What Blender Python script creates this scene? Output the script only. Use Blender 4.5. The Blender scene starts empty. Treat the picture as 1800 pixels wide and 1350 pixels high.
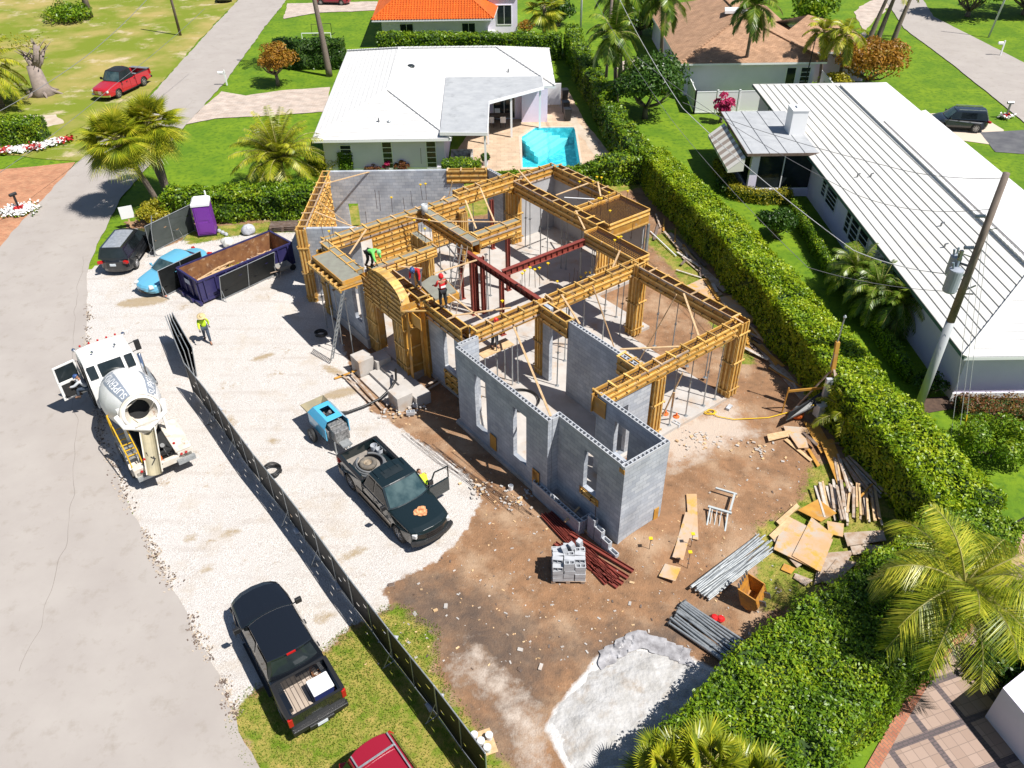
import bpy, bmesh, math, random
import numpy as np
from mathutils import Vector, Matrix, geometry, noise
R=math.radians; PI=math.pi
random.seed(7); rng=np.random.default_rng(7)
S=bpy.context.scene; COL=S.collection
# ---------------------------------------------------------------- camera
FOC=1422.5; PIT=R(37.372); ROL=R(-.822); YAW=R(.09)
CAM=Vector((2.545,-28.26,24.4))
cf=Vector((-math.cos(PIT)*math.sin(YAW),math.cos(PIT)*math.cos(YAW),-math.sin(PIT)))
r0=Vector((math.cos(YAW),math.sin(YAW),0)); u0=r0.cross(cf)
cr=r0*math.cos(ROL)+u0*math.sin(ROL); cu=-r0*math.sin(ROL)+u0*math.cos(ROL)
cd=bpy.data.cameras.new('camera'); cam=bpy.data.objects.new('camera',cd); COL.objects.link(cam)
cd.sensor_width=36; cd.lens=FOC/1800*36; cd.clip_end=2000; cd.clip_start=.1
mw=Matrix.Identity(4)
for i,a in enumerate((cr,cu,-cf)):
    for k in range(3): mw[k][i]=a[k]
mw.translation=CAM; cam.matrix_world=mw; S.camera=cam
# ---------------------------------------------------------------- light
SUN=Vector((.57,-.29,1)).normalized()
w=bpy.data.worlds.new('World'); S.world=w; w.use_nodes=True
nt=w.node_tree; sky=nt.nodes.new('ShaderNodeTexSky'); sky.sky_type='NISHITA'; sky.sun_disc=False
el=math.asin(SUN.z); sky.sun_elevation=el; sky.sun_rotation=math.atan2(SUN.x,SUN.y); sky.air_density=1.0; sky.ozone_density=1.5; sky.dust_density=.4
bg=nt.nodes['Background']; nt.links.new(sky.outputs[0],bg.inputs[0]); bg.inputs[1].default_value=.062
sd=bpy.data.lights.new('sun','SUN'); sd.energy=5.0; sd.angle=R(.5); sd.color=(1,.965,.91)
so=bpy.data.objects.new('sun',sd); COL.objects.link(so); so.rotation_euler=SUN.to_track_quat('Z','Y').to_euler()
vs=S.view_settings; vs.view_transform='Standard'; vs.look='None'; vs.exposure=.55; vs.gamma=1
# ---------------------------------------------------------------- survey: where a sight line meets a level z
def G(px,py,z=0.):
    d=cf*FOC+cr*(px-900)-cu*(py-675)
    return CAM+d*((z-CAM.z)/d.z)
def AB(a,b,z=0.): return Vector((.6*a+.8*b,-.8*a+.6*b,z))
# ---------------------------------------------------------------- materials
MC={}
def mat(name,c,c2=None,sc=3.,rough=.7,metal=0.,bump=0.,bsc=None,island=0.,detail=5,dist=.0,spec=None,coat=0.,trans=0.,stops=(.35,.65),vec=None,dirt=None,emit=None):
    if name in MC: return MC[name]
    m=bpy.data.materials.new(name); m.use_nodes=True; MC[name]=m
    n=m.node_tree.nodes; l=m.node_tree.links; b=n['Principled BSDF']
    b.inputs['Base Color'].default_value=(*c,1); b.inputs['Roughness'].default_value=rough; b.inputs['Metallic'].default_value=metal
    if spec is not None: b.inputs['Specular IOR Level'].default_value=spec
    if coat: b.inputs['Coat Weight'].default_value=coat; b.inputs['Coat Roughness'].default_value=.05
    if trans: b.inputs['Transmission Weight'].default_value=trans
    geo=n.new('ShaderNodeNewGeometry'); vecs=geo.outputs['Position']
    if vec: 
        mp=n.new('ShaderNodeMapping'); mp.inputs['Scale'].default_value=vec; l.new(vecs,mp.inputs[0]); vecs=mp.outputs[0]
    out=None
    if c2 is not None:
        nz=n.new('ShaderNodeTexNoise'); nz.inputs['Scale'].default_value=sc; nz.inputs['Detail'].default_value=detail; nz.inputs['Roughness'].default_value=.6; nz.inputs['Distortion'].default_value=dist
        l.new(vecs,nz.inputs['Vector']); cr_=n.new('ShaderNodeValToRGB'); e=cr_.color_ramp.elements
        e[0].position=stops[0]; e[1].position=stops[1]; e[0].color=(*c,1); e[1].color=(*c2,1)
        l.new(nz.outputs[0],cr_.inputs[0]); out=cr_.outputs[0]
    if dirt is not None:      # (colour, scale, lo, hi)
        nz=n.new('ShaderNodeTexNoise'); nz.inputs['Scale'].default_value=dirt[1]; nz.inputs['Detail'].default_value=7; nz.inputs['Roughness'].default_value=.68
        l.new(geo.outputs['Position'],nz.inputs['Vector']); mr=n.new('ShaderNodeMapRange'); mr.inputs[1].default_value=dirt[2]; mr.inputs[2].default_value=dirt[3]
        l.new(nz.outputs[0],mr.inputs[0]); mx=n.new('ShaderNodeMix'); mx.data_type='RGBA'; l.new(mr.outputs[0],mx.inputs[0])
        if out: l.new(out,mx.inputs[6])
        else: mx.inputs[6].default_value=(*c,1)
        mx.inputs[7].default_value=(*dirt[0],1); out=mx.outputs[2]
    if island:
        mr=n.new('ShaderNodeMapRange'); mr.inputs[3].default_value=1-island; mr.inputs[4].default_value=1+island*.7
        l.new(geo.outputs['Random Per Island'],mr.inputs[0]); mx=n.new('ShaderNodeVectorMath'); mx.operation='SCALE'
        if out: l.new(out,mx.inputs[0])
        else: mx.inputs[0].default_value=c
        l.new(mr.outputs[0],mx.inputs['Scale']); out=mx.outputs[0]
    if out: l.new(out,b.inputs['Base Color'])
    if bump:
        nz=n.new('ShaderNodeTexNoise'); nz.inputs['Scale'].default_value=bsc or sc*4; nz.inputs['Detail'].default_value=6
        l.new(geo.outputs['Position'],nz.inputs['Vector']); bp=n.new('ShaderNodeBump'); bp.inputs['Strength'].default_value=min(1,bump*8); bp.inputs['Distance'].default_value=bump
        l.new(nz.outputs[0],bp.inputs['Height']); l.new(bp.outputs[0],b.inputs['Normal'])
    if emit: b.inputs['Emission Color'].default_value=(*c,1); b.inputs['Emission Strength'].default_value=emit
    return m
def leafmat(name,cols,tr=.25,rough=.45,sc=.9):
    """leaf: colour varies per leaf and by clump"""
    if name in MC: return MC[name]
    m=bpy.data.materials.new(name); m.use_nodes=True; MC[name]=m
    n=m.node_tree.nodes; l=m.node_tree.links; b=n['Principled BSDF']; o=n['Material Output']
    geo=n.new('ShaderNodeNewGeometry'); nz=n.new('ShaderNodeTexNoise'); nz.inputs['Scale'].default_value=sc; nz.inputs['Detail'].default_value=3
    l.new(geo.outputs['Position'],nz.inputs['Vector'])
    a=n.new('ShaderNodeMath'); a.operation='MULTIPLY_ADD'; a.inputs[1].default_value=.55; l.new(geo.outputs['Random Per Island'],a.inputs[0])
    s=n.new('ShaderNodeMath'); s.operation='MULTIPLY_ADD'; s.inputs[1].default_value=1.3; s.inputs[2].default_value=-.42; l.new(nz.outputs[0],s.inputs[0]); l.new(s.outputs[0],a.inputs[2])
    cr_=n.new('ShaderNodeValToRGB'); cr_.color_ramp.elements.remove(cr_.color_ramp.elements[1])
    for i,c in enumerate(cols):
        p=i/(len(cols)-1)
        e=cr_.color_ramp.elements[0] if i==0 else cr_.color_ramp.elements.new(p)
        e.position=p; e.color=(*c,1)
    l.new(a.outputs[0],cr_.inputs[0]); l.new(cr_.outputs[0],b.inputs['Base Color']); b.inputs['Roughness'].default_value=rough
    b.inputs['Specular IOR Level'].default_value=.4
    t=n.new('ShaderNodeBsdfTranslucent'); l.new(cr_.outputs[0],t.inputs[0]); mx=n.new('ShaderNodeMixShader'); mx.inputs[0].default_value=tr
    l.new(b.outputs[0],mx.inputs[1]); l.new(t.outputs[0],mx.inputs[2]); l.new(mx.outputs[0],o.inputs[0])
    return m
def brickmat(name,c,c2,mortar,bw,bh,ms=.01,axis='xy+z',bump=.004,rough=.85,off=.5,noisecol=None,rot=0):
    if name in MC: return MC[name]
    m=bpy.data.materials.new(name); m.use_nodes=True; MC[name]=m
    n=m.node_tree.nodes; l=m.node_tree.links; b=n['Principled BSDF']; b.inputs['Roughness'].default_value=rough
    geo=n.new('ShaderNodeTexCoord'); src=geo.outputs['Object']
    if axis=='xy+z':
        sp=n.new('ShaderNodeSeparateXYZ'); l.new(src,sp.inputs[0]); ad=n.new('ShaderNodeMath'); ad.operation='ADD'; l.new(sp.outputs[0],ad.inputs[0]); l.new(sp.outputs[1],ad.inputs[1])
        cb=n.new('ShaderNodeCombineXYZ'); l.new(ad.outputs[0],cb.inputs[0]); l.new(sp.outputs[2],cb.inputs[1]); v=cb.outputs[0]
    else:
        mp=n.new('ShaderNodeMapping'); mp.inputs['Rotation'].default_value=(0,0,rot); l.new(src,mp.inputs[0]); v=mp.outputs[0]
    bt=n.new('ShaderNodeTexBrick'); l.new(v,bt.inputs['Vector']); bt.inputs['Scale'].default_value=1; bt.inputs['Brick Width'].default_value=bw; bt.inputs['Row Height'].default_value=bh
    bt.inputs['Mortar Size'].default_value=ms; bt.inputs['Mortar Smooth'].default_value=.1; bt.offset=off
    bt.inputs['Color1'].default_value=(*c,1); bt.inputs['Color2'].default_value=(*c2,1); bt.inputs['Mortar'].default_value=(*mortar,1)
    nz=n.new('ShaderNodeTexNoise'); nz.inputs['Scale'].default_value=1.1; nz.inputs['Detail'].default_value=6; l.new(src,nz.inputs['Vector'])
    mr=n.new('ShaderNodeMapRange'); mr.inputs[1].default_value=.3; mr.inputs[2].default_value=.7; mr.inputs[3].default_value=.78; mr.inputs[4].default_value=1.15; l.new(nz.outputs[0],mr.inputs[0])
    sv=n.new('ShaderNodeVectorMath'); sv.operation='SCALE'; l.new(bt.outputs[0],sv.inputs[0]); l.new(mr.outputs[0],sv.inputs['Scale'])
    l.new(sv.outputs[0],b.inputs['Base Color'])
    bp=n.new('ShaderNodeBump'); bp.inputs['Strength'].default_value=.5; bp.inputs['Distance'].default_value=bump; bp.invert=True; l.new(bt.outputs['Fac'],bp.inputs['Height']); l.new(bp.outputs[0],b.inputs['Normal'])
    return m
# ---------------------------------------------------------------- mesh builder
class MB:
    def __init__(s): s.v=[]; s.f=[]; s.m=[]; s.c=0
    def add(s,vs,fs,m=None):
        k=len(s.v); s.v+=[tuple(x) for x in vs]; s.f+=[tuple(i+k for i in f) for f in fs]; s.m+=[s.c if m is None else m]*len(fs); return s
    def box(s,x0,x1,y0,y1,z0,z1,m=None):
        return s.add([(x0,y0,z0),(x1,y0,z0),(x1,y1,z0),(x0,y1,z0),(x0,y0,z1),(x1,y0,z1),(x1,y1,z1),(x0,y1,z1)],[(3,2,1,0),(4,5,6,7),(0,1,5,4),(1,2,6,5),(2,3,7,6),(3,0,4,7)],m)
    def xbox(s,M,sx,sy,sz,m=None):
        vs=[M@Vector((x*sx/2,y*sy/2,z*sz/2)) for z in (-1,1) for x,y in ((-1,-1),(1,-1),(1,1),(-1,1))]
        return s.add(vs,[(3,2,1,0),(4,5,6,7),(0,1,5,4),(1,2,6,5),(2,3,7,6),(3,0,4,7)],m)
    def bar(s,p,q,w,h,m=None,up=(0,0,1)):
        p=Vector(p);q=Vector(q);d=(q-p).normalized(); u=Vector(up)
        if abs(d.dot(u))>.99: u=Vector((1,0,0))
        sd=d.cross(u).normalized(); uu=sd.cross(d)
        vs=[o+sd*a*w/2+uu*b*h/2 for o in (p,q) for a,b in ((-1,-1),(1,-1),(1,1),(-1,1))]
        return s.add(vs,[(0,1,2,3),(7,6,5,4),(0,4,5,1),(1,5,6,2),(2,6,7,3),(3,7,4,0)],m)
    def tube(s,p,q,r,n=8,r2=None,m=None,cap=True):
        p=Vector(p);q=Vector(q);d=(q-p).normalized(); u=Vector((0,0,1)) if abs(d.z)<.9 else Vector((1,0,0))
        a=d.cross(u).normalized(); b=d.cross(a); r2=r if r2 is None else r2
        vs=[o+(a*math.cos(t)+b*math.sin(t))*rr for o,rr in ((p,r),(q,r2)) for t in [2*PI*i/n for i in range(n)]]
        fs=[(i,(i+1)%n,n+(i+1)%n,n+i) for i in range(n)]
        if cap: fs+=[tuple(range(n-1,-1,-1)),tuple(range(n,2*n))]
        return s.add(vs,fs,m)
    def path(s,pts,r,n=6,m=None,closed=False):
        pts=[Vector(p) for p in pts]; N=len(pts); rr=r if isinstance(r,(list,tuple)) else [r]*N; vs=[]; pa=None
        for i,p in enumerate(pts):
            d=(pts[min(i+1,N-1)]-pts[max(i-1,0)]); d=d.normalized() if d.length>1e-9 else Vector((0,0,1))
            if pa is None:
                u=Vector((0,0,1)) if abs(d.z)<.9 else Vector((1,0,0)); pa=d.cross(u).normalized()
            else:
                pa=(pa-d*pa.dot(d)); pa=pa.normalized() if pa.length>1e-6 else d.orthogonal().normalized()
            b=d.cross(pa)
            vs+=[p+(pa*math.cos(2*PI*k/n)+b*math.sin(2*PI*k/n))*rr[i] for k in range(n)]
        fs=[(i*n+k,i*n+(k+1)%n,(i+1)*n+(k+1)%n,(i+1)*n+k) for i in range(N-1) for k in range(n)]
        fs+=[tuple(range(n-1,-1,-1)),tuple((N-1)*n+k for k in range(n))]
        return s.add(vs,fs,m)
    def prism(s,poly,z0,z1,m=None):
        n=len(poly); a=sum(poly[i][0]*poly[(i+1)%n][1]-poly[(i+1)%n][0]*poly[i][1] for i in range(n))
        if a<0: poly=poly[::-1]
        vs=[(p[0],p[1],z0) for p in poly]+[(p[0],p[1],z1) for p in poly]
        return s.add(vs,[tuple(range(n-1,-1,-1)),tuple(range(n,2*n))]+[(i,(i+1)%n,n+(i+1)%n,n+i) for i in range(n)],m)
    def lathe(s,c,prof,n=16,m=None,M=None):
        c=Vector(c); vs=[]
        for r,z in prof:
            for k in range(n):
                p=Vector((r*math.cos(2*PI*k/n),r*math.sin(2*PI*k/n),z)); vs.append(c+(M@p if M else p))
        N=len(prof); fs=[(i*n+k,i*n+(k+1)%n,(i+1)*n+(k+1)%n,(i+1)*n+k) for i in range(N-1) for k in range(n)]
        fs+=[tuple(range(n-1,-1,-1)),tuple((N-1)*n+k for k in range(n))]
        return s.add(vs,fs,m)
    def face(s,pts,m=None): return s.add(pts,[tuple(range(len(pts)))],m)
    def loft(s,rings,m=None,closed=True,caps=True):
        n=len(rings[0]); vs=[p for r in rings for p in r]; N=len(rings)
        fs=[(i*n+k,i*n+(k+1)%n,(i+1)*n+(k+1)%n,(i+1)*n+k) for i in range(N-1) for k in range(n if closed else n-1)]
        if caps: fs+=[tuple(range(n-1,-1,-1)),tuple((N-1)*n+k for k in range(n))]
        return s.add(vs,fs,m)
    def tf(s,M):
        s.v=[tuple(M@Vector(p)) for p in s.v]; return s
    def build(s,name,m,parent=None,smooth=False,world=False,bevel=0,sub=0):
        me=bpy.data.meshes.new(name); me.from_pydata(s.v,[],s.f)
        for x in (m if isinstance(m,(list,tuple)) else [m]): me.materials.append(x)
        if any(s.m): me.polygons.foreach_set('material_index',s.m)
        if smooth: me.polygons.foreach_set('use_smooth',[True]*len(s.f))
        me.update(); o=bpy.data.objects.new(name,me); COL.objects.link(o)
        if parent:
            o.parent=parent
            if world and parent.type=='EMPTY': o.matrix_parent_inverse=parent.matrix_basis.inverted()
        if bevel:
            b=o.modifiers.new('bevel','BEVEL'); b.width=bevel; b.segments=2; b.limit_method='ANGLE'; b.angle_limit=R(35)
        if sub:
            b=o.modifiers.new('sub','SUBSURF'); b.levels=sub; b.render_levels=sub
        return o
def tag(o,label=None,cat=None,group=None,kind=None):
    if label: o['label']=label
    if cat: o['category']=cat
    if group: o['group']=group
    if kind: o['kind']=kind
    return o
def thing(name,label,cat,loc=(0,0,0),rz=0.,group=None,rot=None):
    o=bpy.data.objects.new(name,None); COL.objects.link(o); o.location=loc; o.rotation_euler=rot or (0,0,rz); o.empty_display_size=.3
    return tag(o,label,cat,group)
def kids(o): return [c for c in bpy.data.objects if c.parent==o]
def copy_tree(o,label=None,parent=None,loc=None,rz=None):
    c=o.copy(); COL.objects.link(c); c.parent=parent
    if loc is not None: c.location=loc
    if rz is not None: c.rotation_euler=(0,0,rz)
    if label: c['label']=label
    for k in kids(o): copy_tree(k,parent=c)
    return c
def lump(P,seed=0,sc=1.):
    """cheap smooth 3-D noise on an (N,3) array, about -1..1"""
    g=np.random.default_rng(seed); out=np.zeros(len(P))
    for k in range(9):
        d=g.normal(size=3); d/=np.linalg.norm(d); out+=np.sin(P@d*sc*(1+.45*k)+g.uniform(0,6.28))/(1+.22*k)
    return out/3.
def quads(name,P,U,V,mat_,parent=None,world=True,fold=0.):
    """N separate quads centred P with half vectors U,V; pointed (diamond-ish) leaves"""
    n=len(P); co=np.empty((n,4,3)); co[:,0]=P-U; co[:,1]=P-V*.9+U*.1; co[:,2]=P+U; co[:,3]=P+V*.9+U*.1
    me=bpy.data.meshes.new(name); me.vertices.add(4*n); me.vertices.foreach_set('co',co.reshape(-1))
    me.loops.add(4*n); me.loops.foreach_set('vertex_index',np.arange(4*n,dtype=np.int32)); me.polygons.add(n)
    me.polygons.foreach_set('loop_start',np.arange(0,4*n,4,dtype=np.int32)); me.update(calc_edges=True)
    me.materials.append(mat_); o=bpy.data.objects.new(name,me); COL.objects.link(o)
    if parent:
        o.parent=parent
        if world and parent.type=='EMPTY': o.matrix_parent_inverse=parent.matrix_basis.inverted()
    return o
def leafset(name,P,N,size,mat_,parent=None,tilt=.6,asp=.5,g=None,world=True):
    g=g or rng; n=len(P); P=np.asarray(P,float); N=np.asarray(N,float)
    nn=N+g.normal(size=(n,3))*tilt; nn/=np.linalg.norm(nn,axis=1)[:,None]
    t=np.cross(nn,g.normal(size=(n,3))); t/=np.linalg.norm(t,axis=1)[:,None]; b=np.cross(nn,t)
    sz=size*g.uniform(.65,1.25,size=(n,1))
    return quads(name,P,t*sz,b*sz*asp,mat_,parent,world)
# ================================================================ materials in use
DIRT=(.27,.145,.075); 
m_wood=mat('form_wood',(.52,.27,.045),(.40,.185,.028),sc=2.2,rough=.6,island=.3,dirt=((.36,.25,.14),1.7,.54,.68))
m_batten=mat('batten_wood',(.64,.42,.14),(.52,.28,.06),sc=5,rough=.65,island=.38,dirt=((.42,.33,.22),2.3,.56,.7))
m_pale=mat('pale_wood',(.60,.42,.24),(.47,.30,.15),sc=6,rough=.75,island=.28)
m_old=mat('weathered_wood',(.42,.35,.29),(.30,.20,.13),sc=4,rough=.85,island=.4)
m_ply=mat('plywood',(.50,.30,.15),(.42,.36,.30),sc=1.2,rough=.7,island=.15,dirt=((.55,.30,.06),1.6,.5,.62))
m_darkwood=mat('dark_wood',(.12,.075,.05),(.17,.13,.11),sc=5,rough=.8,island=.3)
m_conc=mat('concrete',(.47,.44,.41),(.39,.36,.33),sc=1.3,rough=.85,bump=.004,dirt=((.40,.29,.20),.8,.52,.7))
m_wet=mat('wet_concrete',(.25,.25,.20),(.21,.20,.165),sc=3,rough=.5,bump=.004)
m_block=brickmat('block_wall',(.325,.35,.395),(.435,.455,.485),(.27,.29,.325),.4,.2,.011)
m_blockp=mat('block_grey',(.45,.46,.48),(.38,.39,.41),sc=5,rough=.9,island=.12)
m_render=mat('grey_render',(.42,.42,.43),(.36,.36,.37),sc=1.5,rough=.9,bump=.003)
m_rebar=mat('rebar',(.055,.03,.022),rough=.8); m_black=mat('black_iron',(.012,.012,.013),rough=.5)
m_red=mat('red_steel',(.24,.045,.03),(.17,.035,.025),sc=3,rough=.6,island=.1)
m_galv=mat('galvanised',(.42,.44,.45),(.30,.32,.33),sc=6,rough=.42,metal=.55,island=.2)
m_steel=mat('steel_grey',(.22,.23,.24),rough=.4,metal=.7); m_chrome=mat('chrome',(.7,.7,.72),rough=.12,metal=1)
m_white=mat('white_paint',(.80,.80,.80),rough=.45); m_wwall=mat('white_wall',(.78,.71,.87),(.72,.66,.81),sc=.8,rough=.85,bump=.002)
m_roofw=mat('white_roof_tile',(.68,.67,.66),(.60,.59,.575),sc=1.6,rough=.7,dirt=((.62,.6,.56),.7,.55,.8))
m_roofr=mat('cream_roof_tile',(.72,.70,.66),(.64,.62,.58),sc=14,rough=.8,dirt=((.56,.54,.5),.6,.5,.8))
m_roofflat=mat('grey_flat_roof',(.33,.34,.355),(.39,.40,.41),sc=1.3,rough=.8,dirt=((.27,.28,.29),.9,.55,.7))
m_orange=mat('orange_tile',(.62,.12,.008),(.50,.085,.006),sc=3,rough=.6,island=.12)
m_shingle=brickmat('brown_shingle',(.46,.275,.165),(.34,.195,.11),(.24,.135,.08),.33,.17,.012,axis='xy',bump=.01)
m_glass=mat('window_glass',(.012,.018,.02),(.025,.032,.035),sc=1.1,rough=.07,spec=.45); m_tyre=mat('tyre',(.016,.016,.016),rough=.75); m_rim=mat('rim',(.45,.45,.46),rough=.3,metal=.8)
m_trim=mat('black_trim',(.015,.015,.016),rough=.45); m_dark=mat('dark_inside',(.02,.02,.02),rough=.9)
m_yel=mat('yellow_cap',(.75,.48,.01),rough=.5); m_bark=mat('palm_bark',(.20,.16,.13),(.12,.09,.07),sc=7,vec=(1,1,4),rough=.9,bump=.02)
m_screen=mat('black_screen',(.006,.007,.007),(.012,.014,.014),sc=1.2,rough=.55,bump=.03,bsc=1.6,spec=.35)
m_screeng=mat('grey_screen',(.045,.055,.05),(.06,.07,.065),sc=2,rough=.7)
m_rust=mat('rust',(.15,.06,.025),(.26,.12,.045),sc=2,rough=.85,dirt=((.42,.28,.17),2.5,.56,.68)); m_head=mat('headlight',(.62,.62,.6),rough=.12,spec=.8); m_tail=mat('tail_light',(.40,.012,.01),rough=.2)
m_plate=mat('plate',(.62,.66,.7),rough=.4)
# ================================================================ ground
def pip(X,Y,poly):
    c=np.zeros(X.shape,bool); n=len(poly)
    for i in range(n):
        x1,y1=poly[i]; x2,y2=poly[(i+1)%n]
        k=((y1>Y)!=(y2>Y)); 
        with np.errstate(divide='ignore',invalid='ignore'): c^=k&(X<(x2-x1)*(Y-y1)/(y2-y1+1e-12)+x1)
    return c
def sdist(X,Y,poly):
    d=np.full(X.shape,1e9); n=len(poly)
    for i in range(n):
        a=np.array(poly[i]); b=np.array(poly[(i+1)%n]); e=b-a; L=e@e+1e-12
        t=np.clip(((X-a[0])*e[0]+(Y-a[1])*e[1])/L,0,1); d=np.minimum(d,np.hypot(X-a[0]-t*e[0],Y-a[1]-t*e[1]))
    return np.where(pip(X,Y,poly),d,-d)
def P2(pts,z=0): return [tuple(G(x,y,z)[:2]) for x,y in pts]
lot=P2([(150,478),(230,440),(225,390),(300,385),(560,375),(1000,290),(1150,300),(1280,450),(1480,640),(1640,860),(1560,1030),(1370,1090),(1270,1200),(1150,1370),(455,1370),(415,1250),(330,1090),(250,930),(170,760),(150,600)])
gravel=P2([(100,470),(170,455),(235,448),(300,430),(345,412),(440,412),(520,405),(560,470),(590,560),(615,640),(650,720),(700,750),(762,790),(822,835),(846,880),(820,930),(770,985),(715,1010),(672,1035),(690,1065),(640,1090),(600,1112),(575,1140),(500,1180),(440,1215),(410,1260),(330,1110),(240,930),(150,760),(130,600)])
grassA=P2([(400,1262),(440,1220),(500,1185),(578,1138),(640,1092),(700,1062),(738,1095),(765,1110),(760,1170),(790,1225),(830,1270),(900,1350),(940,1420),(480,1420),(440,1330)])
grassB=P2([(1130,420),(1190,400),(1260,500),(1290,560),(1330,640),(1290,640),(1230,540),(1180,470)])
grassC=P2([(1430,810),(1500,820),(1580,880),(1600,960),(1500,1000),(1400,1060),(1340,1080),(1330,1040),(1330,930),(1400,900)])
grassD=P2([(400,395),(540,385),(545,405),(430,412),(390,420),(330,430),(310,405)])
grassE=P2([(560,340),(700,300),(900,290),(1100,300),(1130,330),(600,420)])
darkD=P2([(640,1080),(700,1010),(800,1010),(930,1080),(980,1130),(1180,1080),(1260,1080),(1200,1160),(960,1190),(930,1300),(900,1360),(840,1250),(760,1130)])
sandD=P2([(955,1275),(1010,1200),(1060,1140),(1150,1120),(1265,1180),(1240,1290),(1140,1360),(1010,1380)])
sandE=P2([(800,1180),(870,1230),(900,1290),(930,1350),(960,1350),(960,1280),(900,1200),(830,1130)])
pale=P2([(1130,760),(1290,700),(1330,760),(1250,800),(1180,830)])
def lot_z(X,Y):
    a=.6*X-.8*Y; b=.8*X+.6*Y
    z=-.02+.02*np.sin(X*1.3+Y*.7)*np.sin(Y*1.1-X*.4)
    g=lambda ca,cb,sa,sb:np.exp(-((a-ca)/sa)**4-((b-cb)/sb)**4)
    z=z-.42*g(-9.5,-.2,6.2,1.6)             # the low strip before the raised front
    z=z+.42*g(9.6,2.2,1.9,1.5)+.25*g(10.5,6,2.5,2.5)      # spoil banked against the end wall
    return z
def lot_ground():
    st=.22; xs=np.arange(-28,24,st); ys=np.arange(-19,31,st); X,Y=np.meshgrid(xs,ys)
    inside=sdist(X,Y,lot)
    keep=inside>-.3
    idx=-np.ones(X.shape,int); quad=keep[:-1,:-1]&keep[1:,:-1]&keep[1:,1:]&keep[:-1,1:]
    used=np.zeros(X.shape,bool)
    for a,b in ((0,0),(1,0),(1,1),(0,1)): used[a:X.shape[0]-1+a,b:X.shape[1]-1+b]|=quad
    idx[used]=np.arange(used.sum()); Z=lot_z(X,Y)
    Z=np.where(inside<.3,np.minimum(Z,0)-.0,Z)
    co=np.stack([X[used],Y[used],Z[used]],1)
    i,j=np.nonzero(quad); fs=np.stack([idx[i,j],idx[i,j+1],idx[i+1,j+1],idx[i+1,j]],1)
    me=bpy.data.meshes.new('lot_ground'); me.from_pydata(co.tolist(),[],fs.tolist())
    me.polygons.foreach_set('use_smooth',[True]*len(fs))
    def at(n,polys,wd=1.2):
        v=np.zeros(used.sum())
        for p in polys: v=np.maximum(v,np.clip(.5+sdist(X[used],Y[used],p)/wd,0,1))
        a=me.attributes.new(n,'FLOAT','POINT'); a.data.foreach_set('value',v.astype(np.float32))
    at('gravel',[gravel],1.5); at('grass',[grassA,grassB,grassC,grassD,grassE],1.6); at('dark',[darkD],3.); at('sand',[sandD],1.); at('pale',[pale,sandE],2.6); at('stain',[[(x_+rx*math.cos(t)*math.cos(a_)-ry*math.sin(t)*math.sin(a_),y_+rx*math.cos(t)*math.sin(a_)+ry*math.sin(t)*math.cos(a_)) for t in np.linspace(0,2*PI,13)[:-1]] for (x_,y_),rx,ry,a_ in ((P2([(462,627)])[0],.75,.35,.5),(P2([(405,935)])[0],.5,.3,.3),(P2([(622,972)])[0],.8,.28,.6),(P2([(365,1000)])[0],.4,.25,.3),(P2([(335,945)])[0],.35,.3,0),(P2([(585,650)])[0],.9,.4,-.6),(P2([(600,690)])[0],1.2,.5,.4),(P2([(250,530)])[0],1.6,.7,.2),(P2([(560,950)])[0],.5,.2,.7),(P2([(480,775)])[0],.4,.3,0),(P2([(300,1160)])[0],.4,.9,.5),(P2([(570,1085)])[0],.5,.3,.2),(P2([(405,740)])[0],.3,.6,.5))],.7)
    o=bpy.data.objects.new('lot_ground',me); COL.objects.link(o); tag(o,kind='structure')
    m=bpy.data.materials.new('lot_ground'); m.use_nodes=True; me.materials.append(m)
    n=m.node_tree.nodes; l=m.node_tree.links; b=n['Principled BSDF']; b.inputs['Roughness'].default_value=.92; b.inputs['Specular IOR Level'].default_value=.2
    geo=n.new('ShaderNodeNewGeometry'); pos=geo.outputs['Position']
    def nz(sc,det=6,ro=.62,dis=0):
        t=n.new('ShaderNodeTexNoise'); t.inputs['Scale'].default_value=sc; t.inputs['Detail'].default_value=det; t.inputs['Roughness'].default_value=ro; t.inputs['Distortion'].default_value=dis; l.new(pos,t.inputs['Vector']); return t.outputs[0]
    def mp(x,a,b_,c=0.,d=1.):
        t=n.new('ShaderNodeMapRange'); l.new(x,t.inputs[0]); t.inputs[1].default_value=a; t.inputs[2].default_value=b_; t.inputs[3].default_value=c; t.inputs[4].default_value=d; return t.outputs[0]
    def mth(op,x,y):
        t=n.new('ShaderNodeMath'); t.operation=op
        for k,q in enumerate((x,y)):
            if isinstance(q,(int,float)): t.inputs[k].default_value=q
            else: l.new(q,t.inputs[k])
        return t.outputs[0]
    def mix(f,A,B):
        t=n.new('ShaderNodeMix'); t.data_type='RGBA'; 
        if isinstance(f,float): t.inputs[0].default_value=f
        else: l.new(f,t.inputs[0])
        for k,q in ((6,A),(7,B)):
            if isinstance(q,tuple): t.inputs[k].default_value=(*q,1)
            else: l.new(q,t.inputs[k])
        return t.outputs[2]
    def attr(nm):
        t=n.new('ShaderNodeAttribute'); t.attribute_name=nm; return t.outputs['Fac']
    def edge(nm,sc,amp,lo=.42,hi=.58):
        v=mth('ADD',attr(nm),mth('MULTIPLY',mth('SUBTRACT',nz(sc,7,.68),.5),amp)); return mp(v,lo,hi)
    big=mp(nz(.35,5),.35,.65); med=mp(nz(1.6,7,.68),.35,.68); fine=mp(nz(14,4),.3,.7)
    dirt=mix(med,(.30,.165,.088),(.18,.105,.06)); dirt=mix(mp(nz(.5,6),.48,.66),dirt,(.37,.25,.16)); dirt=mix(mp(nz(3.2,8,.7),.60,.74),dirt,(.10,.06,.04))
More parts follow.
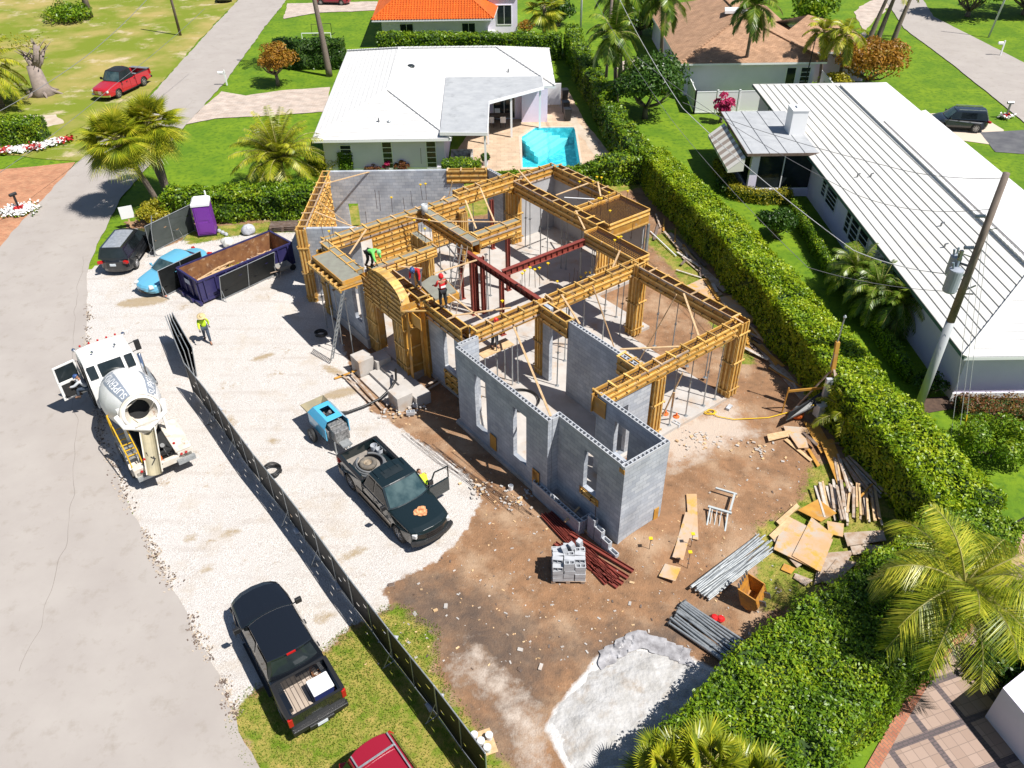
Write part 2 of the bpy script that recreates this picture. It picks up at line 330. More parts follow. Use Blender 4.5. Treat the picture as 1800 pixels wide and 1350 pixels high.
    dirt=mix(mp(nz(9,6),.64,.72),dirt,(.50,.42,.34))
    dk=mix(mp(nz(1.1,6,.7,.6),.38,.62),(.165,.11,.075),(.075,.06,.052))
    # tyre streaks along the tracks
    wv=n.new('ShaderNodeTexWave'); wv.inputs['Scale'].default_value=.9; wv.inputs['Distortion'].default_value=6; wv.inputs['Detail'].default_value=5
    mm=n.new('ShaderNodeMapping'); mm.inputs['Rotation'].default_value=(0,0,R(33)); mm.inputs['Scale'].default_value=(.8,.12,1); l.new(pos,mm.inputs[0]); l.new(mm.outputs[0],wv.inputs['Vector'])
    dk=mix(mp(nz(.9,8,.75),.55,.75,0,.5),dk,(.25,.19,.14))
    c=mix(mth('MULTIPLY',edge('dark',.8,1.1,.3,.8),.85),dirt,dk)
    c=mix(mth('MULTIPLY',edge('pale',1.6,1.2,.4,.75),.8),c,(.52,.44,.37))
    gr=mix(fine,(.52,.49,.462),(.66,.635,.605)); gr=mix(mp(nz(42,2,.5),.40,.55),(.36,.32,.29),gr)
    gr=mix(mp(nz(.55,6,.66),.52,.70,0,.6),gr,(.42,.35,.27)); gr=mix(mp(nz(.9,8,.72,.3),.61,.68,0,.75),gr,(.30,.215,.12))
    gr=mix(mth('MULTIPLY',edge('stain',5,.9,.5,.85),.8),gr,(.30,.215,.11))
    tw=n.new('ShaderNodeTexWave'); tw.wave_type='RINGS'; tw.inputs['Scale'].default_value=.22; tw.inputs['Distortion'].default_value=1.2; tw.inputs['Detail'].default_value=2; tm=n.new('ShaderNodeMapping'); tm.inputs['Location'].default_value=(24,-14,0); l.new(pos,tm.inputs[0]); l.new(tm.outputs[0],tw.inputs['Vector'])
    gr=mix(mth('MULTIPLY',mp(tw.outputs[1],.86,.98,0,.30),mp(nz(.5,3),.42,.6)),gr,(.36,.31,.27))
    c=mix(edge('gravel',3.2,.5,.46,.54),c,gr)
    gs=mix(mp(nz(1.5,8,.74),.38,.60),(.42,.31,.09),(.13,.20,.012)); gs=mix(mp(nz(30,3),.35,.65,0,.45),gs,(.06,.10,.01))
    c=mix(edge('grass',2.4,.7,.45,.6),c,gs)
    sd_=mix(med,(.60,.585,.57),(.50,.48,.46)); c=mix(edge('sand',1.8,.4,.46,.58),c,sd_)
    l.new(c,b.inputs['Base Color'])
    vo=n.new('ShaderNodeTexVoronoi'); vo.inputs['Scale'].default_value=16; l.new(pos,vo.inputs['Vector'])
    h=mth('ADD',mth('MULTIPLY',vo.outputs[0],.35),mth('ADD',nz(3,8,.7),mth('MULTIPLY',nz(26,3),.5)))
    bp=n.new('ShaderNodeBump'); bp.inputs['Strength'].default_value=.55; bp.inputs['Distance'].default_value=.07; l.new(h,bp.inputs['Height']); l.new(bp.outputs[0],b.inputs['Normal'])
    return o
lot_ground()
POOL=[(3.5,31.0),(7.95,31.0),(8.06,39.5),(4.7,39.5),(3.54,37.4)]
m_lawn=mat('lawn',(.085,.17,.006),(.155,.24,.008),sc=.35,rough=.85,bump=.05,bsc=11,detail=10,stops=(.36,.64),dirt=((.06,.13,.006),2.6,.48,.66),spec=.25)
m_lawny=mat('dry_lawn',(.34,.27,.09),(.16,.20,.018),sc=.14,rough=.9,bump=.04,bsc=9,detail=10,stops=(.36,.56),dirt=((.50,.40,.28),.32,.55,.70),spec=.2)
m_road=mat('road_asphalt',(.37,.335,.305),(.325,.29,.265),sc=.4,rough=.9,bump=.006,bsc=40,detail=9,stops=(.3,.7),dirt=((.275,.24,.205),1.3,.54,.78),spec=.25)
m_paver=brickmat('pink_paver',(.44,.35,.29),(.50,.42,.36),(.34,.28,.23),.5,.25,.012,axis='xy')
m_paver2=brickmat('orange_paver',(.48,.24,.13),(.40,.17,.09),(.3,.17,.1),.25,.12,.01,axis='xy')
m_patio=brickmat('beige_patio',(.54,.40,.28),(.48,.34,.23),(.36,.27,.19),.6,.4,.012,axis='xy')
def wob(pts,amp,step=.6,seed=0,close=True):
    out=[]; n=len(pts)
    for i in range(n):
        a=np.array(pts[i]); b=np.array(pts[(i+1)%n]); L=np.linalg.norm(b-a); k=max(1,min(400,int(L/step)))
        for t in range(k): out.append(a+(b-a)*t/k)
    o=np.array(out); Q=np.c_[o,np.zeros(len(o))]
    o[:,0]+=lump(Q,seed,1.1)*amp; o[:,1]+=lump(Q,seed+5,1.3)*amp; return [tuple(p) for p in o]
def sheet(name,pts,z,m,amp=0.,step=.6,hole=None,kind='structure'):
    if amp: pts=wob(pts,amp,step,len(name))
    polys=[[Vector((x,y,0)) for x,y in pts]]+([[Vector((x,y,0)) for x,y in h] for h in hole] if hole else [])
    fs=geometry.tessellate_polygon(polys); flat=[p for q in polys for p in q]
    b=MB(); b.v=[(p.x,p.y,z) for p in flat]; b.f=[tuple(f) for f in fs]; b.m=[0]*len(b.f)
    o=b.build(name,m)
    bm=bmesh.new(); bm.from_mesh(o.data); bmesh.ops.recalc_face_normals(bm,faces=bm.faces)
    if bm.faces and sum(f.normal.z for f in bm.faces)<0: bmesh.ops.reverse_faces(bm,faces=bm.faces)
    bm.to_mesh(o.data); bm.free(); return tag(o,kind=kind)
sheet('ground',[(-400,-150),(400,-150),(400,500),(-400,500)],-.062,m_lawn,hole=[POOL,lot])
sheet('vacant_lot',[(-31.2,33.5),(-31.4,46),(-32.5,67),(-33.5,90),(-35,140),(-110,140),(-110,36),(-46,36),(-38,35)],-.02,m_lawny,.35,.8)
sheet('road',P2([(462,1350),(415,1250),(330,1090),(250,930),(170,760),(150,600),(152,480),(170,430),(213,345),(262,288)])+[(-25.5,40.5),(-25.4,54),(-26.5,75),(-27,90),(-28.5,140),(-34.5,140),(-33.4,90),(-32.3,66.7),(-31.2,46),(-31.5,32.6),(-31,25),(-30.6,19),(-31,8),(-27,-2),(-21,-9),(-16.5,-16),(-11,-24),(-4,-24)],.012,m_road,.12,.35)
sheet('side_road',[(45.5,28),(45.97,39.1),(47.2,55),(47.9,69.8),(51,84),(54,110),(60,108),(58,92),(53.4,75),(54.6,56),(54.8,40),(54.6,26)],.006,m_road,.06,.8)
sheet('paver_driveway',P2([(0,442),(60,372),(118,305),(132,285),(60,293),(0,298)])+[(-50,27),(-50,18)],.004,m_paver2,.05,.5)
sheet('house_driveway',P2([(318,222),(390,160),(430,168),(500,158),(580,153),(578,195),(480,203),(380,208),(330,218)]),-.004,m_paver,.12,.5)
sheet('far_driveway',P2([(498,33),(560,22),(660,18),(665,2),(505,6)]),-.004,m_paver,.12,.5)
sheet('pool_patio',P2([(782,296),(850,190),(960,150),(1000,160),(1030,215),(1080,278),(1010,292),(880,300)]),-.03,m_patio,.08,.5,hole=[POOL])
sheet('garden_path',P2([(1078,112),(1140,95),(1150,118),(1090,125)]),-.03,m_paver,.1,.5)
sheet('garden_path',P2([(1530,45),(1558,15),(1600,0),(1560,-20),(1500,20),(1525,65),(1490,115),(1465,140),(1440,120),(1480,85)]),-.02,m_paver,.25,.5)
sheet('side_driveway',[(37.3,36.2),(41.2,34.2),(43.5,37.5),(43.2,40.5),(40.5,41.8),(37.5,41.5)],-.03,mat('sand_slab',(.55,.46,.36),rough=.85))
sheet('asphalt_driveway',P2([(1722,232),(1800,228),(1860,228),(1870,282),(1800,270),(1750,266)]),-.026,mat('dark_asphalt',(.075,.075,.085),(.12,.12,.125),sc=.9,rough=.9),.05)
sheet('road_apron',P2([(1740,105),(1800,112),(1860,125),(1860,165),(1800,150)]),-.03,m_paver,.1)
for i,q in enumerate(([(48,6),(125,8),(108,0),(55,-6)],)): pass
# mulch and soil beds
m_mulch=mat('mulch',(.06,.035,.025),(.10,.06,.04),sc=5,rough=.95,bump=.03)
m_soil=mat('bare_soil',(.42,.33,.24),(.50,.43,.35),sc=1,rough=.95)
sheet('garden_bed',P2([(1600,705),(1700,690),(1800,685),(1800,712),(1690,716),(1620,730)]),-.02,m_mulch,.12)
sheet('bare_strip',P2([(20,205),(95,200),(110,215),(60,228),(0,226)]),-.012,m_soil,.25,.4)
sheet('bare_strip',P2([(1000,190),(1080,285),(1055,290),(975,170)]),-.026,m_soil,.2,.5)
# brick terrace lower right, dark bands between pink panels
def terrace():
    pts=P2([(1515,1360),(1560,1280),(1600,1215),(1640,1150),(1690,1100),(1745,1000),(1760,955),(1860,955),(1900,1100),(1900,1500),(1500,1500)])
    m=bpy.data.materials.new('terrace_brick'); m.use_nodes=True; n=m.node_tree.nodes; l=m.node_tree.links; b=n['Principled BSDF']; b.inputs['Roughness'].default_value=.8
    geo=n.new('ShaderNodeNewGeometry'); mp=n.new('ShaderNodeMapping'); mp.inputs['Rotation'].default_value=(0,0,R(-18)); l.new(geo.outputs[0],mp.inputs[0])
    def br(w,h,ms,c1,c2,mo,off=0.):
        t=n.new('ShaderNodeTexBrick'); t.offset=off; l.new(mp.outputs[0],t.inputs['Vector']); t.inputs['Scale'].default_value=1
        t.inputs['Brick Width'].default_value=w; t.inputs['Row Height'].default_value=h; t.inputs['Mortar Size'].default_value=ms
        for k,c in (('Color1',c1),('Color2',c2),('Mortar',mo)): t.inputs[k].default_value=(*c,1)
        return t
    A=br(.36,.36,.012,(.36,.26,.21),(.30,.21,.165),(.22,.16,.13)); B=br(1.45,1.45,.11,(1,1,1),(1,1,1),(0,0,0)); Cc=br(.2,.1,.012,(.135,.10,.10),(.10,.075,.08),(.07,.06,.06),.5)
    mx=n.new('ShaderNodeMix'); mx.data_type='RGBA'; l.new(B.outputs['Fac'],mx.inputs[0]); l.new(A.outputs[0],mx.inputs[6]); l.new(Cc.outputs[0],mx.inputs[7]); l.new(mx.outputs[2],b.inputs['Base Color'])
    sheet('brick_terrace',pts,-.022,m)
    e=pts[:7]; q=[]
    for i,(x,y) in enumerate(e):
        a=np.array(e[max(i-1,0)]); c=np.array(e[min(i+1,6)]); d=(c-a)/np.linalg.norm(c-a); q.append((x+d[1]*.34,y-d[0]*.34))
    sheet('brick_edging',e+q[::-1],-.016,brickmat('edging_brick',(.42,.17,.09),(.34,.12,.07),(.22,.13,.09),.22,.11,.012,axis='xy',rot=R(60)))
terrace()
# plastic sheet over the sand pile, crumpled at its upper edge
def sandpile():
    pts=P2([(965,1262),(1060,1150),(1150,1128),(1262,1188),(1232,1292),(1130,1352),(1000,1370)]); xs=np.arange(3,10,.11); ys=np.arange(-17,-10.8,.11); X,Y=np.meshgrid(xs,ys); d=sdist(X,Y,pts); P=np.stack([X.ravel(),Y.ravel(),X.ravel()*0],1)
    nz_=(lump(P,4,1.6)*.6+lump(P,9,5)*.3+lump(P,2,11)*.16).reshape(X.shape); h=.20*np.clip((d+nz_*.30)/1.1,-.2,1)+nz_*.045*np.clip(d+.2,0,1)+.008*rng.normal(size=X.shape); Z=lot_z(X,Y)+h-.02
    keep=(h>-.03); N_=X.shape[1]; fs=[(i*N_+j,i*N_+j+1,(i+1)*N_+j+1,(i+1)*N_+j) for i in range(X.shape[0]-1) for j in range(N_-1) if keep[i,j] and keep[i+1,j+1] and keep[i,j+1] and keep[i+1,j]]
    b=MB(); b.v=[tuple(p) for p in np.stack([X.ravel(),Y.ravel(),Z.ravel()],1)]; b.f=fs; b.m=[0]*len(fs)
    o=b.build('sand_pile',mat('white_sand',(.48,.47,.46),(.36,.345,.325),sc=2.4,rough=.95,bump=.08,bsc=7,dirt=((.33,.28,.23),1.1,.52,.70)),smooth=True)
    tag(o,'pile of white sand spread by the lower hedge',kind='stuff')
    b=MB(); a=[G(1052,1150),G(1090,1132),G(1125,1118),G(1160,1128),G(1190,1142),G(1215,1152)]; rows=[]
    for i in range(60):
        t=i/59*(len(a)-1); k=min(int(t),len(a)-2); p=a[k].lerp(a[k+1],t-k); row=[]
        for j in range(9):
            s=j/8; x=p.x+.06*math.sin(s*7+i); y=p.y+.2-s*.75-.1*lump(np.array([[p.x,p.y,0]]),3,4)[0]; row.append((x,y,.03+.09*max(0,lump(np.array([[x*3,y*3,0]]),7,1.6)[0]+.35)*math.sin(PI*min(1,s*1.1+.05))+.014*lump(np.array([[x,y,1]]),8,14)[0]))
        rows.append(row)
    b.loft(rows,closed=False,caps=False); o=b.build('plastic_sheet',mat('clear_plastic',(.20,.19,.195),(.42,.41,.42),sc=3,rough=.3,spec=.5),smooth=True)
    tag(o,'crumpled grey plastic sheet along the top edge of the white sand pile','plastic sheet')
sandpile()
# ================================================================ house under construction (its own grid: a, b)
T=4.35; SL=.15
house=thing('house_under_construction','half built grey block house with yellow timber formwork along its wall tops','house',(0,0,0),R(-53.1301))
def slab():
    b=MB(); b.prism([(-13.6,.35),(-9.1,.35),(-9.1,.6),(-5,.6),(-5,1.5),(-.7,1.5),(-.7,.35),(5.9,.35),(5.9,.9),(9.55,.9),(9.55,3.35),(5.95,3.35),(5.95,11.6),(-.8,11.6),(-.8,13.1),(-5,13.1),(-5,16.9),(-13.6,16.9),(-13.6,13.35),(-15.6,13.35),(-15.6,11.4),(-13.6,11.4)],-.6,SL)
    b.build('slab',m_conc,house)
    b=MB(); b.prism([(-9.1,12.2),(-6.3,12.2),(-.1,16.9),(1.6,20.3),(-9.1,20.3)],-.5,SL-.006); b.build('slab',m_conc,house,world=True)
slab()
def cells(b,p,q,z,t=.2,m=1):
    """open hollow cells along the top of a block wall"""
    p=Vector(p);q=Vector(q);L=(q-p).length;d=(q-p)/L;n=Vector((-d.y,d.x))
    for s in (-1,1):
        c=n*s*(t/2-.019); b.bar((p.x+c.x,p.y+c.y,z-.07),(q.x+c.x,q.y+c.y,z-.07),.034,.14,m)
    k=int(L/.2)
    for i in range(k+1):
        c=p+d*(L*i/k if k else 0); w=.045 if i%2==0 else .03
        a=c-n*(t/2-.037); e=c+n*(t/2-.037); b.bar((a.x,a.y,z-.073),(e.x,e.y,z-.073),w,.14,m)
def wall(p,q,z1=T,z0=-.6,op=(),t=.2,top=True,world=False,label=None,m=None,name='block_wall'):
    b=MB(); p=Vector(p);q=Vector(q);L=(q-p).length;d=(q-p)/L; n=Vector((-d.y,d.x)); zt=z1-.14 if top else z1
    def seg(s0,s1,za,zb):
        if s1-s0<.01 or zb-za<.01: return
        a=p+d*s0;c=p+d*s1; e=n*t/2
        vs=[(a-e),(c-e),(c+e),(a+e)]; b.add([(v.x,v.y,za) for v in vs]+[(v.x,v.y,zb) for v in vs],[(3,2,1,0),(4,5,6,7),(0,1,5,4),(1,2,6,5),(2,3,7,6),(3,0,4,7)])
    s=0
    for (s0,s1,za,zb) in sorted(op):
        seg(s,s0,z0,zt); seg(s0,s1,z0,za); seg(s0,s1,zb,zt); s=s1
    seg(s,L,z0,zt)
    if top: cells(b,p,q,z1,t)
    o=b.build(name,[m or m_block,m_blockp],house,world=world)
    if label: o['label']=label
    return o
FW=wall((-.5,.56),(5.85,.56),op=[(1.35,2.2,.8,3.7),(4.1,4.98,1.0,3.65)],label='shaded front block wall with two tall window openings')
wall((5.76,.68),(5.76,1.0)); wall((5.66,1.1),(9.35,1.1),op=[(1.75,2.5,1.75,3.7)],label='front block wall past the jog with one window opening')
wall((9.45,1.0),(9.45,3.3),label='sunlit end wall of grey blocks'); wall((5.75,3.2),(9.35,3.2),op=[(1.1,1.9,1.9,3.65)])
wall((5.15,.36),(8.1,.36),z1=.75,label='low planter wall of open blocks at the foot of the front wall'); wall((8.05,.46),(8.05,1.0),z1=.75)
for i in range(5): wall((8.3+i*.42,.62),(8.68+i*.42,.62),z1=1.15-i*.28)      # stepped garden wall
wall((.95,5.75),(5.45,5.75),z1=T-.0,label='inner block wall behind the front room'); wall((-.85,5.75),(-.35,5.75),top=False)
wall((5.66,3.35),(5.66,6.25),op=[(.55,1.6,.2,2.9)],z1=T-.8,top=False); 
wall((-4.5,1.62),(-.75,1.62),op=[(1.25,2.2,1.3,3.5)],z1=T-.72,top=False); wall((-.62,.7),(-.62,1.7),z1=T)
wall((-13.25,.5),(-9.25,.5),op=[(3.0,3.75,1.0,3.5)],z1=T-.7,top=False)
wall((-13.4,13.7),(-13.4,16.85),z1=T-.7,top=False,m=m_render,label='smooth grey rendered wall lit by the sun'); wall((-13.3,16.8),(-5.3,16.8),op=[(3.4,6.2,1.0,2.9)],z1=T-.7,top=False,m=m_render)
wall((-15.5,13.1),(-13.9,13.1),z1=T)

wall((-8.85,20.2),(-1.45,20.2),op=[(.95,1.6,.15,2.2)],world=True,top=False,label='tall rear block wall seen from inside with a door opening'); wall((-1.45,20.2),(1.2,20.2),z1=T-.85,op=[(1.05,2.5,.9,3.5)],world=True,top=False)
wall((-8.85,12.42),(-5.85,12.42),world=True,top=False,z1=T-.02)
wall((-9.0,12.3),(-9.0,20.3),z1=T-.8,op=[(.3,1.2,.9,2.8)],world=True,top=False)
# ---- formwork
def rebarcage(b,p,q,z,w,h):
    p=Vector(p);q=Vector(q);L=(q-p).length;d=(q-p)/L;n=Vector((-d.y,d.x))
    for s in (-1,0,1):
        c=n*s*(w/2-.05); b.tube((p.x+c.x,p.y+c.y,z),(q.x+c.x,q.y+c.y,z),.014,4)
    for i in range(int(L/.16)):
        c=p+d*(i+.5)*.16; a=c-n*(w/2-.035); e=c+n*(w/2-.035); b.bar((a.x,a.y,z-.015),(e.x,e.y,z-.015),.016,.016)
def beam(p,q,z=T,h=.75,w=.36,fill=False,bt=2,world=False,cage=True,ties=True,wide=0):
    p=Vector(p);q=Vector(q);L=(q-p).length;d=(q-p)/L;n=Vector((-d.y,d.x)); b=MB()
    def at(s,o,zz): c=p+d*s+n*o; return (c.x,c.y,zz)
    for s in (-1,1):
        b.bar(at(0,s*(w/2+.01),z-h/2),at(L,s*(w/2+.01),z-h/2),.02,h)
    b.bar(at(0,0,z-h+.01),at(L,0,z-h+.01),w-.01,.02)
    f=b.build('beam_form',m_wood,house,world=world)
    b=MB()
    for s in (-1,1):
        zs=[z-.045]+[z-.045-(h-.22)*(i+1)/bt for i in range(bt)]
        for zz in zs:
            cut=[0]+sorted(random.uniform(.1,.9)*L for _ in range(int(L/4)))+[L]
            for u,v in zip(cut,cut[1:]):
                b.bar(at(max(0,u),s*(w/2+.045),zz+random.uniform(-.012,.012)),at(v-.015,s*(w/2+.045),zz+random.uniform(-.012,.012)),.045,.088,m=2 if random.random()<.16 else 0)
    k=max(2,int(L/.85))
    if ties:
        for i in range(k+1):
            sx=min(L-.05,max(.05,L*i/k+random.uniform(-.08,.08))); b.bar(at(sx,-w/2-.11,z+.021),at(sx+random.uniform(-.05,.05),w/2+random.uniform(.05,.16),z+.021),.085,.038,m=random.choice((0,0,3)))
    b.c=1
    for i in range(int(L/.6)):
        for s in (-1,1):
            for zz in (z-.17,z-h+.24): 
                b.bar(at(.3+i*.6,s*(w/2+.02),zz),at(.3+i*.6,s*(w/2+.125),zz),.022,.022)
                b.bar(at(.3+i*.6,s*(w/2+.11),zz-.05),at(.3+i*.6,s*(w/2+.11),zz+.05),.03,.02,up=(n.x,n.y,0))
    b.build('batten',[m_batten,m_black,m_old,m_pale],f)
    if fill:
        b=MB(); b.bar(at(.02,0,z-.13),at(L-.02,0,z-.13),w-.006,.2); b.build('concrete_fill',m_wet,f)
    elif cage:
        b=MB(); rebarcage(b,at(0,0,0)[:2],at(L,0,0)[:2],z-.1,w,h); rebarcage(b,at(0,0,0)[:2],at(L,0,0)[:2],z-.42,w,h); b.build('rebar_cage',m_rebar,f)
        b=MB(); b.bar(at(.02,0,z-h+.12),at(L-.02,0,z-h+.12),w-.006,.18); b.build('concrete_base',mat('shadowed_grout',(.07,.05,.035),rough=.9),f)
    return f
beam((-1.2,1.85),(-1.2,5.6),h=.72); beam((-1.2,6.2),(-1.2,11.95),h=.8)
beam((-4.6,1.62),(-1.45,1.62),h=.85); beam((-.95,5.75),(1.0,5.75),h=.9); beam((4.3,5.75),(5.45,5.75),h=.95,w=.34)
beam((5.66,3.1),(5.66,11.75),h=.78); beam((-.85,11.95),(5.4,11.95),h=.85,w=.4)
beam((-13.0,13.45),(-5.45,13.45),h=.85,w=.42); beam((-13.5,13.7),(-13.5,16.75),h=.8); beam((-13.25,16.8),(-7.9,16.8),h=.85)
beam((-13.75,9.35),(-13.75,13.6),z=T+.1,h=.95); beam((-7.75,13.7),(-7.75,17.0),h=.5,w=.3)
beam((-13.3,.55),(-13.3,9.2),fill=True,h=.75); beam((-13.0,6.85),(-8.0,6.85),fill=True,w=.46,h=.8); beam((-8.75,7.2),(-8.75,10.3),fill=True,h=.85)
beam((-13.1,.5),(-9.1,.5),fill=True,h=.6,w=.3); beam((-8.2,1.6),(-4.9,1.6),h=.8,w=.4); beam((-9.0,.9),(-9.0,4.9),fill=True,h=.6,w=.3)
beam((-9.0,12.45),(-9.0,20.2),h=.8,world=True); beam((-1.45,20.2),(1.1,20.2),h=.85,w=.3,world=True)
beam((7.5-12.4,3.4),(7.5-12.4,3.401)) if False else None
# ---- big panels of formwork with many battens
def panel(p,q,z0,z1,side=1,rows=6,vert=False,world=False,t=.0):
    p=Vector(p);q=Vector(q);L=(q-p).length;d=(q-p)/L;n=Vector((-d.y,d.x))*side; b=MB()
    def at(s,o,zz): c=p+d*s+n*o; return (c.x,c.y,zz)
    b.bar(at(0,0,(z0+z1)/2),at(L,0,(z0+z1)/2),.022,z1-z0); f=b.build('wall_form',m_wood,house,world=world); b=MB()
    if vert:
        k=max(2,int(L/.22))
        for i in range(k+1): b.bar(at(.04+(L-.08)*i/k,.038,z0),at(.04+(L-.08)*i/k,.038,z1),.085,.045,up=(n.x,n.y,0))
        for zz in (z0+.25,(z0+z1)/2,z1-.25): b.bar(at(-.08,.085,zz),at(L+.08,.085,zz),.045,.09)
    else:
        for i in range(rows):
            zz=z0+.1+(z1-z0-.2)*i/(rows-1); b.bar(at(random.uniform(0,.15),.038,zz),at(L-random.uniform(0,.15),.038,zz),.05,.09)
        for i in range(int(L/.5)):
            for r_ in range(rows): 
                zz=z0+.16+(z1-z0-.2)*r_/(rows-1); b.bar(at(.25+i*.5,.02,zz),at(.25+i*.5,.12,zz),.02,.06,m=1)
    b.build('batten',[m_batten,m_black],f); return f
panel((-13.05,3.3),(-13.05,6.3),1.7,T-.72,-1,6); panel((-13.05,7.2),(-13.05,9.6),1.7,T-.72,-1,6); panel((-13.05,3.3),(-13.05,4.2),.3,1.7,-1,3)
panel((-8.83,14.2),(-8.83,20.0),1.4,T-.8,-1,5,world=True); panel((-8.82,17.6),(-8.82,20.0),.2,1.4,-1,3,world=True)
panel((-3.3,1.48),(-.8,1.48),.2,1.15,-1,3); panel((7.25,.98),(8.35,.98),1.35,1.7,-1,2)
panel((5.3,5.55),(5.3,5.0),3.0,3.6,-1,2); panel((-5.2,13.0),(-5.2,14.8),.3,3.2,-1,6,vert=True)
# ---- column forms
def colform(a,c,w=.45,z0=SL,z1=T-.7,world=False,d=None,fill=False):
    d=d or w; b=MB()
    for x0,x1,y0,y1 in ((-w/2,w/2,-d/2,-d/2+.02),(-w/2,w/2,d/2-.02,d/2),(-w/2,-w/2+.02,-d/2+.02,d/2-.02),(w/2-.02,w/2,-d/2+.02,d/2-.02)): b.box(a+x0,a+x1,c+y0,c+y1,z0,z1)
    f=b.build('column_form',m_wood,house,world=world); b=MB()
    for s in (-1,1):
        for k in (-1,0,1):
            b.bar((a+k*w*.36,c+s*(d/2+.024),z0),(a+k*w*.36,c+s*(d/2+.024),z1),.085,.045,up=(0,1,0)); b.bar((a+s*(w/2+.024),c+k*d*.36,z0),(a+s*(w/2+.024),c+k*d*.36,z1),.085,.045,up=(1,0,0))
    zz=z0+.35
    while zz<z1-.1:
        for s in (-1,1):
            b.bar((a-w/2-.06,c+s*(d/2+.07),zz),(a+w/2+.06,c+s*(d/2+.07),zz),.035,.07); b.bar((a+s*(w/2+.07),c-d/2-.06,zz+.09),(a+s*(w/2+.07),c+d/2+.06,zz+.09),.035,.07)
        zz+=1.6
    b.build('batten',m_batten,f)
    if fill: b=MB(); b.box(a-w/2+.025,a+w/2-.025,c-d/2+.025,c+d/2-.025,z1-.3,z1-.05); b.build('concrete_fill',m_wet,f)
    return f
for a in ((-1.2,5.9,.5,SL,T-.1),(-.95,12.0,.62,SL,T+.02),(-13.25,13.35,.72,SL,T-.8),(5.66,11.85,.62,SL,T-.02),(-1.25,1.75,.42,SL,T-.72),(5.62,6.7,.55,SL,T-.8),(-4.85,1.75,.5,-.3,T-.75),(-13.45,.5,.5,-.3,T-.7),(-12.9,9.3,.4,SL,T-.8)): colform(*a)
colform(-9.0,12.38,.5,-.3,T,world=True); colform(-6.7,1.9,.0+.35,SL,T-.8)
f=colform(-10.3,4.86,1.6,SL,T,d=.42,fill=True)
# ---- slabs of mesh reinforcement on decks
def deck(a0,a1,b0,b1,z=T,h=.8,sp=.13):
    b=MB(); b.box(a0,a1,b0,b1,z-.3,z-.275)
    for x0,x1,y0,y1 in ((a0,a1,b0-.02,b0),(a0,a1,b1,b1+.02),(a0-.02,a0,b0,b1),(a1,a1+.02,b0,b1)): b.box(x0,x1,y0,y1,z-h,z)
    f=b.build('deck_form',m_wood,house); b=MB()
    for zz in (z-.05,z-.3,z-h+.12):
        b.bar((a0,b0-.045,zz),(a1,b0-.045,zz),.045,.09); b.bar((a0,b1+.045,zz),(a1,b1+.045,zz),.045,.09); b.bar((a1+.045,b0,zz),(a1+.045,b1,zz),.045,.09); b.bar((a0-.045,b0,zz),(a0-.045,b1,zz),.045,.09)
    b.build('batten',m_batten,f); b=MB(); x=a0+.06
    for zz,o in ((z-.2,0),(z-.1,.03)):
        x=a0+.06+o
        while x<a1: b.bar((x,b0+.03,zz),(x,b1-.03,zz),.014,.014); x+=sp
        y=b0+.06+o
        while y<b1: b.bar((a0+.03,y,zz+.014),(a1-.03,y,zz+.014),.014,.014); y+=sp
    b.build('rebar_mat',m_rebar,f); return f
deck(-7.5,-5.1,13.75,16.85,h=.95); deck(-5.25,-1.35,12.1,13.05,h=.7)
# ---- cantilevered canopy, poured
b=MB(); b.box(-11.95,-8.65,-.72,.28,T-.16,T-.14)
for x0,x1,y0,y1 in ((-11.98,-8.62,-.76,-.72),(-11.98,-11.94,-.72,.28),(-8.66,-8.62,-.72,.28)): b.box(x0,x1,y0,y1,T-.22,T)
b.box(-12.1,-8.5,-.95,.28,T-.42,T-.40); c=b.build('canopy_form',m_wood,house)
b=MB()
for i in range(8): b.bar((-12.0+i*.48,-1.0,T-.3),(-12.0+i*.48,.3,T-.3),.05,.12)
b.bar((-12.15,-.98,T-.42),(-8.45,-.98,T-.42),.09,.14); b.bar((-12.15,-.1,T-.5),(-8.45,-.1,T-.5),.09,.09); b.build('batten',m_batten,c)
b=MB(); b.box(-11.93,-8.67,-.71,.27,T-.12,T-.035); b.build('concrete_fill',m_wet,c)
b=MB(); b.prism([(-6.2,2.2),(-6.5,3.1),(-6.2,3.5),(-4.5,3.2),(-4.5,2.0)],T-.16,T-.06); b.build('concrete_fill',m_wet,c)
b=MB(); b.prism([(-6.3,2.1),(-6.6,3.2),(-6.3,3.6),(-4.4,3.3),(-4.4,1.9)],T-.5,T-.165); b.build('landing_form',m_wood,house)
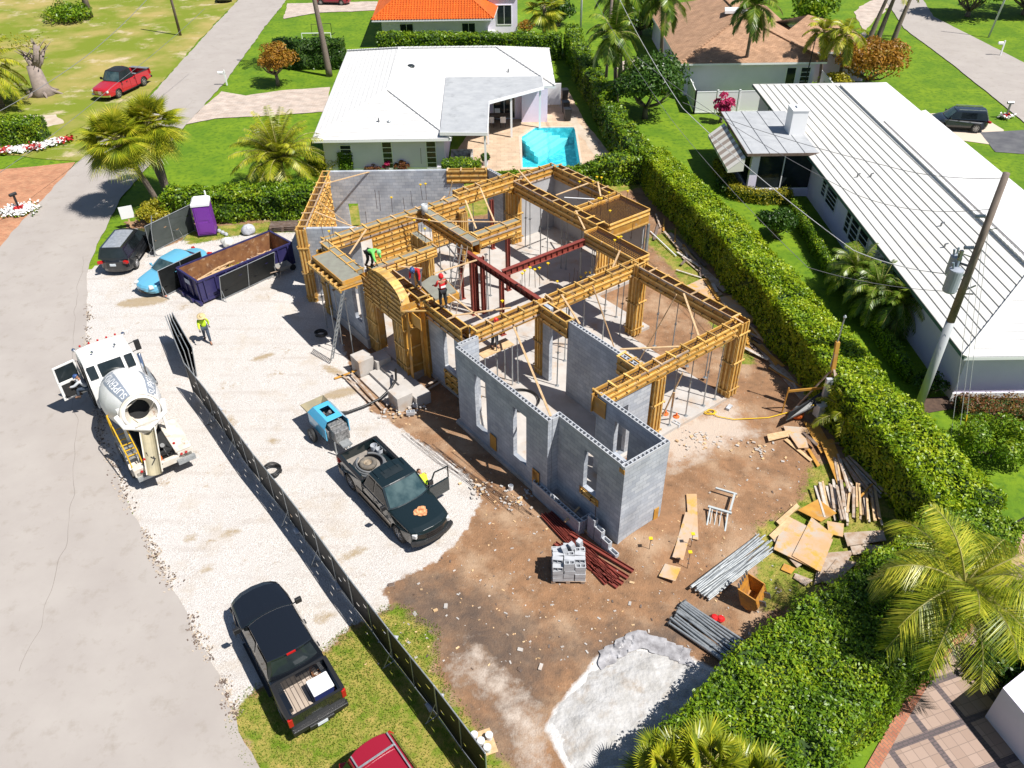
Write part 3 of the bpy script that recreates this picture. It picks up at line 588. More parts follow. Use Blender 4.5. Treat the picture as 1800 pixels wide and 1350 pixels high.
# ---- arched entrance form
def arch():
    a0,a1=-9.1,-5.12; ac=-6.85; r_=1.72; zb=-.35
    def top(a):
        t=(a-ac)/r_; return 4.15+(.92*math.sqrt(max(0,1-t*t)) if abs(t)<1 else 0)
    def lim(a): return top(a)
    N=44; xs=[a0+(a1-a0)*i/N for i in range(N+1)]; b=MB()
    d0,d1,dh=-7.95,-6.35,2.75
    for bb in (.55,.9):
        for x,y in zip(xs,xs[1:]):
            m_=(x+y)/2; z0=dh if d0<m_<d1 else zb
            b.add([(x,bb,z0),(y,bb,z0),(y,bb,lim(y)),(x,bb,lim(x)),(x,bb+.02,z0),(y,bb+.02,z0),(y,bb+.02,lim(y)),(x,bb+.02,lim(x))],[(0,1,2,3),(7,6,5,4),(0,4,5,1),(1,5,6,2),(2,6,7,3),(3,7,4,0)])
    b.box(d0-.02,d0,.57,.9,zb,dh); b.box(d1,d1+.02,.57,.9,zb,dh); b.box(a1-.02,a1,.57,.9,zb,4.15); b.box(a0,a0+.02,.57,.9,zb,4.15)
    f=b.build('arch_form',m_wood,house); f['label']='arched timber form over the front entrance'
    b=MB(); 
    for x,y in zip(xs[14:],xs[15:]):
        if abs((x-ac)/r_)<1 or abs((y-ac)/r_)<1: b.add([(x,.5,lim(x)+.005),(y,.5,lim(y)+.005),(y,.96,lim(y)+.005),(x,.96,lim(x)+.005),(x,.5,lim(x)+.03),(y,.5,lim(y)+.03),(y,.96,lim(y)+.03),(x,.96,lim(x)+.03)],[(3,2,1,0),(4,5,6,7),(0,1,5,4),(1,2,6,5),(2,3,7,6),(3,0,4,7)])
    b.build('arch_rim',m_batten,f)
    b=MB(); zz=2.95
    while zz<4.95:
        aa=[a for a in xs if lim(a)>zz+.06]; b.bar((min(aa)+.02,.525,zz),(max(aa)-.02,.525,zz),.05,.09)
        k=int((max(aa)-min(aa))/.8)
        for i in range(k): b.bar((min(aa)+.2+i*.8,.47,zz-.03),(min(aa)+.2+i*.8,.47,zz+.05),.025,.025,m=1)
        zz+=.26
    for a in list(np.arange(a0+.06,d0-.1,.17))+list(np.arange(d1+.12,a1,.17)): b.bar((a,.525,zb),(a,.525,2.85),.085,.05,up=(0,1,0))
    for zz in (.5,1.6): b.bar((a0,.48,zz),(d0-.05,.48,zz),.045,.09); b.bar((d1+.1,.48,zz),(a1,.48,zz),.045,.09)
    b.build('batten',[m_batten,m_black],f)
    # side return, open shaft beside the arch
    b=MB(); b.box(a1+.02,a1+.05,.4,1.75,-.35,T-.15); b.box(a1+.1,-4.4,.62,.66,-.3,T-.5) if False else None
    b.bar((a1+.35,.5,-.35),(a1+.25,.62,3.9),.25,.03,up=(0,1,0)); b.box(-4.9,-4.5,1.35,1.39,-.3,T-.4); b.box(-4.98,-3.9,.75,.79,3.3,3.95)
    f2=b.build('wall_form',m_wood,house); b=MB()
    for z in (.6,1.7,2.8,3.8): b.bar((a1+.085,.42,z),(a1+.085,1.72,z),.045,.09)
    b.bar((a1+.1,.45,3.95),(-3.9,1.6,4.1),.1,.05); b.bar((-4.9,1.3,3.6),(-4.9,1.3,-.2),.09,.05); b.build('batten',m_batten,f2)
arch()
# ---- entrance steps and piers
b=MB(); 
for i,(y0,z1) in enumerate(((-1.95,-.30),(-1.45,-.15),(-.9,0.0),(-.3,.13))): b.box(-6.75,-3.95,y0,y0+.62 if i<3 else .55,-.55,z1)
b.build('entrance_steps',m_conc,house,bevel=.01)
for x0,x1,y0 in ((-7.75,-6.85,-1.35),(-4.0,-3.1,-1.35)):
    b=MB(); b.box(x0,x1,y0,y0+.85,-.55,.72); b.box(x0+.3,x1+.25,y0+.86,y0+1.7,-.55,.5); b.build('entrance_pier',m_conc,house,bevel=.02)
# ---- red steel
def ibeam(b,p,q,w=.2,h=.3):
    p=Vector(p);q=Vector(q);u=Vector((0,0,1)); d=(q-p).normalized()
    if abs(d.z)>.9: u=Vector((0,1,0))
    for s in (-1,1): b.bar(p+u*s*(h/2-.01),q+u*s*(h/2-.01),w,.022,up=u)
    b.bar(p,q,.016,h-.045,up=u)
b=MB(); ibeam(b,(-8.0,6.25,T-.55),(-1.55,6.25,T-.55),.22,.36)
for i in range(14): b.box(-7.6+i*.43,-7.585+i*.43,6.16,6.34,T-.7,T-.4)
b.build('steel_beam',m_red,house); b=MB(); ibeam(b,(-5.1,6.4,T-.5),(-5.1,12.0,T-.5),.22,.36)
for i in range(14): b.box(-5.19,-5.01,6.6+i*.38,6.615+i*.38,T-.66,T-.34)
b.build('steel_beam',m_red,house)
for a,c,z in ((-9.5,6.75,T-.9),(-7.7,6.3,T-.7),(-7.95,6.7,T-.8),(-7.5,6.85,T-.7),(-8.62,9.4,T-.9),(-13.3,11.7,T-.9),(-5.1,6.35,T-.7)):
    b=MB(); ibeam(b,(a,c,SL),(a,c,z),.2,.2); b.box(a-.16,a+.16,c-.16,c+.16,SL+.002,SL+.03); b.build('steel_column',m_red,house)
# ---- pipe sleeve, ply patches on the front wall
b=MB(); b.lathe((-12.75,6.65,T-.1),[(.19,0),(.19,.55),(.15,.55),(.15,.05)],16); b.build('pipe_sleeve',mat('pvc_grey',(.40,.42,.43),rough=.5),house,smooth=True)
for a,z,w_,h_ in ((1.95,.75,.45,.8),(4.95,.85,.45,.85),(5.0,1.0,.3,.4)):
    b=MB(); b.box(a,a+w_,.40,.425,z-h_/2,z+h_/2); b.build('plywood_patch',m_wood,house)
b=MB(); b.box(5.6,6.3,3.05,3.09,T-.95,T-.15); b.box(5.55,5.6,2.95,3.3,T-.95,T-.05); b.build('plywood_patch',m_wood,house)
b=MB(); b.box(9.56,9.585,2.9,3.15,.3,1.0); b.box(9.3,9.57,.965,.99,T-.35,T-.15); b.build('plywood_patch',m_wood,house)
# ---- starter bars with yellow caps
def dowel(a,c,z0,z1,cap=True,world=False,lean=(0,0)):
    b=MB(); b.tube((a,c,z0),(a+lean[0],c+lean[1],z1),.014,5); o=b.build('starter_bar',m_rebar,house,world=world)
    if cap: 
        b=MB(); b.box(a+lean[0]-.06,a+lean[0]+.06,c+lean[1]-.06,c+lean[1]+.06,z1,z1+.03); b.box(a+lean[0]-.025,a+lean[0]+.025,c+lean[1]-.025,c+lean[1]+.025,z1-.08,z1); b.build('safety_cap',m_yel,o)
def ab(px,py,z):
    p=G(px,py,z); return (.6*p.x-.8*p.y,.8*p.x+.6*p.y)
for px,py,h,cap in ((742,333,.9,1),(749,333,.9,1),(689,355,.8,1),(580,430,.9,0),(586,405,1.,0),(583,412,.7,1),(662,348,1.1,0),(668,352,1.2,0),(711,352,.7,0),(724,345,.9,0),(745,378,.9,0),(644,378,.7,0),(568,402,.9,0),
        (740,270,1.,0),(1100,350,1.1,1),(1040,330,1.,1),(1057,323,1.,1),(1050,322,1.,1),(1049,358,.9,1),(1056,360,1.,1),(1068,352,1.1,1),(1072,380,.9,1),(1110,400,.8,0),(1080,433,.9,1),(1086,430,1.,1),(1090,428,1.,1),(1016,333,1.1,1),
        (917,492,.9,1),(923,487,.9,1),(930,484,1.,1),(941,486,.9,1),(949,483,.9,1),(1002,487,.7,0),(1008,482,.9,0),(1015,480,.6,0),(963,472,.8,1),(883,542,.9,1),(777,518,1.,0),(730,398,.9,1),(735,402,.7,0),(741,405,.9,0),(723,397,.7,0),(748,413,.9,1),(756,398,1.,1),(914,498,.6,0)):
    a,c=ab(px,py+10,T); dowel(a,c,T-.3,T+h*.75,cap,lean=(random.uniform(-.06,.06),random.uniform(-.06,.06)))
for px,py in ((1022,470),(1030,463),(1038,462),(980,478),(845,440),(884,510)):
    a,c=ab(px,py,2.2); dowel(a,c,SL,1.6,True)
for a,c,h in ((3.3,.75,2.0),(-10.6,.5,1.3),(8.6,.62,1.9)): dowel(a,c,SL,h,False)
# ---- shoring props (each can be lifted away)
def mkprop(h):
    t=thing('shoring_prop','','prop'); b=MB(); b.box(-.09,.09,-.09,.09,0,.012); b.tube((0,0,.01),(0,0,h*.58),.032,8); b.build('outer_tube',m_galv,t)
    b=MB(); b.tube((0,0,h*.58),(0,0,h-.012),.024,8); b.box(-.09,.09,-.09,.09,h-.012,h); b.build('inner_tube',m_steel,t)
    b=MB(); b.lathe((0,0,h*.56),[(.05,0),(.055,.02),(.055,.07),(.045,.09)],10); b.bar((-.13,0,h*.58),(.13,0,h*.58),.02,.02); b.build('collar',m_steel,t); return t
PR=mkprop(T-.75-SL); first=True
def prop(a,c,label,group,z=SL):
    global first
    o=PR if first else copy_tree(PR); first=False
    o.location=AB(a,c,z); o['label']=label; o['group']=group; o.rotation_euler=(random.uniform(-.012,.012),random.uniform(-.012,.012),random.uniform(0,3))
for a,c in ((.18,5.75),(-1.25,3.2),(-1.2,4.4),(-1.2,7.4),(-1.2,8.6),(-1.2,10.0),(-1.15,11.2)): prop(a,c,'steel shoring prop under the long timber beam between the rooms','props under the long middle beam')
for a,c in ((5.66,3.9+.4),(5.6,5.2),(5.66,7.9),(5.66,9.0),(5.66,10.2),(5.66,11.0),(4.2,11.95),(3.0,11.95),(1.9,11.95),(.7,11.95)): prop(a,c,'steel shoring prop under the timber beams round the garage slab','props round the garage')
for a,c in ((-12.2,13.45),(-11.9,13.6),(-10.6,13.4),(-10.2,13.6),(-8.7,13.45),(-8.4,13.6),(-7.0,13.5),(-6.8,13.3),(-5.9,13.5)): prop(a,c,'steel shoring prop under the timber beam before the rendered grey wall','props under the rear beam')
for a,c in ((-5.0,12.5),(-3.9,12.7),(-2.6,12.3),(-7.1,6.9),(-10.7,6.85),(-11.8,6.85),(-8.75,8.2),(-13.75,10.6),(-13.75,12.2),(-10.0,7.0),(-7.7,7.2),(-9.4,6.6)): prop(a,c,'steel shoring prop standing among the red steel columns','props among the steel columns')
for a,c in ((-12.0,-.6),(-10.8,-.7),(-9.9,-.75),(-8.75,-.7)): prop(a,c,'steel shoring prop under the poured canopy at the front','props under the canopy',z=-.25+.12)
for a,c in ((-5.4,15.0),(-5.2,16.6),(-6.2,16.7)): prop(a,c,'steel shoring prop under the reinforced terrace deck','props under the terrace deck')
b=MB(); b.bar((-5.15,16.95,0),(-5.15,16.95,T-1),.14,.14); b.build('galvanised_post',m_galv,house)
# ---- diagonal braces
def brace(p,q,label,w=.09,h=.04,z=(T,T),m=m_pale):
    P=G(p[0],p[1],z[0]+.05); Q=G(q[0],q[1],z[1]+.05); c=(P+Q)/2; b=MB(); b.bar(P-c,Q-c,w,h); o=b.build('timber_brace',m); o.location=c; tag(o,label,'brace',None); return o
BR=[((1042,502),(1079,609),(T-.1,SL),'timber brace falling from the long middle beam to the floor beside a prop'),((902,572),(968,731),(T-.7,T),'long timber brace crossing the front room to the jog of the block wall'),
((987,518),(1019,569),(T,T),'short timber brace from the middle beam to the inner block wall'),((1189,518),(1124,633),(T-.1,SL),'timber brace sloping left inside the garage from its back beam'),
((1202,516),(1228,590),(T,T),'timber brace across the right corner of the garage top'),((1090,614),(1193,609),(T,T),'pale level timber laid across the garage top'),
((977,343),(1034,322),(T,T),'timber tie across the opening before the terrace deck'),((910,297),(933,323),(T+.3,T),'short timber leaning on the rear beam corner'),
((571,323),(653,301),(T,T-.1),'long pale timber from the left timber beam to the rear block wall'),((553,372),(622,399),(T,T-1),'timber brace falling right from the left timber beam'),
((561,355),(610,392),(T-.3,T-2),'lower crossed brace inside the left timber wall'),((644,403),(614,447),(T,T-.6),'timber brace over the empty room behind the canopy'),
((713,381),(775,391),(T,T),'timber tie from the left beam to the poured middle beam'),((787,389),(876,390),(T,T),'level timber tie between the poured beams'),
((818,352),(837,402),(T,T-.8),'timber brace dropping from the raised rear beam, nearer the pipe'),((844,330),(869,389),(T,T-.8),'timber brace dropping from the raised rear beam, nearer the column'),
((762,481),(838,457),(T,T),'long timber from the entrance landing to the red beam end'),((789,517),(847,561),(T,T),'timber crossing from the landing down to the front corner'),
((795,555),(898,541),(T,T),'timber laid from the front corner to the long beam'),((700,468),(742,472),(T+.2,T),'weathered timber on top of the entrance'),
((1058,425),(1044,481),(T,SL+1),'timber brace leaning inside below the narrow deck'),((1090,440),(1077,470),(T,T-.6),'short pale brace at the end of the narrow deck'),
((1012,370),(1028,403),(T,T-.4),'timber brace between the two reinforced decks'),((1051,320),(1056,345),(T+.4,T),'short upright timber by the terrace deck'),
((720,515),(706,530),(T+.1,T),'weathered plank standing by the arch rim'),((1200,655),(1165,730),(2.6,SL),'timber brace in the garage with an orange foot'),((1185,690),(1178,735),(2.4,SL),'shorter timber brace beside the orange foot'),
((775,352),(782,345),(T,T),'short timber tie on the left beam'),((795,300+20),(787,352),(T+.2,T-1),'timber prop leaning on the rear block wall')]
for p,q,z,l_ in BR: brace(p,q,l_,z=z)
b=MB(); p=G(992,347,T+.1); q=G(1045,350,T+.1); b.tube(p,q,.03,8); tag(b.build('steel_pipe',m_white),'white pipe laid across the opening before the terrace deck','pipe')
# fallen block and wood on the floor
# ================================================================ neighbours
def clip(poly,nv,c,keep):
    out=[]; n=len(poly)
    for i in range(n):
        a,b_=poly[i],poly[(i+1)%n]; da=(a.dot(nv)-c)*keep; db=(b_.dot(nv)-c)*keep
        if da>=0: out.append(a)
        if (da>=0)!=(db>=0): out.append(a.lerp(b_,da/(da-db)))
    return out
def strips(b,pts,e0,e1,sp=.35,lift=.03,m=None,joint=0):
    """tile courses laid on a roof plane, parallel to the eave e0-e1"""
    pts=[Vector(p) for p in pts]; e=(Vector(e1)-Vector(e0)).normalized(); nrm=geometry.normal(pts) 
    if nrm.z<0: nrm=-nrm; pts=pts[::-1]
    dn=nrm.cross(e).normalized(); 
    if dn.z>0: dn=-dn
    if dn.z==0: dn=e.cross(Vector((0,0,1)))
    s=[p.dot(dn) for p in pts]; s0,s1=min(s),max(s); x=s1; 
    while x>s0+.02:
        lo=max(s0,x-sp); q=clip(clip(pts,dn,lo,1),dn,x,-1)
        if len(q)>2:
            L=[p+nrm*(lift*(p.dot(dn)-lo)/sp+.004) for p in q]; b.face(L,m)
            k=len(q)
            for i in range(k):
                if abs(q[i].dot(dn)-x)<1e-4 and abs(q[(i+1)%k].dot(dn)-x)<1e-4: b.face([L[(i+1)%k],L[i],q[i]-nrm*.01,q[(i+1)%k]-nrm*.01],m if not joint else 1)
        if joint:
            j=clip(clip(pts,dn,x-joint,1),dn,x,-1)
            if len(j)>2: b.face([p+nrm*(lift*(p.dot(dn)-lo)/sp+.009) for p in j],1)
        x-=sp
def roof(name,planes,mtl,parent,sp=.35,lift=.03,th=.16,fascia=None,ridges=(),rm=None,joint=0):
    b=MB(); f=MB()
    for pl in planes:
        strips(b,pl,pl[0],pl[1],sp,lift,joint=joint); q=[Vector(p)-Vector((0,0,.02)) for p in pl]; f.face(q[::-1])
        a,c=Vector(pl[0]),Vector(pl[1]); f.bar(a-Vector((0,0,th/2+.01)),c-Vector((0,0,th/2+.01)),.03,th)
    for p,q in ridges: 
        p=Vector(p);q=Vector(q); k=max(1,int((q-p).length/.4))
        for i in range(k): b.bar(p.lerp(q,i/k)+Vector((0,0,.05)),p.lerp(q,(i+.93)/k)+Vector((0,0,.08)),.22,.10)
    o=b.build(name,mtl,parent,world=True); f.build('fascia',fascia or m_white,o); return o
def window(parent,x0,x1,y0,y1,z0,z1,axis,mull=1,horiz=0,frame=m_white,shutters=False,out=-1):
    """window let into a wall; axis 'y' faces -y, axis 'x' faces -x"""
    b=MB(); g=MB()
    def bx(B,u0,u1,za,zb,d0,d1):
        if axis=='y': B.box(u0,u1,y0+d0*out*-1,y0+d1*out*-1,za,zb) if False else B.box(u0,u1,min(y0-d0,y0-d1),max(y0-d0,y0-d1),za,zb)
        else: B.box(min(x0-d0,x0-d1),max(x0-d0,x0-d1),u0,u1,za,zb)
    u0,u1=(x0,x1) if axis=='y' else (y0,y1)
    bx(g,u0,u1,z0,z1,.004,.02)
    t=.06
    for a,c,za,zb in ((u0-t,u1+t,z0-t,z0),(u0-t,u1+t,z1,z1+t),(u0-t,u0,z0,z1),(u1,u1+t,z0,z1)): bx(b,a,c,za,zb,.003,.06)
    for i in range(mull): c=u0+(u1-u0)*(i+1)/(mull+1); bx(b,c-.02,c+.02,z0,z1,.021,.045)
    for i in range(horiz): c=z0+(z1-z0)*(i+1)/(horiz+1); bx(b,u0,u1,c-.02,c+.02,.021,.042)
    o=b.build('window',frame,parent,world=True); g.build('pane',m_glass,o); return o
# ---- white house with the pool
wh=thing('white_house','white house with a white hipped roof and a grey flat porch roof by the pool','house',(-6,36,0))
z=3.0; r_=4.8
planes=[[(-11.8,29.1,z),(-1.7,29.1,z),(-6.75,34.7,r_)],[(-12.8,52.3,z),(-11.8,29.1,z),(-6.75,34.7,r_),(-7,46.2,r_)],[(-1.7,29.1,z),(-1.7,40.9,z),(-7,46.2,r_),(-6.75,34.7,r_)],
 [(-1.7,40.9,z),(6.45,40.9,z),(1.5,46.1,r_),(-7,46.2,r_)],[(6.45,40.9,z),(6.4,52,z),(1.5,46.1,r_)],[(6.4,52,z),(-12.8,52.3,z),(-7,46.2,r_),(1.5,46.1,r_)]]
rf=roof('roof',planes,[m_roofw,mat('pale_joint',(.40,.40,.40),rough=.9)],wh,.42,.02,joint=.028,ridges=[((-11.8,29.1,z),(-6.75,34.7,r_)),((-1.7,29.1,z),(-6.75,34.7,r_)),((-6.75,34.7,r_),(-7,46.2,r_)),((-7,46.2,r_),(1.5,46.1,r_)),((1.5,46.1,r_),(6.45,40.9,z)),((1.5,46.1,r_),(6.4,52,z)),((-7,46.2,r_),(-12.8,52.3,z))])
for x,y,zz in ((-7.1,31.0,3.62),(2.5,42.7,3.65),(4.1,43.7,3.5)):
    b=MB(); b.tube((x,y,zz-.1),(x,y,zz+.28),.06,8); b.build('roof_vent',m_steel,rf)
b=MB(); b.lathe((-6.35,31.0,3.55),[(.16,0),(.16,.12),(.05,.2)],10); b.build('roof_vent',m_galv,rf); b=MB(); b.lathe((-5.7,42.2,4.35),[(.34,0),(.34,.1),(.2,.2),(.01,.22)],14); b.build('skylight_dome',m_glass,rf,smooth=True)
b=MB(); b.prism([(-2.85,43.4),(5.3,43.2),(5.4,39.25),(.97,35.8),(.95,28.97),(-2.5,29.15)],3.36,3.46); fl=b.build('porch_roof',m_roofflat,wh,world=True)
b=MB(); e=[(5.4,39.25),(.97,35.8),(.95,28.97),(-2.5,29.15)]
for p,q in zip(e,e[1:]): b.bar((*p,3.36),(*q,3.36),.05,.24)
b.bar((5.3,43.2,3.36),(5.4,39.25,3.36),.05,.24); b.build('fascia',m_white,fl)
b=MB(); b.box(-11.2,-2.3,29.8,51.6,-.1,2.98); b.box(-2.3,5.8,41.7,51.4,-.1,2.98); b.box(3.6,5.8,40.9,41.7,-.1,2.98); b.build('wall',m_wwall,wh,world=True)
b=MB(); b.box(-11.22,-2.28,29.77,29.8,-.1,.62); b.build('plinth',m_white,wh,world=True)
for x0,x1,z0,z1,h in ((-9.95,-9.2,1.75,2.35,1),(-6.85,-6.2,.55,2.55,4),(-3.6,-2.95,.55,2.55,4),): window(wh,x0,x1,29.8,0,z0,z1,'y',0,h)
for x0,x1,z0,z1 in ((-1.8,.2,.1,2.3),(1.2,3.0,.1,2.3)): window(wh,x0,x1,41.7,0,z0,z1,'y',1,0)
for x,y in ((.75,29.2),(.8,35.9),(2.7,37.4),(5.1,39.5)):
    b=MB(); b.box(x-.08,x+.08,y-.08,y+.08,-.05,3.3); b.build('porch_post',m_white,wh,world=True)
b=MB(); b.box(-2.2,.6,29.7,29.78,-.05,.35); b.build('low_wall',m_white,wh,world=True)
b=MB(); b.box(-.05,.05,0,.2,0,1.1); b.box(-.6,.05,.2,.9,.0,.9); 
b=MB(); b.box(5.6,7.2,45.3,45.42,-.05,1.85); tag(b.build('screen_wall',m_white),'short white screen wall at the corner of the pool house','wall')
b=MB(); b.box(-2.0,-.3,31.2,32.2,.15,.5); b.box(-2.0,-.3,32.2,32.4,.15,.95); b.box(-2.0,-1.8,31.2,32.2,.5,.7); b.box(-.5,-.3,31.2,32.2,.5,.7); tag(b.build('sofa',mat('sofa_fabric',(.23,.20,.18),(.5,.5,.5),sc=4),bevel=.03),'dark patterned sofa under the front corner of the porch','sofa')
# table and chairs
t=thing('dining_table','dark dining table on the patio under the grey porch roof','table',(1.6,40.6,-.03)); b=MB(); b.box(-1,1,-.5,.5,.72,.76); b.build('table_top',m_darkwood,t)
for sx in (-.9,.9):
    for sy in (-.4,.4): b=MB(); b.box(sx-.03,sx+.03,sy-.03,sy+.03,0,.72); b.build('leg',m_darkwood,t)
def chair(loc,rz,label,group,frame,seat):
    t=thing('patio_chair',label,'chair',loc,rz,group); b=MB(); b.box(-.24,.24,-.24,.24,.42,.47); b.build('seat',seat,t,bevel=.01)
    b=MB(); b.bar((0,-.25,.47),(0,-.33,.98),.46,.03,up=(0,1,0)); b.build('backrest',seat,t)
    for sx in (-.21,.21):
        for sy in (-.21,.21): b=MB(); b.box(sx-.015,sx+.015,sy-.015,sy+.015,0,.42); b.build('leg',frame,t)
    return t
c0=chair((1.0,39.8,-.03),0,'white backed patio chair nearer the house at the dark dining table','chairs at the dark patio table',m_dark,m_white)
copy_tree(c0,'white backed patio chair nearer the pool at the dark dining table',loc=(2.0,39.8,-.03)); 
copy_tree(c0,'patio chair behind the dark dining table',loc=(1.5,41.3,-.03),rz=PI)
# pool
pl=thing('swimming_pool','turquoise swimming pool with steps in the corner','swimming pool',(5.8,35,0))
b=MB(); n=len(POOL)
for i in range(n):
    p,q=POOL[i],POOL[(i+1)%n]; b.face([(p[0],p[1],-.03),(q[0],q[1],-.03),(q[0],q[1],-1.5),(p[0],p[1],-1.5)])
b.face([(x,y,-1.5) for x,y in POOL]); m_pt=mat('pool_tile',(.07,.42,.50),(.12,.52,.58),sc=1.0,rough=.6,dist=1.5,dirt=((.26,.70,.76),2.4,.50,.60)); b.build('basin',m_pt,pl,world=True)
b=MB()
for k in range(4): d=.55*(k+1); b.prism([(3.54,37.4),(4.7,39.5),(4.7+d*1.3,39.5),(3.54+d*.6,37.4-d)][::1],-1.5,-.22-.24*k)
b.build('steps',mat('pool_step',(.45,.78,.78),rough=.7),pl,world=True)
wt=bpy.data.materials.new('pool_water'); wt.use_nodes=True; n_=wt.node_tree.nodes; l_=wt.node_tree.links; n_.remove(n_['Principled BSDF']); o_=n_['Material Output']
tr=n_.new('ShaderNodeBsdfTransparent'); tr.inputs[0].default_value=(.55,.92,.95,1); gl=n_.new('ShaderNodeBsdfGlossy'); gl.inputs['Roughness'].default_value=.03; fr=n_.new('ShaderNodeFresnel'); fr.inputs[0].default_value=1.33
mx=n_.new('ShaderNodeMixShader'); nz=n_.new('ShaderNodeTexNoise'); nz.inputs['Scale'].default_value=3.5; bp=n_.new('ShaderNodeBump'); bp.inputs['Distance'].default_value=.12; bp.inputs['Strength'].default_value=.9
l_.new(nz.outputs[0],bp.inputs['Height']); l_.new(bp.outputs[0],gl.inputs['Normal']); l_.new(bp.outputs[0],fr.inputs['Normal']); l_.new(fr.outputs[0],mx.inputs[0]); l_.new(tr.outputs[0],mx.inputs[1]); l_.new(gl.outputs[0],mx.inputs[2]); l_.new(mx.outputs[0],o_.inputs[0])
b=MB(); b.face([(x,y,-.14) for x,y in POOL][::1]); b.build('water',wt,pl,world=True)
cp=[]; ccx=sum(p[0] for p in POOL)/5; ccy=sum(p[1] for p in POOL)/5
for x,y in POOL: v=Vector((x-ccx,y-ccy)); v*=1+.34/v.length; cp.append((ccx+v.x,ccy+v.y))
sheet('pool_coping',cp,-.02,mat('coping_stone',(.56,.47,.38),(.5,.41,.32),sc=3,rough=.8),hole=[POOL])
# bins
def bin_(loc,label):
    t=thing('wheeled_bin',label,'bin',loc,R(10),'wheeled bins by the white screen wall'); b=MB(); b.loft([[(-.24,-.26,.05),(.24,-.26,.05),(.24,.26,.05),(-.24,.26,.05)],[(-.3,-.33,1.0),(.3,-.33,1.0),(.3,.33,1.0),(-.3,.33,1.0)]]); b.build('body',m_trim,t); b=MB(); b.box(-.32,.32,-.36,.36,1.0,1.06); b.build('lid',m_trim,t,bevel=.02)
bin_((7.55,41.2,-.03),'black wheeled bin standing nearest the pool'); bin_((7.5,43.0,-.03),'black wheeled bin behind the nearest one'); bin_((7.6,46.4,-.03),'black wheeled bin farthest away by the screen wall')
# ---- long white house on the right
rh=thing('white_house','long white house with a white tiled roof scored by dark lines','house',(25,20,0)); z=3.0; r_=4.8
X0,X1,Y0,Y1=22.9,34.1,1.3,40.6
rf=roof('roof',[[(X0,Y1,z),(X0,Y0,z),(27.7,5.9,r_),(27.8,34.2,r_)]],[m_roofr,mat('tile_joint',(.17,.17,.15),rough=.9)],rh,.445,.02,joint=.03,ridges=[((X0,Y0,z),(27.7,5.9,r_)),((27.7,5.9,r_),(27.8,34.2,r_))],fascia=mat('teal_fascia',(.05,.12,.11),rough=.6))
MC['pale_joint']; rf2=roof('roof',[[(X0,Y0,z),(X1,Y0,z),(27.7,5.9,r_)],[(X1,Y0,z),(X1,Y1,z),(27.8,34.2,r_),(27.7,5.9,r_)],[(X1,Y1,z),(X0,Y1,z),(27.8,34.2,r_)]],[m_roofw,MC['pale_joint']],rh,.445,.02,joint=.022)
b=MB(); q=[tuple(G(*p)) for p in ()]; q=[(28.05,26.3,4.92),(28.0,7.3,4.92),(34.3,1.1,3.16),(34.3,33.3,3.16)]; b.loft([[(x,y,zz-.2) for x,y,zz in q],[(x,y,zz-.02) for x,y,zz in q]]); strips(b,[q[2],q[3],q[0],q[1]],q[2],q[3],.445,.02,joint=.022); b.build('raised_roof',[m_roofw,MC['pale_joint']],rh,world=True)
b=MB(); b.box(23.5,33.5,1.95,39.9,-.1,2.98); b.build('wall',m_wwall,rh,world=True)
b=MB(); b.box(23.44,33.5,1.9,1.95,-.1,.45); b.build('plinth',m_white,rh,world=True)
for y0,y1,zz in ((22.1,22.8,1.1),(20.0,21.8,1.0),(17.3,18.0,.8),(15.9,17.1,.7),(14.4,15.7,.6),(27.5,28.3,1.0),(30.5,31.5,1.0),(35,37,1.0),(9.0,10.6,.9)): window(rh,23.5,0,y0,y1,zz+.15,2.25,'x',0,3)
sr=MB(); sr.box(18.7,23.9,24.85,33.3,3.12,3.26); srm=sr.build('sunroom_roof',m_roofflat,rh,world=True)
b=MB(); 
for i in range(4): b.box(19.0+i*1.2,19.03+i*1.2,24.85,33.3,3.26,3.285)
b.build('roof_seam',m_steel,srm); b=MB(); b.box(18.66,23.9,24.81,24.85,3.08,3.27); b.box(18.66,18.7,24.81,33.3,3.08,3.27); b.build('fascia',m_darkwood,srm)
b=MB(); b.box(19.2,19.75,25.25,25.6,-.1,3.12); b.box(19.2,23.5,25.25,25.4,-.1,.5); b.box(19.2,19.4,25.6,33,-.1,.5); b.box(19.2,19.4,29,29.4,.5,3.12); b.box(19.2,23.5,32.8,33,-.1,3.1); b.build('sunroom_wall',m_wwall,rh,world=True)
b=MB(); b.box(19.75,23.45,25.32,25.34,.5,3.12); b.box(19.3,19.32,25.6,32.8,.5,3.12); s_=b.build('sunroom_glazing',m_glass,rh,world=True)
b=MB(); b.box(21.45,21.52,25.28,25.33,.5,3.12); b.box(19.75,23.45,25.29,25.325,3.02,3.12); b.box(19.75,23.45,25.29,25.325,.5,.56); b.build('glazing_bar',m_white,s_)
b=MB(); b.box(22.45,23.55,28.2,29.5,2.6,4.95); b.box(22.4,23.6,28.15,29.55,4.95,5.02); b.box(22.8,23.2,28.6,29.1,5.02,5.15); b.build('chimney',m_white,rf,bevel=.01)
b=MB(); k=13
for i in range(k):
    y0=24.9+6.7*i/k; y1=24.9+6.7*(i+1)/k; m=i%2
    b.add([(18.62,y0,2.98),(18.62,y1,2.98),(17.55,y1,2.12),(17.55,y0,2.12),(18.62,y0,2.94),(18.62,y1,2.94),(17.55,y1,2.08),(17.55,y0,2.08)],[(0,1,2,3),(7,6,5,4),(0,3,7,4),(1,5,6,2)],m)
    b.box(17.535,17.55,y0,y1,1.9,2.12,m=m)
b.face([(18.62,24.9,2.96),(17.55,24.9,2.1),(17.55,24.9,1.9),(18.62,24.9,2.0)],0)
b.build('striped_awning',[mat('awning_white',(.70,.66,.60),rough=.8),mat('awning_beige',(.36,.29,.24),rough=.8)],rh,world=True)
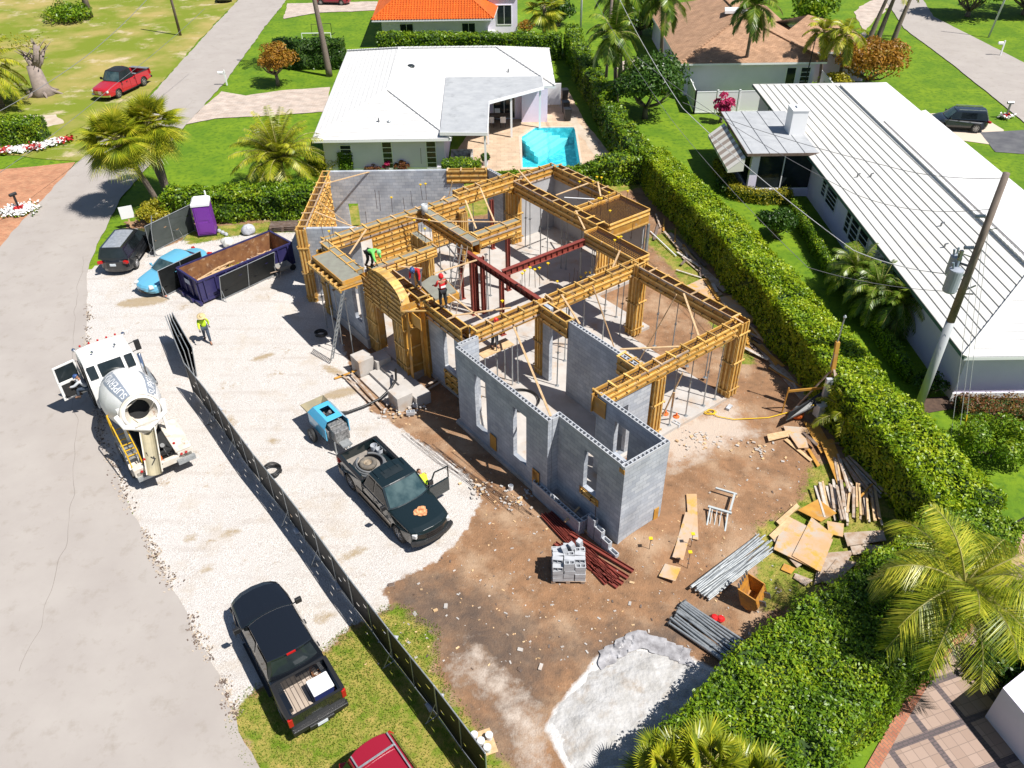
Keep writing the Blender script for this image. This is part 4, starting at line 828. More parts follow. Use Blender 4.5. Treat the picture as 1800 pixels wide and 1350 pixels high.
for x,y in ((25.0,19.5),(24.4,20.0),(25.4,9.9),(26.0,11.9)):
    b=MB(); zz=3+(x-22.9)/4.8*1.8; b.tube((x,y,zz),(x,y,zz+.2),.05,6); b.tube((x,y,zz+.2),(x+.15,y,zz+.24),.04,6); b.build('roof_vent',m_steel,rf)
# ---- white vinyl fence
vf=thing('vinyl_fence','white panelled vinyl fence round the yard of the brown roofed house','fence',(21.5,42.4,0))
def vin(p,q,h=1.9):
    p=Vector(p);q=Vector(q);k=max(1,int((q-p).length/1.9))
    for i in range(k):
        a=p.lerp(q,i/k);c=p.lerp(q,(i+1)/k); b=MB(); b.bar((a.x,a.y,h/2),(c.x,c.y,h/2),.04,h-.15); b.bar((a.x,a.y,h-.05),(c.x,c.y,h-.05),.07,.08); b.bar((a.x,a.y,.1),(c.x,c.y,.1),.07,.1); b.build('panel',m_white,vf,world=True)
        b=MB(); b.box(a.x-.06,a.x+.06,a.y-.06,a.y+.06,0,h+.06); b.box(a.x-.075,a.x+.075,a.y-.075,a.y+.075,h+.06,h+.1); b.build('post',m_white,vf,world=True)
vin((18.7,42.4),(24.4,42.5)); vin((18.7,42.4),(18.9,46.9)); vin((31.0,42.6),(31.3,48))
# ---- brown roofed house
bh=thing('brown_roofed_house','white house with a brown shingle hipped roof','house',(25,56,0)); z=3.;r_=5.4
roof('roof',[[(17.9,46.7,z),(31.1,46.7,z),(24.5,53.3,r_)],[(17.9,68,z),(17.9,46.7,z),(24.5,53.3,r_),(24.5,61.5,r_)],[(31.1,46.7,z),(31.1,68,z),(24.5,61.5,r_),(24.5,53.3,r_)],[(31.1,68,z),(17.9,68,z),(24.5,61.5,r_)],
 [(26,50.2,z-.1),(37.2,50.2,z-.1),(31.6,55.6,r_-.5)],[(37.2,50.2,z-.1),(37.2,60,z-.1),(31.6,55.6,r_-.5)],[(37.2,60,z-.1),(28,60,z-.1),(31.6,55.6,r_-.5)]],m_shingle,bh,.18,.012,ridges=[((24.5,53.3,r_),(31.1,46.7,z)),((24.5,53.3,r_),(17.9,46.7,z)),((24.5,53.3,r_),(24.5,61.5,r_))])
b=MB(); b.box(18.6,30.4,47.5,67,-.1,2.98); b.box(30.4,36.5,51,59.3,-.1,2.88); b.build('wall',m_wwall,bh,world=True)
b=MB(); b.prism([(23.3,54.7),(25.6,54.7),(25.2,56.2),(23.6,56.2)],5.3,5.55); b.build('skylight',m_white,bh,world=True)
window(bh,27.9,28.7,47.5,0,.3,2.3,'y',0,0); window(bh,29.2,30.0,47.5,0,.3,2.3,'y',0,4); 
# ---- orange roofed house
oh=thing('orange_roofed_house','white house with a bright orange tiled roof at the top edge','house',(-6,70,0)); z=2.9
b=MB()
def barrel(b,P,e0,e1,apex,sp=.3):
    strips(b,P,e0,e1,.42,.05)
planes=[[(-12.1,64.4,z),(1.0,64.4,z),(-3.0,69.5,5.2),(-8.4,69.5,5.2)],[(1.0,64.4,z),(2.0,78,z),(-3.0,72.5,5.2),(-3.0,69.5,5.2)],[(-12.6,78,z),(-12.1,64.4,z),(-8.4,69.5,5.2),(-8.4,72.5,5.2)]]
orf=roof('roof',planes,m_orange,oh,.36,.05,ridges=[((-12.1,64.4,z),(-8.4,69.5,5.2)),((1.0,64.4,z),(-3.0,69.5,5.2)),((-8.4,69.5,5.2),(-3.0,69.5,5.2))])
b=MB()       # rows of barrel tiles
for i in range(44):
    x=-12+i*.3; t=min(1,(x+12.1)/3.7,(1.0-x)/4.0); t=max(.02,t); b.tube((x,64.36,z+.05),(x,64.36+5.1*t,z+.05+2.3*t),.075,6)
b.build('barrel_tiles',m_orange,orf)
b=MB(); b.box(-11.3,.3,66.0,77,-.1,2.88); b.box(.3,3.6,70,79,-.1,4.2); b.build('wall',m_wwall,oh,world=True); b=MB(); b.prism([(.2,69.7),(3.8,69.7),(3.8,80),(.2,80)],4.2,4.35); b.build('flat_roof',m_white,oh,world=True)
for x0,x1,z0,z1 in ((-9.3,-7.9,1.0,2.1),(-2.5,-1.1,.5,2.1)): window(oh,x0,x1,66.0,0,z0,z1,'y',1,0)
window(oh,1.3,2.9,70,0,1.0,3.0,'y',1,0)
for x,z0,w_,h_,m in ((-4.9,.1,.45,1.1,m_galv),(-4.2,.1,.35,.6,m_galv),(.1,.1,1.0,1.3,m_white)): b=MB(); b.box(x,x+w_,65.5,65.95,z0,z0+h_); b.build('wall_unit',m,oh,world=True,bevel=.02)
# ---- bit of white wall at the lower right
b=MB(); b.prism([(17.55,-14.2),(20.5,-12.4),(23,-16),(19,-18),(18.2,-16.6)],-.1,1.6); o=b.build('garden_wall',m_wwall); tag(o,'corner of a white rendered wall at the lower right edge','wall')
b=MB(); b.prism([(17.5,-14.2),(20.5,-12.35),(20.6,-12.6),(17.7,-14.5)],1.6,1.66)
# gate
t=thing('garden_gate','black metal gate with slatted infill at the right edge by the brick terrace','gate',(21.4,-7.2,0),R(28)); b=MB()
for p,q in (((-.9,0,.1),(1.4,0,.1)),((-.9,0,1.25),(1.4,0,1.25)),((-.9,0,.1),(-.9,0,1.3)),((1.4,0,.1),(1.4,0,1.3))): b.bar(p,q,.05,.05)
b.build('frame',m_trim,t); b=MB()
for i in range(15): b.bar((-.8+i*.15,0,.1),(-.8+i*.15,0,1.25),.02,.02)
b.build('bars',m_trim,t)
b=MB(); b.box(-.9,1.4,-1.1,-.1,.42,.46); 
for i in range(9): b.box(-.85+i*.25,-.65+i*.25,-1.05,-.15,.46,.48)
b.build('slatted_seat',m_paver if False else mat('pinkish_wood',(.42,.26,.2),rough=.8),t)
# ================================================================ vehicles
def paint(name,c,rough=.25,metal=.0): return mat(name,c,rough=rough,metal=metal,coat=.8,spec=.5)
def sm(a,b,x): t=max(0,min(1,(x-a)/(b-a))); return t*t*(3-2*t)
SL_=[-1,-.985,-.94,-.8,-.5,0,.5,.8,.94,.985,1]
def shell(b,prof,hw,L,bow=.22,crown=.05,belt=.9,m=None,slices=SL_,er=.05):
    n=len(prof); vs=[]
    for s in slices:
        a=abs(s)
        for x,z in prof:
            xf=sm(L*.3,L*.5,abs(x)); X=x-math.copysign(1,x)*xf*bow*a**2.6; Z=z-(crown*a**2+ (er*max(0,(a-.9)/.1)**2))*sm(belt-.25,belt,z); vs.append((X,s*hw(x,z),Z))
    k=len(slices); fs=[(i*n+j,i*n+(j+1)%n,(i+1)*n+(j+1)%n,(i+1)*n+j) for i in range(k-1) for j in range(n)]; fs+=[tuple(range(n-1,-1,-1)),tuple((k-1)*n+j for j in range(n))]
    return b.add(vs,[f[::-1] for f in fs],m)
def arcs(xc,r,z0,n=9): return [(xc+r*math.cos(PI-PI*i/n),z0+r*math.sin(PI-PI*i/n)) for i in range(n+1)]
def wheel(t,x,y,r,w_,rim=None,steer=0,spokes=7):
    s=1 if y>0 else -1; o=MB(); M=Matrix.Translation((x,y,r))@Matrix.Rotation(steer,4,'Z')@Matrix.Rotation(-PI/2*s,4,'X')
    o.lathe((0,0,0),[(r*.55,-w_/2),(r*.9,-w_/2),(r,-w_/2+.04),(r,w_/2-.04),(r*.93,w_/2),(r*.68,w_/2),(r*.62,w_/2-.03)],24); o.tf(M); g=MB()
    g.lathe((0,0,w_/2-.06),[(r*.63,-.02),(r*.64,.045),(r*.6,.045),(r*.56,0),(.01,0)],20)
    for i in range(spokes): a=2*PI*i/spokes; g.bar((math.cos(a)*r*.1,math.sin(a)*r*.1,w_/2-.035),(math.cos(a)*r*.6,math.sin(a)*r*.6,w_/2-.025),r*.13,.03)
    g.lathe((0,0,w_/2-.05),[(r*.16,0),(r*.15,.05),(.01,.055)],12); g.tf(M)
    W_=o.build('wheel',m_tyre,t,smooth=False); g.build('rim',rim or m_rim,W_); return W_
def greenhouse(t,pts,hwb,hwr,body,glass=m_glass,bow=.18,crown=.05,nside=2,roof_m=None,posts=None,rails=None,sunroof=None,rearglass=True):
    """pts: base front, roof front, roof rear, base rear as (x,z)"""
    A,B_,C_,D=pts; roof_m=roof_m or body
    def pt(seg,t_,s,off=0.):
        (x0,z0),(x1,z1)=((A,B_),(B_,C_),(C_,D))[seg]; x=x0+(x1-x0)*t_; z=z0+(z1-z0)*t_
        k=(z-min(A[1],D[1]))/(B_[1]-min(A[1],D[1])); k=max(0,min(1,k)); hw=hwb+(hwr-hwb)*k
        fx=1 if x>(B_[0]+C_[0])/2 else -1
        e=sm(0,1,abs(x-(B_[0]+C_[0])/2)/(abs(A[0]-(B_[0]+C_[0])/2)))
        X=x-fx*bow*e*abs(s)**2.4; Z=z-crown*abs(s)**2.2*k; v=Vector((X,s*hw,Z)); 
        if off:
            nrm=Vector((-(z1-z0),0,(x1-x0))); nrm=-nrm if (nrm.z<0 or (abs(nrm.z)<.01 and nrm.x*fx<0)) else nrm; nrm=nrm.normalized(); v+=nrm*off+Vector((0,0,0))
        return v
    S_=[-1,-.97,-.85,-.6,-.3,0,.3,.6,.85,.97,1]; b=MB(); rings=[]
    for seg,ts in ((0,(0,.5,.93)),(1,(0,.04,.5,.96)),(2,(0,.07,.5,1))):
        for t_ in ts: rings.append([pt(seg,t_,s) for s in S_])
    b.loft(rings,closed=False,caps=False); N=len(rings); k=len(S_)
    b.add([r[0] for r in rings],[tuple(range(N))]); b.add([r[-1] for r in rings],[tuple(range(N-1,-1,-1))])
    rf_=b.build('cab',roof_m,t,bevel=.02)
    def glz(name,seg,t0,t1,s0,s1,off=.012,m=glass,par=rf_):
        g=MB(); ss=[s0+(s1-s0)*i/8 for i in range(9)]; g.loft([[pt(seg,t0+(t1-t0)*j/4,s,off) for s in ss] for j in range(5)],closed=False,caps=False); return g.build(name,m,par,smooth=True)
    glz('windshield',0,.06,.93,-.91,.91,m=mat('windshield_glass',(.02,.045,.05),(.07,.11,.11),sc=1.7,rough=.05,spec=.9))
    if rearglass: glz('rear_window',2,.1,.8,-.86,.86)
    if sunroof: glz('sunroof',1,sunroof[0],sunroof[1],-.55,.55,.008)
    # side windows
    zb=min(A[1],D[1])+.07; zt=B_[1]-.13
    def edge_x(z,front):
        (x0,z0),(x1,z1)=(A,B_) if front else (D,C_); k=(z-z0)/(z1-z0) if abs(z1-z0)>1e-6 else 0; return x0+(x1-x0)*k
    posts=posts or [edge_x(zb,0)*.5+edge_x(zb,1)*.5]
    for s in (-1,1):
        xs=[None]+posts+[None]
        for i in range(len(xs)-1):
            def xx(z,v,fr): return v if v is not None else (edge_x(z,fr)+(-.16 if fr else .16))
            r=[]
            for z in (zb,zt):
                k=(z-min(A[1],D[1]))/(B_[1]-min(A[1],D[1])); hw=hwb+(hwr-hwb)*k+.012-crown*0
                a=xx(z,xs[i],False)+(.05 if xs[i] is not None else 0); c=xx(z,xs[i+1],True)-(.05 if xs[i+1] is not None else 0)
                lo=min(a,c);hi=max(a,c); r.append(((lo,s*hw,z),(hi,s*hw,z)))
            g=MB(); g.face([r[0][0],r[0][1],r[1][1],r[1][0]] if s<0 else [r[0][1],r[0][0],r[1][0],r[1][1]]); g.build('side_window',glass,rf_)
    return rf_,pt,glz
def mirror(t,x,y,z,m,s=1.,): 
    k=1 if y>0 else -1; b=MB(); b.bar((x,y-.15*k,z-.03),(x-.02,y+.02*k,z),.05,.04); b.xbox(Matrix.Translation((x-.03,y+.08*k,z+.04*s)),.11*s,.2*s,.19*s); b.build('mirror',m,t,bevel=.02)
def pickup(name,label,loc,rz,col,L=5.85,W=1.98,H=1.93,cat='pickup truck',cab=(1.15,.55,-1.0,-1.25),wb=3.65,r=.41,belt=1.22,two=None,bedfloor=None,sunroof=None,post=None,rimc=None,grille=None,roof_m=None,flare=0,open_right=False,crew=True,tail=True):
    t=thing(name,label,cat,loc,rz); hw=lambda x,z:(W/2)*(1-.10*sm(L*.36,L*.5,abs(x)))*(1-.05*sm(belt-.3,belt,z)-.03*(1-sm(.3,.6,z)))
    xr=-wb/2-.1; xf=wb/2; cabr=cab[3]-.02; b=MB()
    prof=[(cabr,.38)]+[(xf-r*1.22-.02,.38)]+arcs(xf,r*1.2,.42)+[(L/2-.35,.38),(L/2-.05,.42),(L/2,.62),(L/2-.01,.95),(L/2-.07,1.08),(L/2-.3,1.15),(cab[0]+.15,belt+.02),(cab[0]-.2,belt),(cabr,belt)]
    shell(b,prof,hw,L,.30,.05,1.05); body=b.build('body',col,t,bevel=.015)
    # bed
    b=MB(); prs=[(cabr-.02,.42)]+[(xr+r*1.22,.42)]+arcs(xr,r*1.2,.42)[::-1]+[(-L/2+.06,.5),(-L/2,.62),(-L/2+.02,belt+.06),(cabr-.02,belt+.06)]
    for s in (-1,1):
        n=len(prs); vs=[]
        for o in (0,.05,.14):
            for x,z in prs: vs.append((x,s*(hw(x,.8)-o-(.03 if o==0 and z>belt else 0)),z-(.02 if o!=.05 and z>belt else 0)))
        fs=[(i*n+j,i*n+(j+1)%n,(i+1)*n+(j+1)%n,(i+1)*n+j) for i in range(2) for j in range(n)]+[tuple(range(n)),tuple(2*n+j for j in range(n-1,-1,-1))]
        b.add(vs,fs)
        b.box(xr-.5,xr+.5,min(s*(W/2-.14),s*(W/2-.36)),max(s*(W/2-.14),s*(W/2-.36)),.78,1.0)
    b.box(cabr-.1,cabr-.03,-hw(0,.8)+.05,hw(0,.8)-.05,.5,belt+.05); b.box(-L/2+.01,-L/2+.09,-W/2+.12,W/2-.12,.55,belt+.05)
    bed=b.build('bed',col,t); b=MB(); b.box(-L/2+.05,cabr-.04,-W/2+.1,W/2-.1,.6,.8); b.build('bed_floor',bedfloor or m_trim,bed)
    b=MB()
    for s in (-1,1): b.bar((cabr-.05,s*(W/2-.09),belt+.065),(-L/2+.03,s*(W/2-.09),belt+.065),.13,.025)
    b.bar((-L/2+.045,-W/2+.1,belt+.06),(-L/2+.045,W/2-.1,belt+.06),.09,.025); b.bar((cabr-.07,-W/2+.1,belt+.06),(cabr-.07,W/2-.1,belt+.06),.09,.025); b.build('bed_rail',m_trim,bed)
    # bumpers, lights
    b=MB(); b.loft([[(L/2-.12-.2*abs(s)**2.5,s*W/2*.93,.42),(L/2+.07-.24*abs(s)**2.5,s*W/2*.95,.44),(L/2+.09-.24*abs(s)**2.5,s*W/2*.95,.6),(L/2-.1-.2*abs(s)**2.5,s*W/2*.93,.63)] for s in [-1,-.8,-.5,0,.5,.8,1]]); b.build('front_bumper',grille or m_trim,t)
    b=MB(); b.box(-L/2-.13,-L/2+.05,-W/2+.06,W/2-.06,.48,.66); b.box(-L/2-.2,-L/2-.1,-.42,.42,.46,.62); b.build('rear_bumper',m_trim if two is None else m_trim,t,bevel=.02)
    b=MB(); b.box(-L/2-.215,-L/2-.201,-.17,.17,.48,.62); b.build('licence_plate',m_plate,t)
    b=MB(); 
    for z in (.72,.82,.92): b.loft([[(L/2-.02-.16*abs(s)**2.5,s*.62,z-.03),(L/2+.025-.16*abs(s)**2.5,s*.62,z-.03),(L/2+.02-.16*abs(s)**2.5,s*.62,z+.025),(L/2-.02-.16*abs(s)**2.5,s*.62,z+.025)] for s in [-1,-.5,0,.5,1]])
    b.build('grille',grille or m_trim,t)
    for s in (-1,1):
        b=MB(); b.xbox(Matrix.Translation((L/2-.27,s*(W/2-.30),.88))@Matrix.Rotation(-s*.5,4,'Z'),.2,.28,.2); b.build('headlight',m_head,t,bevel=.03)
        b=MB(); b.box(-L/2-.015,-L/2+.12,min(s*(W/2-.02),s*(W/2-.17)),max(s*(W/2-.02),s*(W/2-.17)),.85,belt+.0); b.build('tail_light',m_tail,t,bevel=.02)
        mirror(t,cab[0]-.25,s*(W/2+.03),belt+.1,m_trim,1.15)
        for x in ((.35,-.75) if crew else (.2,)): b=MB(); b.bar((x-.1,s*(W/2+.0),belt-.17),(x+.1,s*(W/2+.0),belt-.17),.035,.035); b.build('door_handle',m_trim,t)
        b=MB(); b.bar((-1.2,s*(W/2-.0),.36),(1.25,s*(W/2-.0),.36),.13,.05); b.build('running_board',m_trim,t)
        for x in ([cab[0]-.22,post if post else -.1,cab[3]+.06]): 
            b=MB(); b.bar((x,s*(hw(x,.8)+.002),.5),(x,s*(hw(x,belt)+.004),belt-.02),.006,.012); b.build('door_seam',m_black,body)
    if two:
        b=MB()
        for s in (-1,1): 
            for x0,x1 in ((-wb/2-.1+r*1.25,xf-r*1.25),(-L/2+.1,xr-r*1.25),): b.bar((x0,s*(W/2+.004),.52),(x1,s*(W/2+.004),.52),.012,.3)
        b.build('lower_cladding',two,body)
    gh,pt,glz=greenhouse(t,[(cab[0],belt-.01),(cab[1],H-.02),(cab[2],H),(cab[3],belt)],W/2*.945,W/2*.77,col,posts=[post if post else -.1],sunroof=sunroof,roof_m=roof_m)
    if tail: b=MB(); b.xbox(Matrix.Translation((cab[2]-.03,0,H-.03)),.05,.3,.05); b.build('brake_light',m_tail,gh)
    for x in (xf,xr):
        for s in (-1,1): wheel(t,x,s*(W/2-.13),r,.26,rimc)
    b=MB(); b.box(-L/2+.3,L/2-.3,-W/2+.28,W/2-.28,.32,.6); b.build('chassis',m_dark,t)
    return t,gh,pt,glz
m_blk=paint('black_paint',(.008,.010,.014),.22); m_dgreen=paint('dark_green_paint',(.008,.016,.018),.25); m_redp=paint('red_paint',(.42,.012,.02),.3); m_tan=paint('tan_paint',(.30,.24,.17),.35)
m_dkred=paint('dark_red_paint',(.26,.008,.022),.28); m_bluep=paint('light_blue_paint',(.13,.42,.60),.3,.1); m_van=paint('dark_grey_paint',(.012,.013,.015),.3); m_suv=paint('navy_paint',(.015,.02,.028),.25)
m_planks=brickmat('bed_planks',(.34,.27,.21),(.42,.35,.29),(.08,.06,.05),3.2,.14,.012,axis='xy',rough=.85)
bp,gh,pt,glz=pickup('pickup_truck','black crew cab pickup with an open plank floored bed, by the screened fence',(-5.35,-11.85,0),R(124.5),m_blk,cab=(1.35,.72,-1.15,-1.42),bedfloor=m_planks)
tb=thing('tool_chest','white lidded chest in the rear corner of the black pickup bed','box',(-3.72,-13.55,.80),R(124.5)); b=MB(); b.box(-.3,.3,-.33,.33,0,.42); b.build('chest',mat('navy_plastic',(.02,.03,.12),rough=.5),tb); b=MB(); b.box(-.32,.32,-.35,.35,.42,.5); b.build('lid',m_white,tb,bevel=.03)
tb=thing('coiled_cable','brown cable coil lying at the head of the black pickup bed','cable',(-4.0,-12.9,.82)); b=MB(); b.path([(math.cos(a)*(.16+.03*math.sin(a*.7)),math.sin(a)*(.13+.03*math.cos(a*.6)),.02+.004*a) for a in np.linspace(0,25,90)],.012,5); b.build('coil',m_rust,tb)
sv,gh,pt,glz=pickup('pickup_truck','dark green pickup with rust patch on its bonnet, towing the blue pump',(-2.4,-4.45,0),R(-51.5),m_dgreen,L=5.9,W=2.02,cab=(1.35,.62,-.55,-.85),wb=3.65,two=m_tan,sunroof=(.3,.68),post=.05,belt=1.2,bedfloor=mat('dirty_bed',(.30,.26,.22),(.2,.18,.16),sc=3,rough=.9),tail=False)
b=MB(); q=[]
for i in range(26): a=2*PI*i/26; rr=.26*(1+.12*math.sin(a*3+1)+.07*math.sin(a*7)+.04*math.sin(a*11)); q.append((2.02+rr*math.cos(a),rr*math.sin(a)*1.05,1.205-.05*((rr*math.sin(a))/.95)**2-.033*(rr*math.cos(a))))
b.face(q); m_patch=mat('bonnet_rust',(.75,.42,.2),(.35,.09,.03),sc=9,rough=.8); b.build('rust_patch',m_patch,sv)
for x in range(5): b=MB(); b.bar((-.5,-.62+x*.31,1.93),(.0,-.62+x*.31,1.935),.02,.015); b.build('roof_rib',m_dgreen,sv)
# open passenger-side door, towards the house
b=MB(); b.bar((0,0,.55),(.0,-.9,.55),.06,.1); b.box(-.04,.04,-.98,0,.45,1.15); b.bar((0,0,1.15),(.04,-.35,1.78),.05,.06); b.bar((.04,-.35,1.78),(0,-.98,1.75),.05,.05); b.bar((0,-.98,1.15),(0,-.98,1.77),.05,.05)
M=Matrix.Translation((1.12,1.0,0))@Matrix.Rotation(R(-178),4,'Z'); b.tf(M); dr=b.build('open_door',m_dgreen,sv,bevel=.01)
def inpt(o,x,y,z): return Matrix.Translation(o.location)@o.rotation_euler.to_matrix().to_4x4()@Vector((x,y,z))
def loadtyre(name,label,loc,R_,r_,m=m_tyre,rim=None,rz=0):
    t=thing(name,label,'tyre' if rim else 'hose coil',loc); b=MB(); b.lathe((0,0,r_),[(R_-r_*1.8,-r_*.6),(R_-r_*.8,-r_),(R_,-r_*.5),(R_,r_*.5),(R_-r_*.8,r_),(R_-r_*1.8,r_*.6),(R_-r_*1.8,-r_*.6)],24); b.build('tyre',m,t,smooth=True)
    if rim: b=MB(); b.lathe((0,0,r_),[(R_-r_*1.75,-.02),(R_-r_*1.8,.06),(R_*.35,.0),(R_*.2,.07),(.02,.08)],18); b.build('rim',rim,t)
    return t
loadtyre('spare_tyre','muddy spare tyre lying in the green pickup bed',inpt(sv,-1.95,-.05,.83),.38,.11,mat('muddy_tyre',(.20,.17,.13),(.1,.09,.08),sc=5,rough=.9),m_tan)
th=thing('hose_coil','thick grey pump hose looped round the green pickup bed','hose',inpt(sv,-1.85,0,.82)); b=MB()
for k in range(3): b.path([(math.cos(a)*(.72-.05*k),math.sin(a)*(.68-.06*k),.06+.075*k) for a in np.linspace(.4,5.9,40)],.05,8)
b.build('hose',mat('grey_hose',(.10,.11,.12),(.17,.17,.17),sc=4,rough=.7),th,smooth=True); th.rotation_euler=(0,0,R(130))
def bucket(label,loc,m,r=.15,h=.36,group=None,lid=False):
    t=thing('bucket',label,'bucket',loc,0,group); b=MB(); b.lathe((0,0,0),[(r*.85,0),(r,h),(r+.012,h),(r+.012,h-.03),(r+.004,h-.03)] if lid else [(r*.85,0),(r,h),(r*.93,h),(r*.8,.03)],18); b.build('body',m,t,smooth=False)
    if lid: b=MB(); b.lathe((0,0,h),[(r+.012,0),(r+.01,.02),(.01,.021)],18); b.build('lid',m,t)
    return t
bucket('pale grey bucket in the front corner of the green pickup bed',inpt(sv,-2.55,.62,.82),mat('pale_plastic',(.5,.52,.55),rough=.5))
bucket('second pale bucket beside the first one in the green pickup bed',inpt(sv,-2.2,.7,.82),MC['pale_plastic'])
rt,gh,pt,glz=pickup('pickup_truck','red crew cab pickup with a black roof parked on the dry lot',(-34.5,50.9,-.02),R(-107),m_redp,L=6.4,W=2.1,H=2.15,cab=(1.35,.8,-.75,-.88),belt=1.3,r=.43,roof_m=m_trim,grille=m_chrome,bedfloor=mat('grey_liner',(.12,.12,.125),rough=.8))
b=MB(); b.box(-1.25,-1.0,-.98,.98,1.36,1.42); b.box(-3.2,-2.75,-.95,.95,1.37,1.42) ; b.build('tailgate_cap',m_galv,rt)
def car(name,label,loc,rz,col,L=4.8,W=1.83,H=1.47,belt=.95,g=(1.0,.25,-1.05,-1.75),nose=.72,deck=1.0,wb=2.78,r=.33,cat='car',posts=None,roof_m=None,rimc=None,rear=.55,rails=False,nose_z=None):
    t=thing(name,label,cat,loc,rz); hw=lambda x,z:(W/2)*(1-.13*sm(L*.33,L*.5,abs(x)))*(1-.06*sm(belt-.35,belt,z)-.04*(1-sm(.25,.55,z)))
    xf=wb/2+.03;xr=-wb/2+.03; nz_=nose_z or nose
    prof=[(-L/2+.12,.24),(xr-r*1.2,.24)]+arcs(xr,r*1.17,r+.02)+arcs(xf,r*1.17,r+.02)+[(xf+r*1.3,.22),(L/2-.08,.25),(L/2,.42),(L/2-.03,.6),(L/2-.14,nz_),(L/2-.5,nz_+.08),(g[0]+.1,belt-.03),(g[0]-.2,belt),(g[3]+.15,deck),(g[3]-.02,deck),(-L/2+.1,deck-.03),(-L/2+.02,deck-.14),(-L/2,.5),(-L/2+.04,.3)]
    b=MB(); shell(b,prof,hw,L,.34,.05,belt-.1); body=b.build('body',col,t,bevel=.02)
    gh,pt,glz=greenhouse(t,[(g[0],belt-.02),(g[1],H-.02),(g[2],H),(g[3],max(deck-.03,belt-.05))],W/2*.93,W/2*.70,col,posts=posts or [-.12],roof_m=roof_m)
    for s in (-1,1):
        b=MB(); b.xbox(Matrix.Translation((L/2-.31,s*(W/2-.33),nz_-.06))@Matrix.Rotation(-s*.55,4,'Z'),.26,.36,.15); b.build('headlight',m_head,t,bevel=.04)
        b=MB(); b.xbox(Matrix.Translation((-L/2+.12,s*(W/2-.2),deck-.17 if deck<1.15 else belt+.05))@Matrix.Rotation(s*.4,4,'Z'),.2,.3,.16 if deck<1.15 else .42); b.build('tail_light',m_tail,t,bevel=.03)
        mirror(t,g[0]-.32,s*(W/2+.0),belt+.06,col,.85)
        for x in (.12,-.8): b=MB(); b.bar((x-.09,s*(hw(x,belt-.15)+.012),belt-.13),(x+.09,s*(hw(x,belt-.15)+.012),belt-.13),.03,.03); b.build('door_handle',col,t)
        if rails: b=MB(); b.bar((g[1]-.2,s*W/2*.62,H+.02),(g[2]+.15,s*W/2*.62,H+.03),.04,.05); b.build('roof_rail',m_galv,gh)
    b=MB(); b.loft([[(L/2-.1-.3*abs(s)**2.5,s*W*.36,.3),(L/2+.012-.3*abs(s)**2.5,s*W*.36,.3),(L/2+.012-.3*abs(s)**2.5,s*W*.36,.47),(L/2-.1-.3*abs(s)**2.5,s*W*.36,.47)] for s in [-1,-.6,0,.6,1]]); b.build('grille',m_trim,t)
    b=MB(); b.box(-L/2-.015,-L/2+.03,-.17,.17,deck*.72-.07,deck*.72+.07); b.build('licence_plate',m_plate,t)
    for x in (xf,xr):
        for s in (-1,1): wheel(t,x,s*(W/2-.1),r,.22,rimc,spokes=9)
    b=MB(); b.box(-L/2+.35,L/2-.35,-W/2+.26,W/2-.26,.2,.5); b.build('chassis',m_dark,t)
    return t,gh,pt,glz
car('sedan','light blue sedan parked behind the screened fence panel',(-17.75,14.6,0),R(-121),m_bluep,roof_m=m_bluep)
vn,gh,pt,glz=car('suv','black suv with a reflective sheen coloured onto its roof at the roadside',(-21.5,17.45,0),R(91),m_van,L=4.95,W=1.95,H=1.76,belt=1.08,g=(1.35,.55,-2.15,-2.36),deck=1.08,wb=2.95,r=.36,posts=[-.1,-1.25],roof_m=m_van,nose=.85)
b=MB(); ss=[-.8,-.4,0,.4,.8]; b.loft([[pt(1,tt,s,.006) for s in ss] for tt in (.08,.5,.97)],closed=False,caps=False); b.build('roof_sheen',mat('sunlit_silver',(.40,.42,.46),(.28,.30,.33),sc=6,rough=.35,metal=.3),gh)  # bright sheen on the dark roof, put into a silver colour
car('suv','dark blue suv parked on the driveway of the long white house',(39.6,38.0,0),R(168),m_suv,L=4.75,W=1.9,H=1.70,belt=1.05,g=(1.15,.45,-1.95,-2.28),deck=1.05,wb=2.8,r=.38,posts=[-.05,-1.15],rails=True)
rs,gh,pt,glz=car('suv','dark red suv with roof bars cut by the bottom edge',(-.62,-17.42,0),R(-53),m_dkred,L=4.8,W=1.92,H=1.74,belt=1.08,g=(1.2,.5,-2.1,-2.33),deck=1.08,wb=2.8,r=.37,posts=[-.05,-1.2],rails=True)
b=MB(); b.bar((-1.5,-.6,1.8),(-1.5,.6,1.8),.05,.04); b.bar((-.2,-.6,1.8),(-.2,.6,1.8),.05,.04); b.build('roof_bar',m_galv,rs)
car('car','dark red car cut by the top edge on the far driveway',(-20.2,86.0,0),R(172),m_dkred,L=4.7,W=1.85); car('car','black car cut by the top edge on the dry lot',(-35.2,89.3,-.02),R(100),m_blk,L=4.7,W=1.85)
# ---- concrete mixer truck
mx_=thing('concrete_mixer_truck','white concrete mixer truck with its driver door open and chute down','truck',(-14.98,.74,0),R(126.9))
m_wt=mat('mixer_white',(.78,.77,.75),(.70,.68,.65),sc=1.5,rough=.4,dirt=((.45,.38,.3),2.2,.62,.78)); m_wdirty=mat('mixer_dirty_white',(.66,.62,.55),(.52,.46,.38),sc=2.5,rough=.7,dirt=((.30,.12,.04),3,.58,.7))
b=MB(); hwc=lambda x,z:1.16*(1-.06*sm(2.2,3.0,z))*(1-.05*sm(3.2,3.9,x))
vs=[]; prof=[(1.45,.75),(3.75,.75),(3.8,1.9),(3.72,2.1),(3.5,2.95),(3.3,3.1),(2.25,3.06),(2.1,2.98),(1.5,1.9)]
shell(b,prof,hwc,9,.0,.08,2.8,slices=[-1,-.97,-.85,-.5,0,.5,.85,.97,1],er=.08); cabb=b.build('cab',m_wt,mx_,bevel=.05)
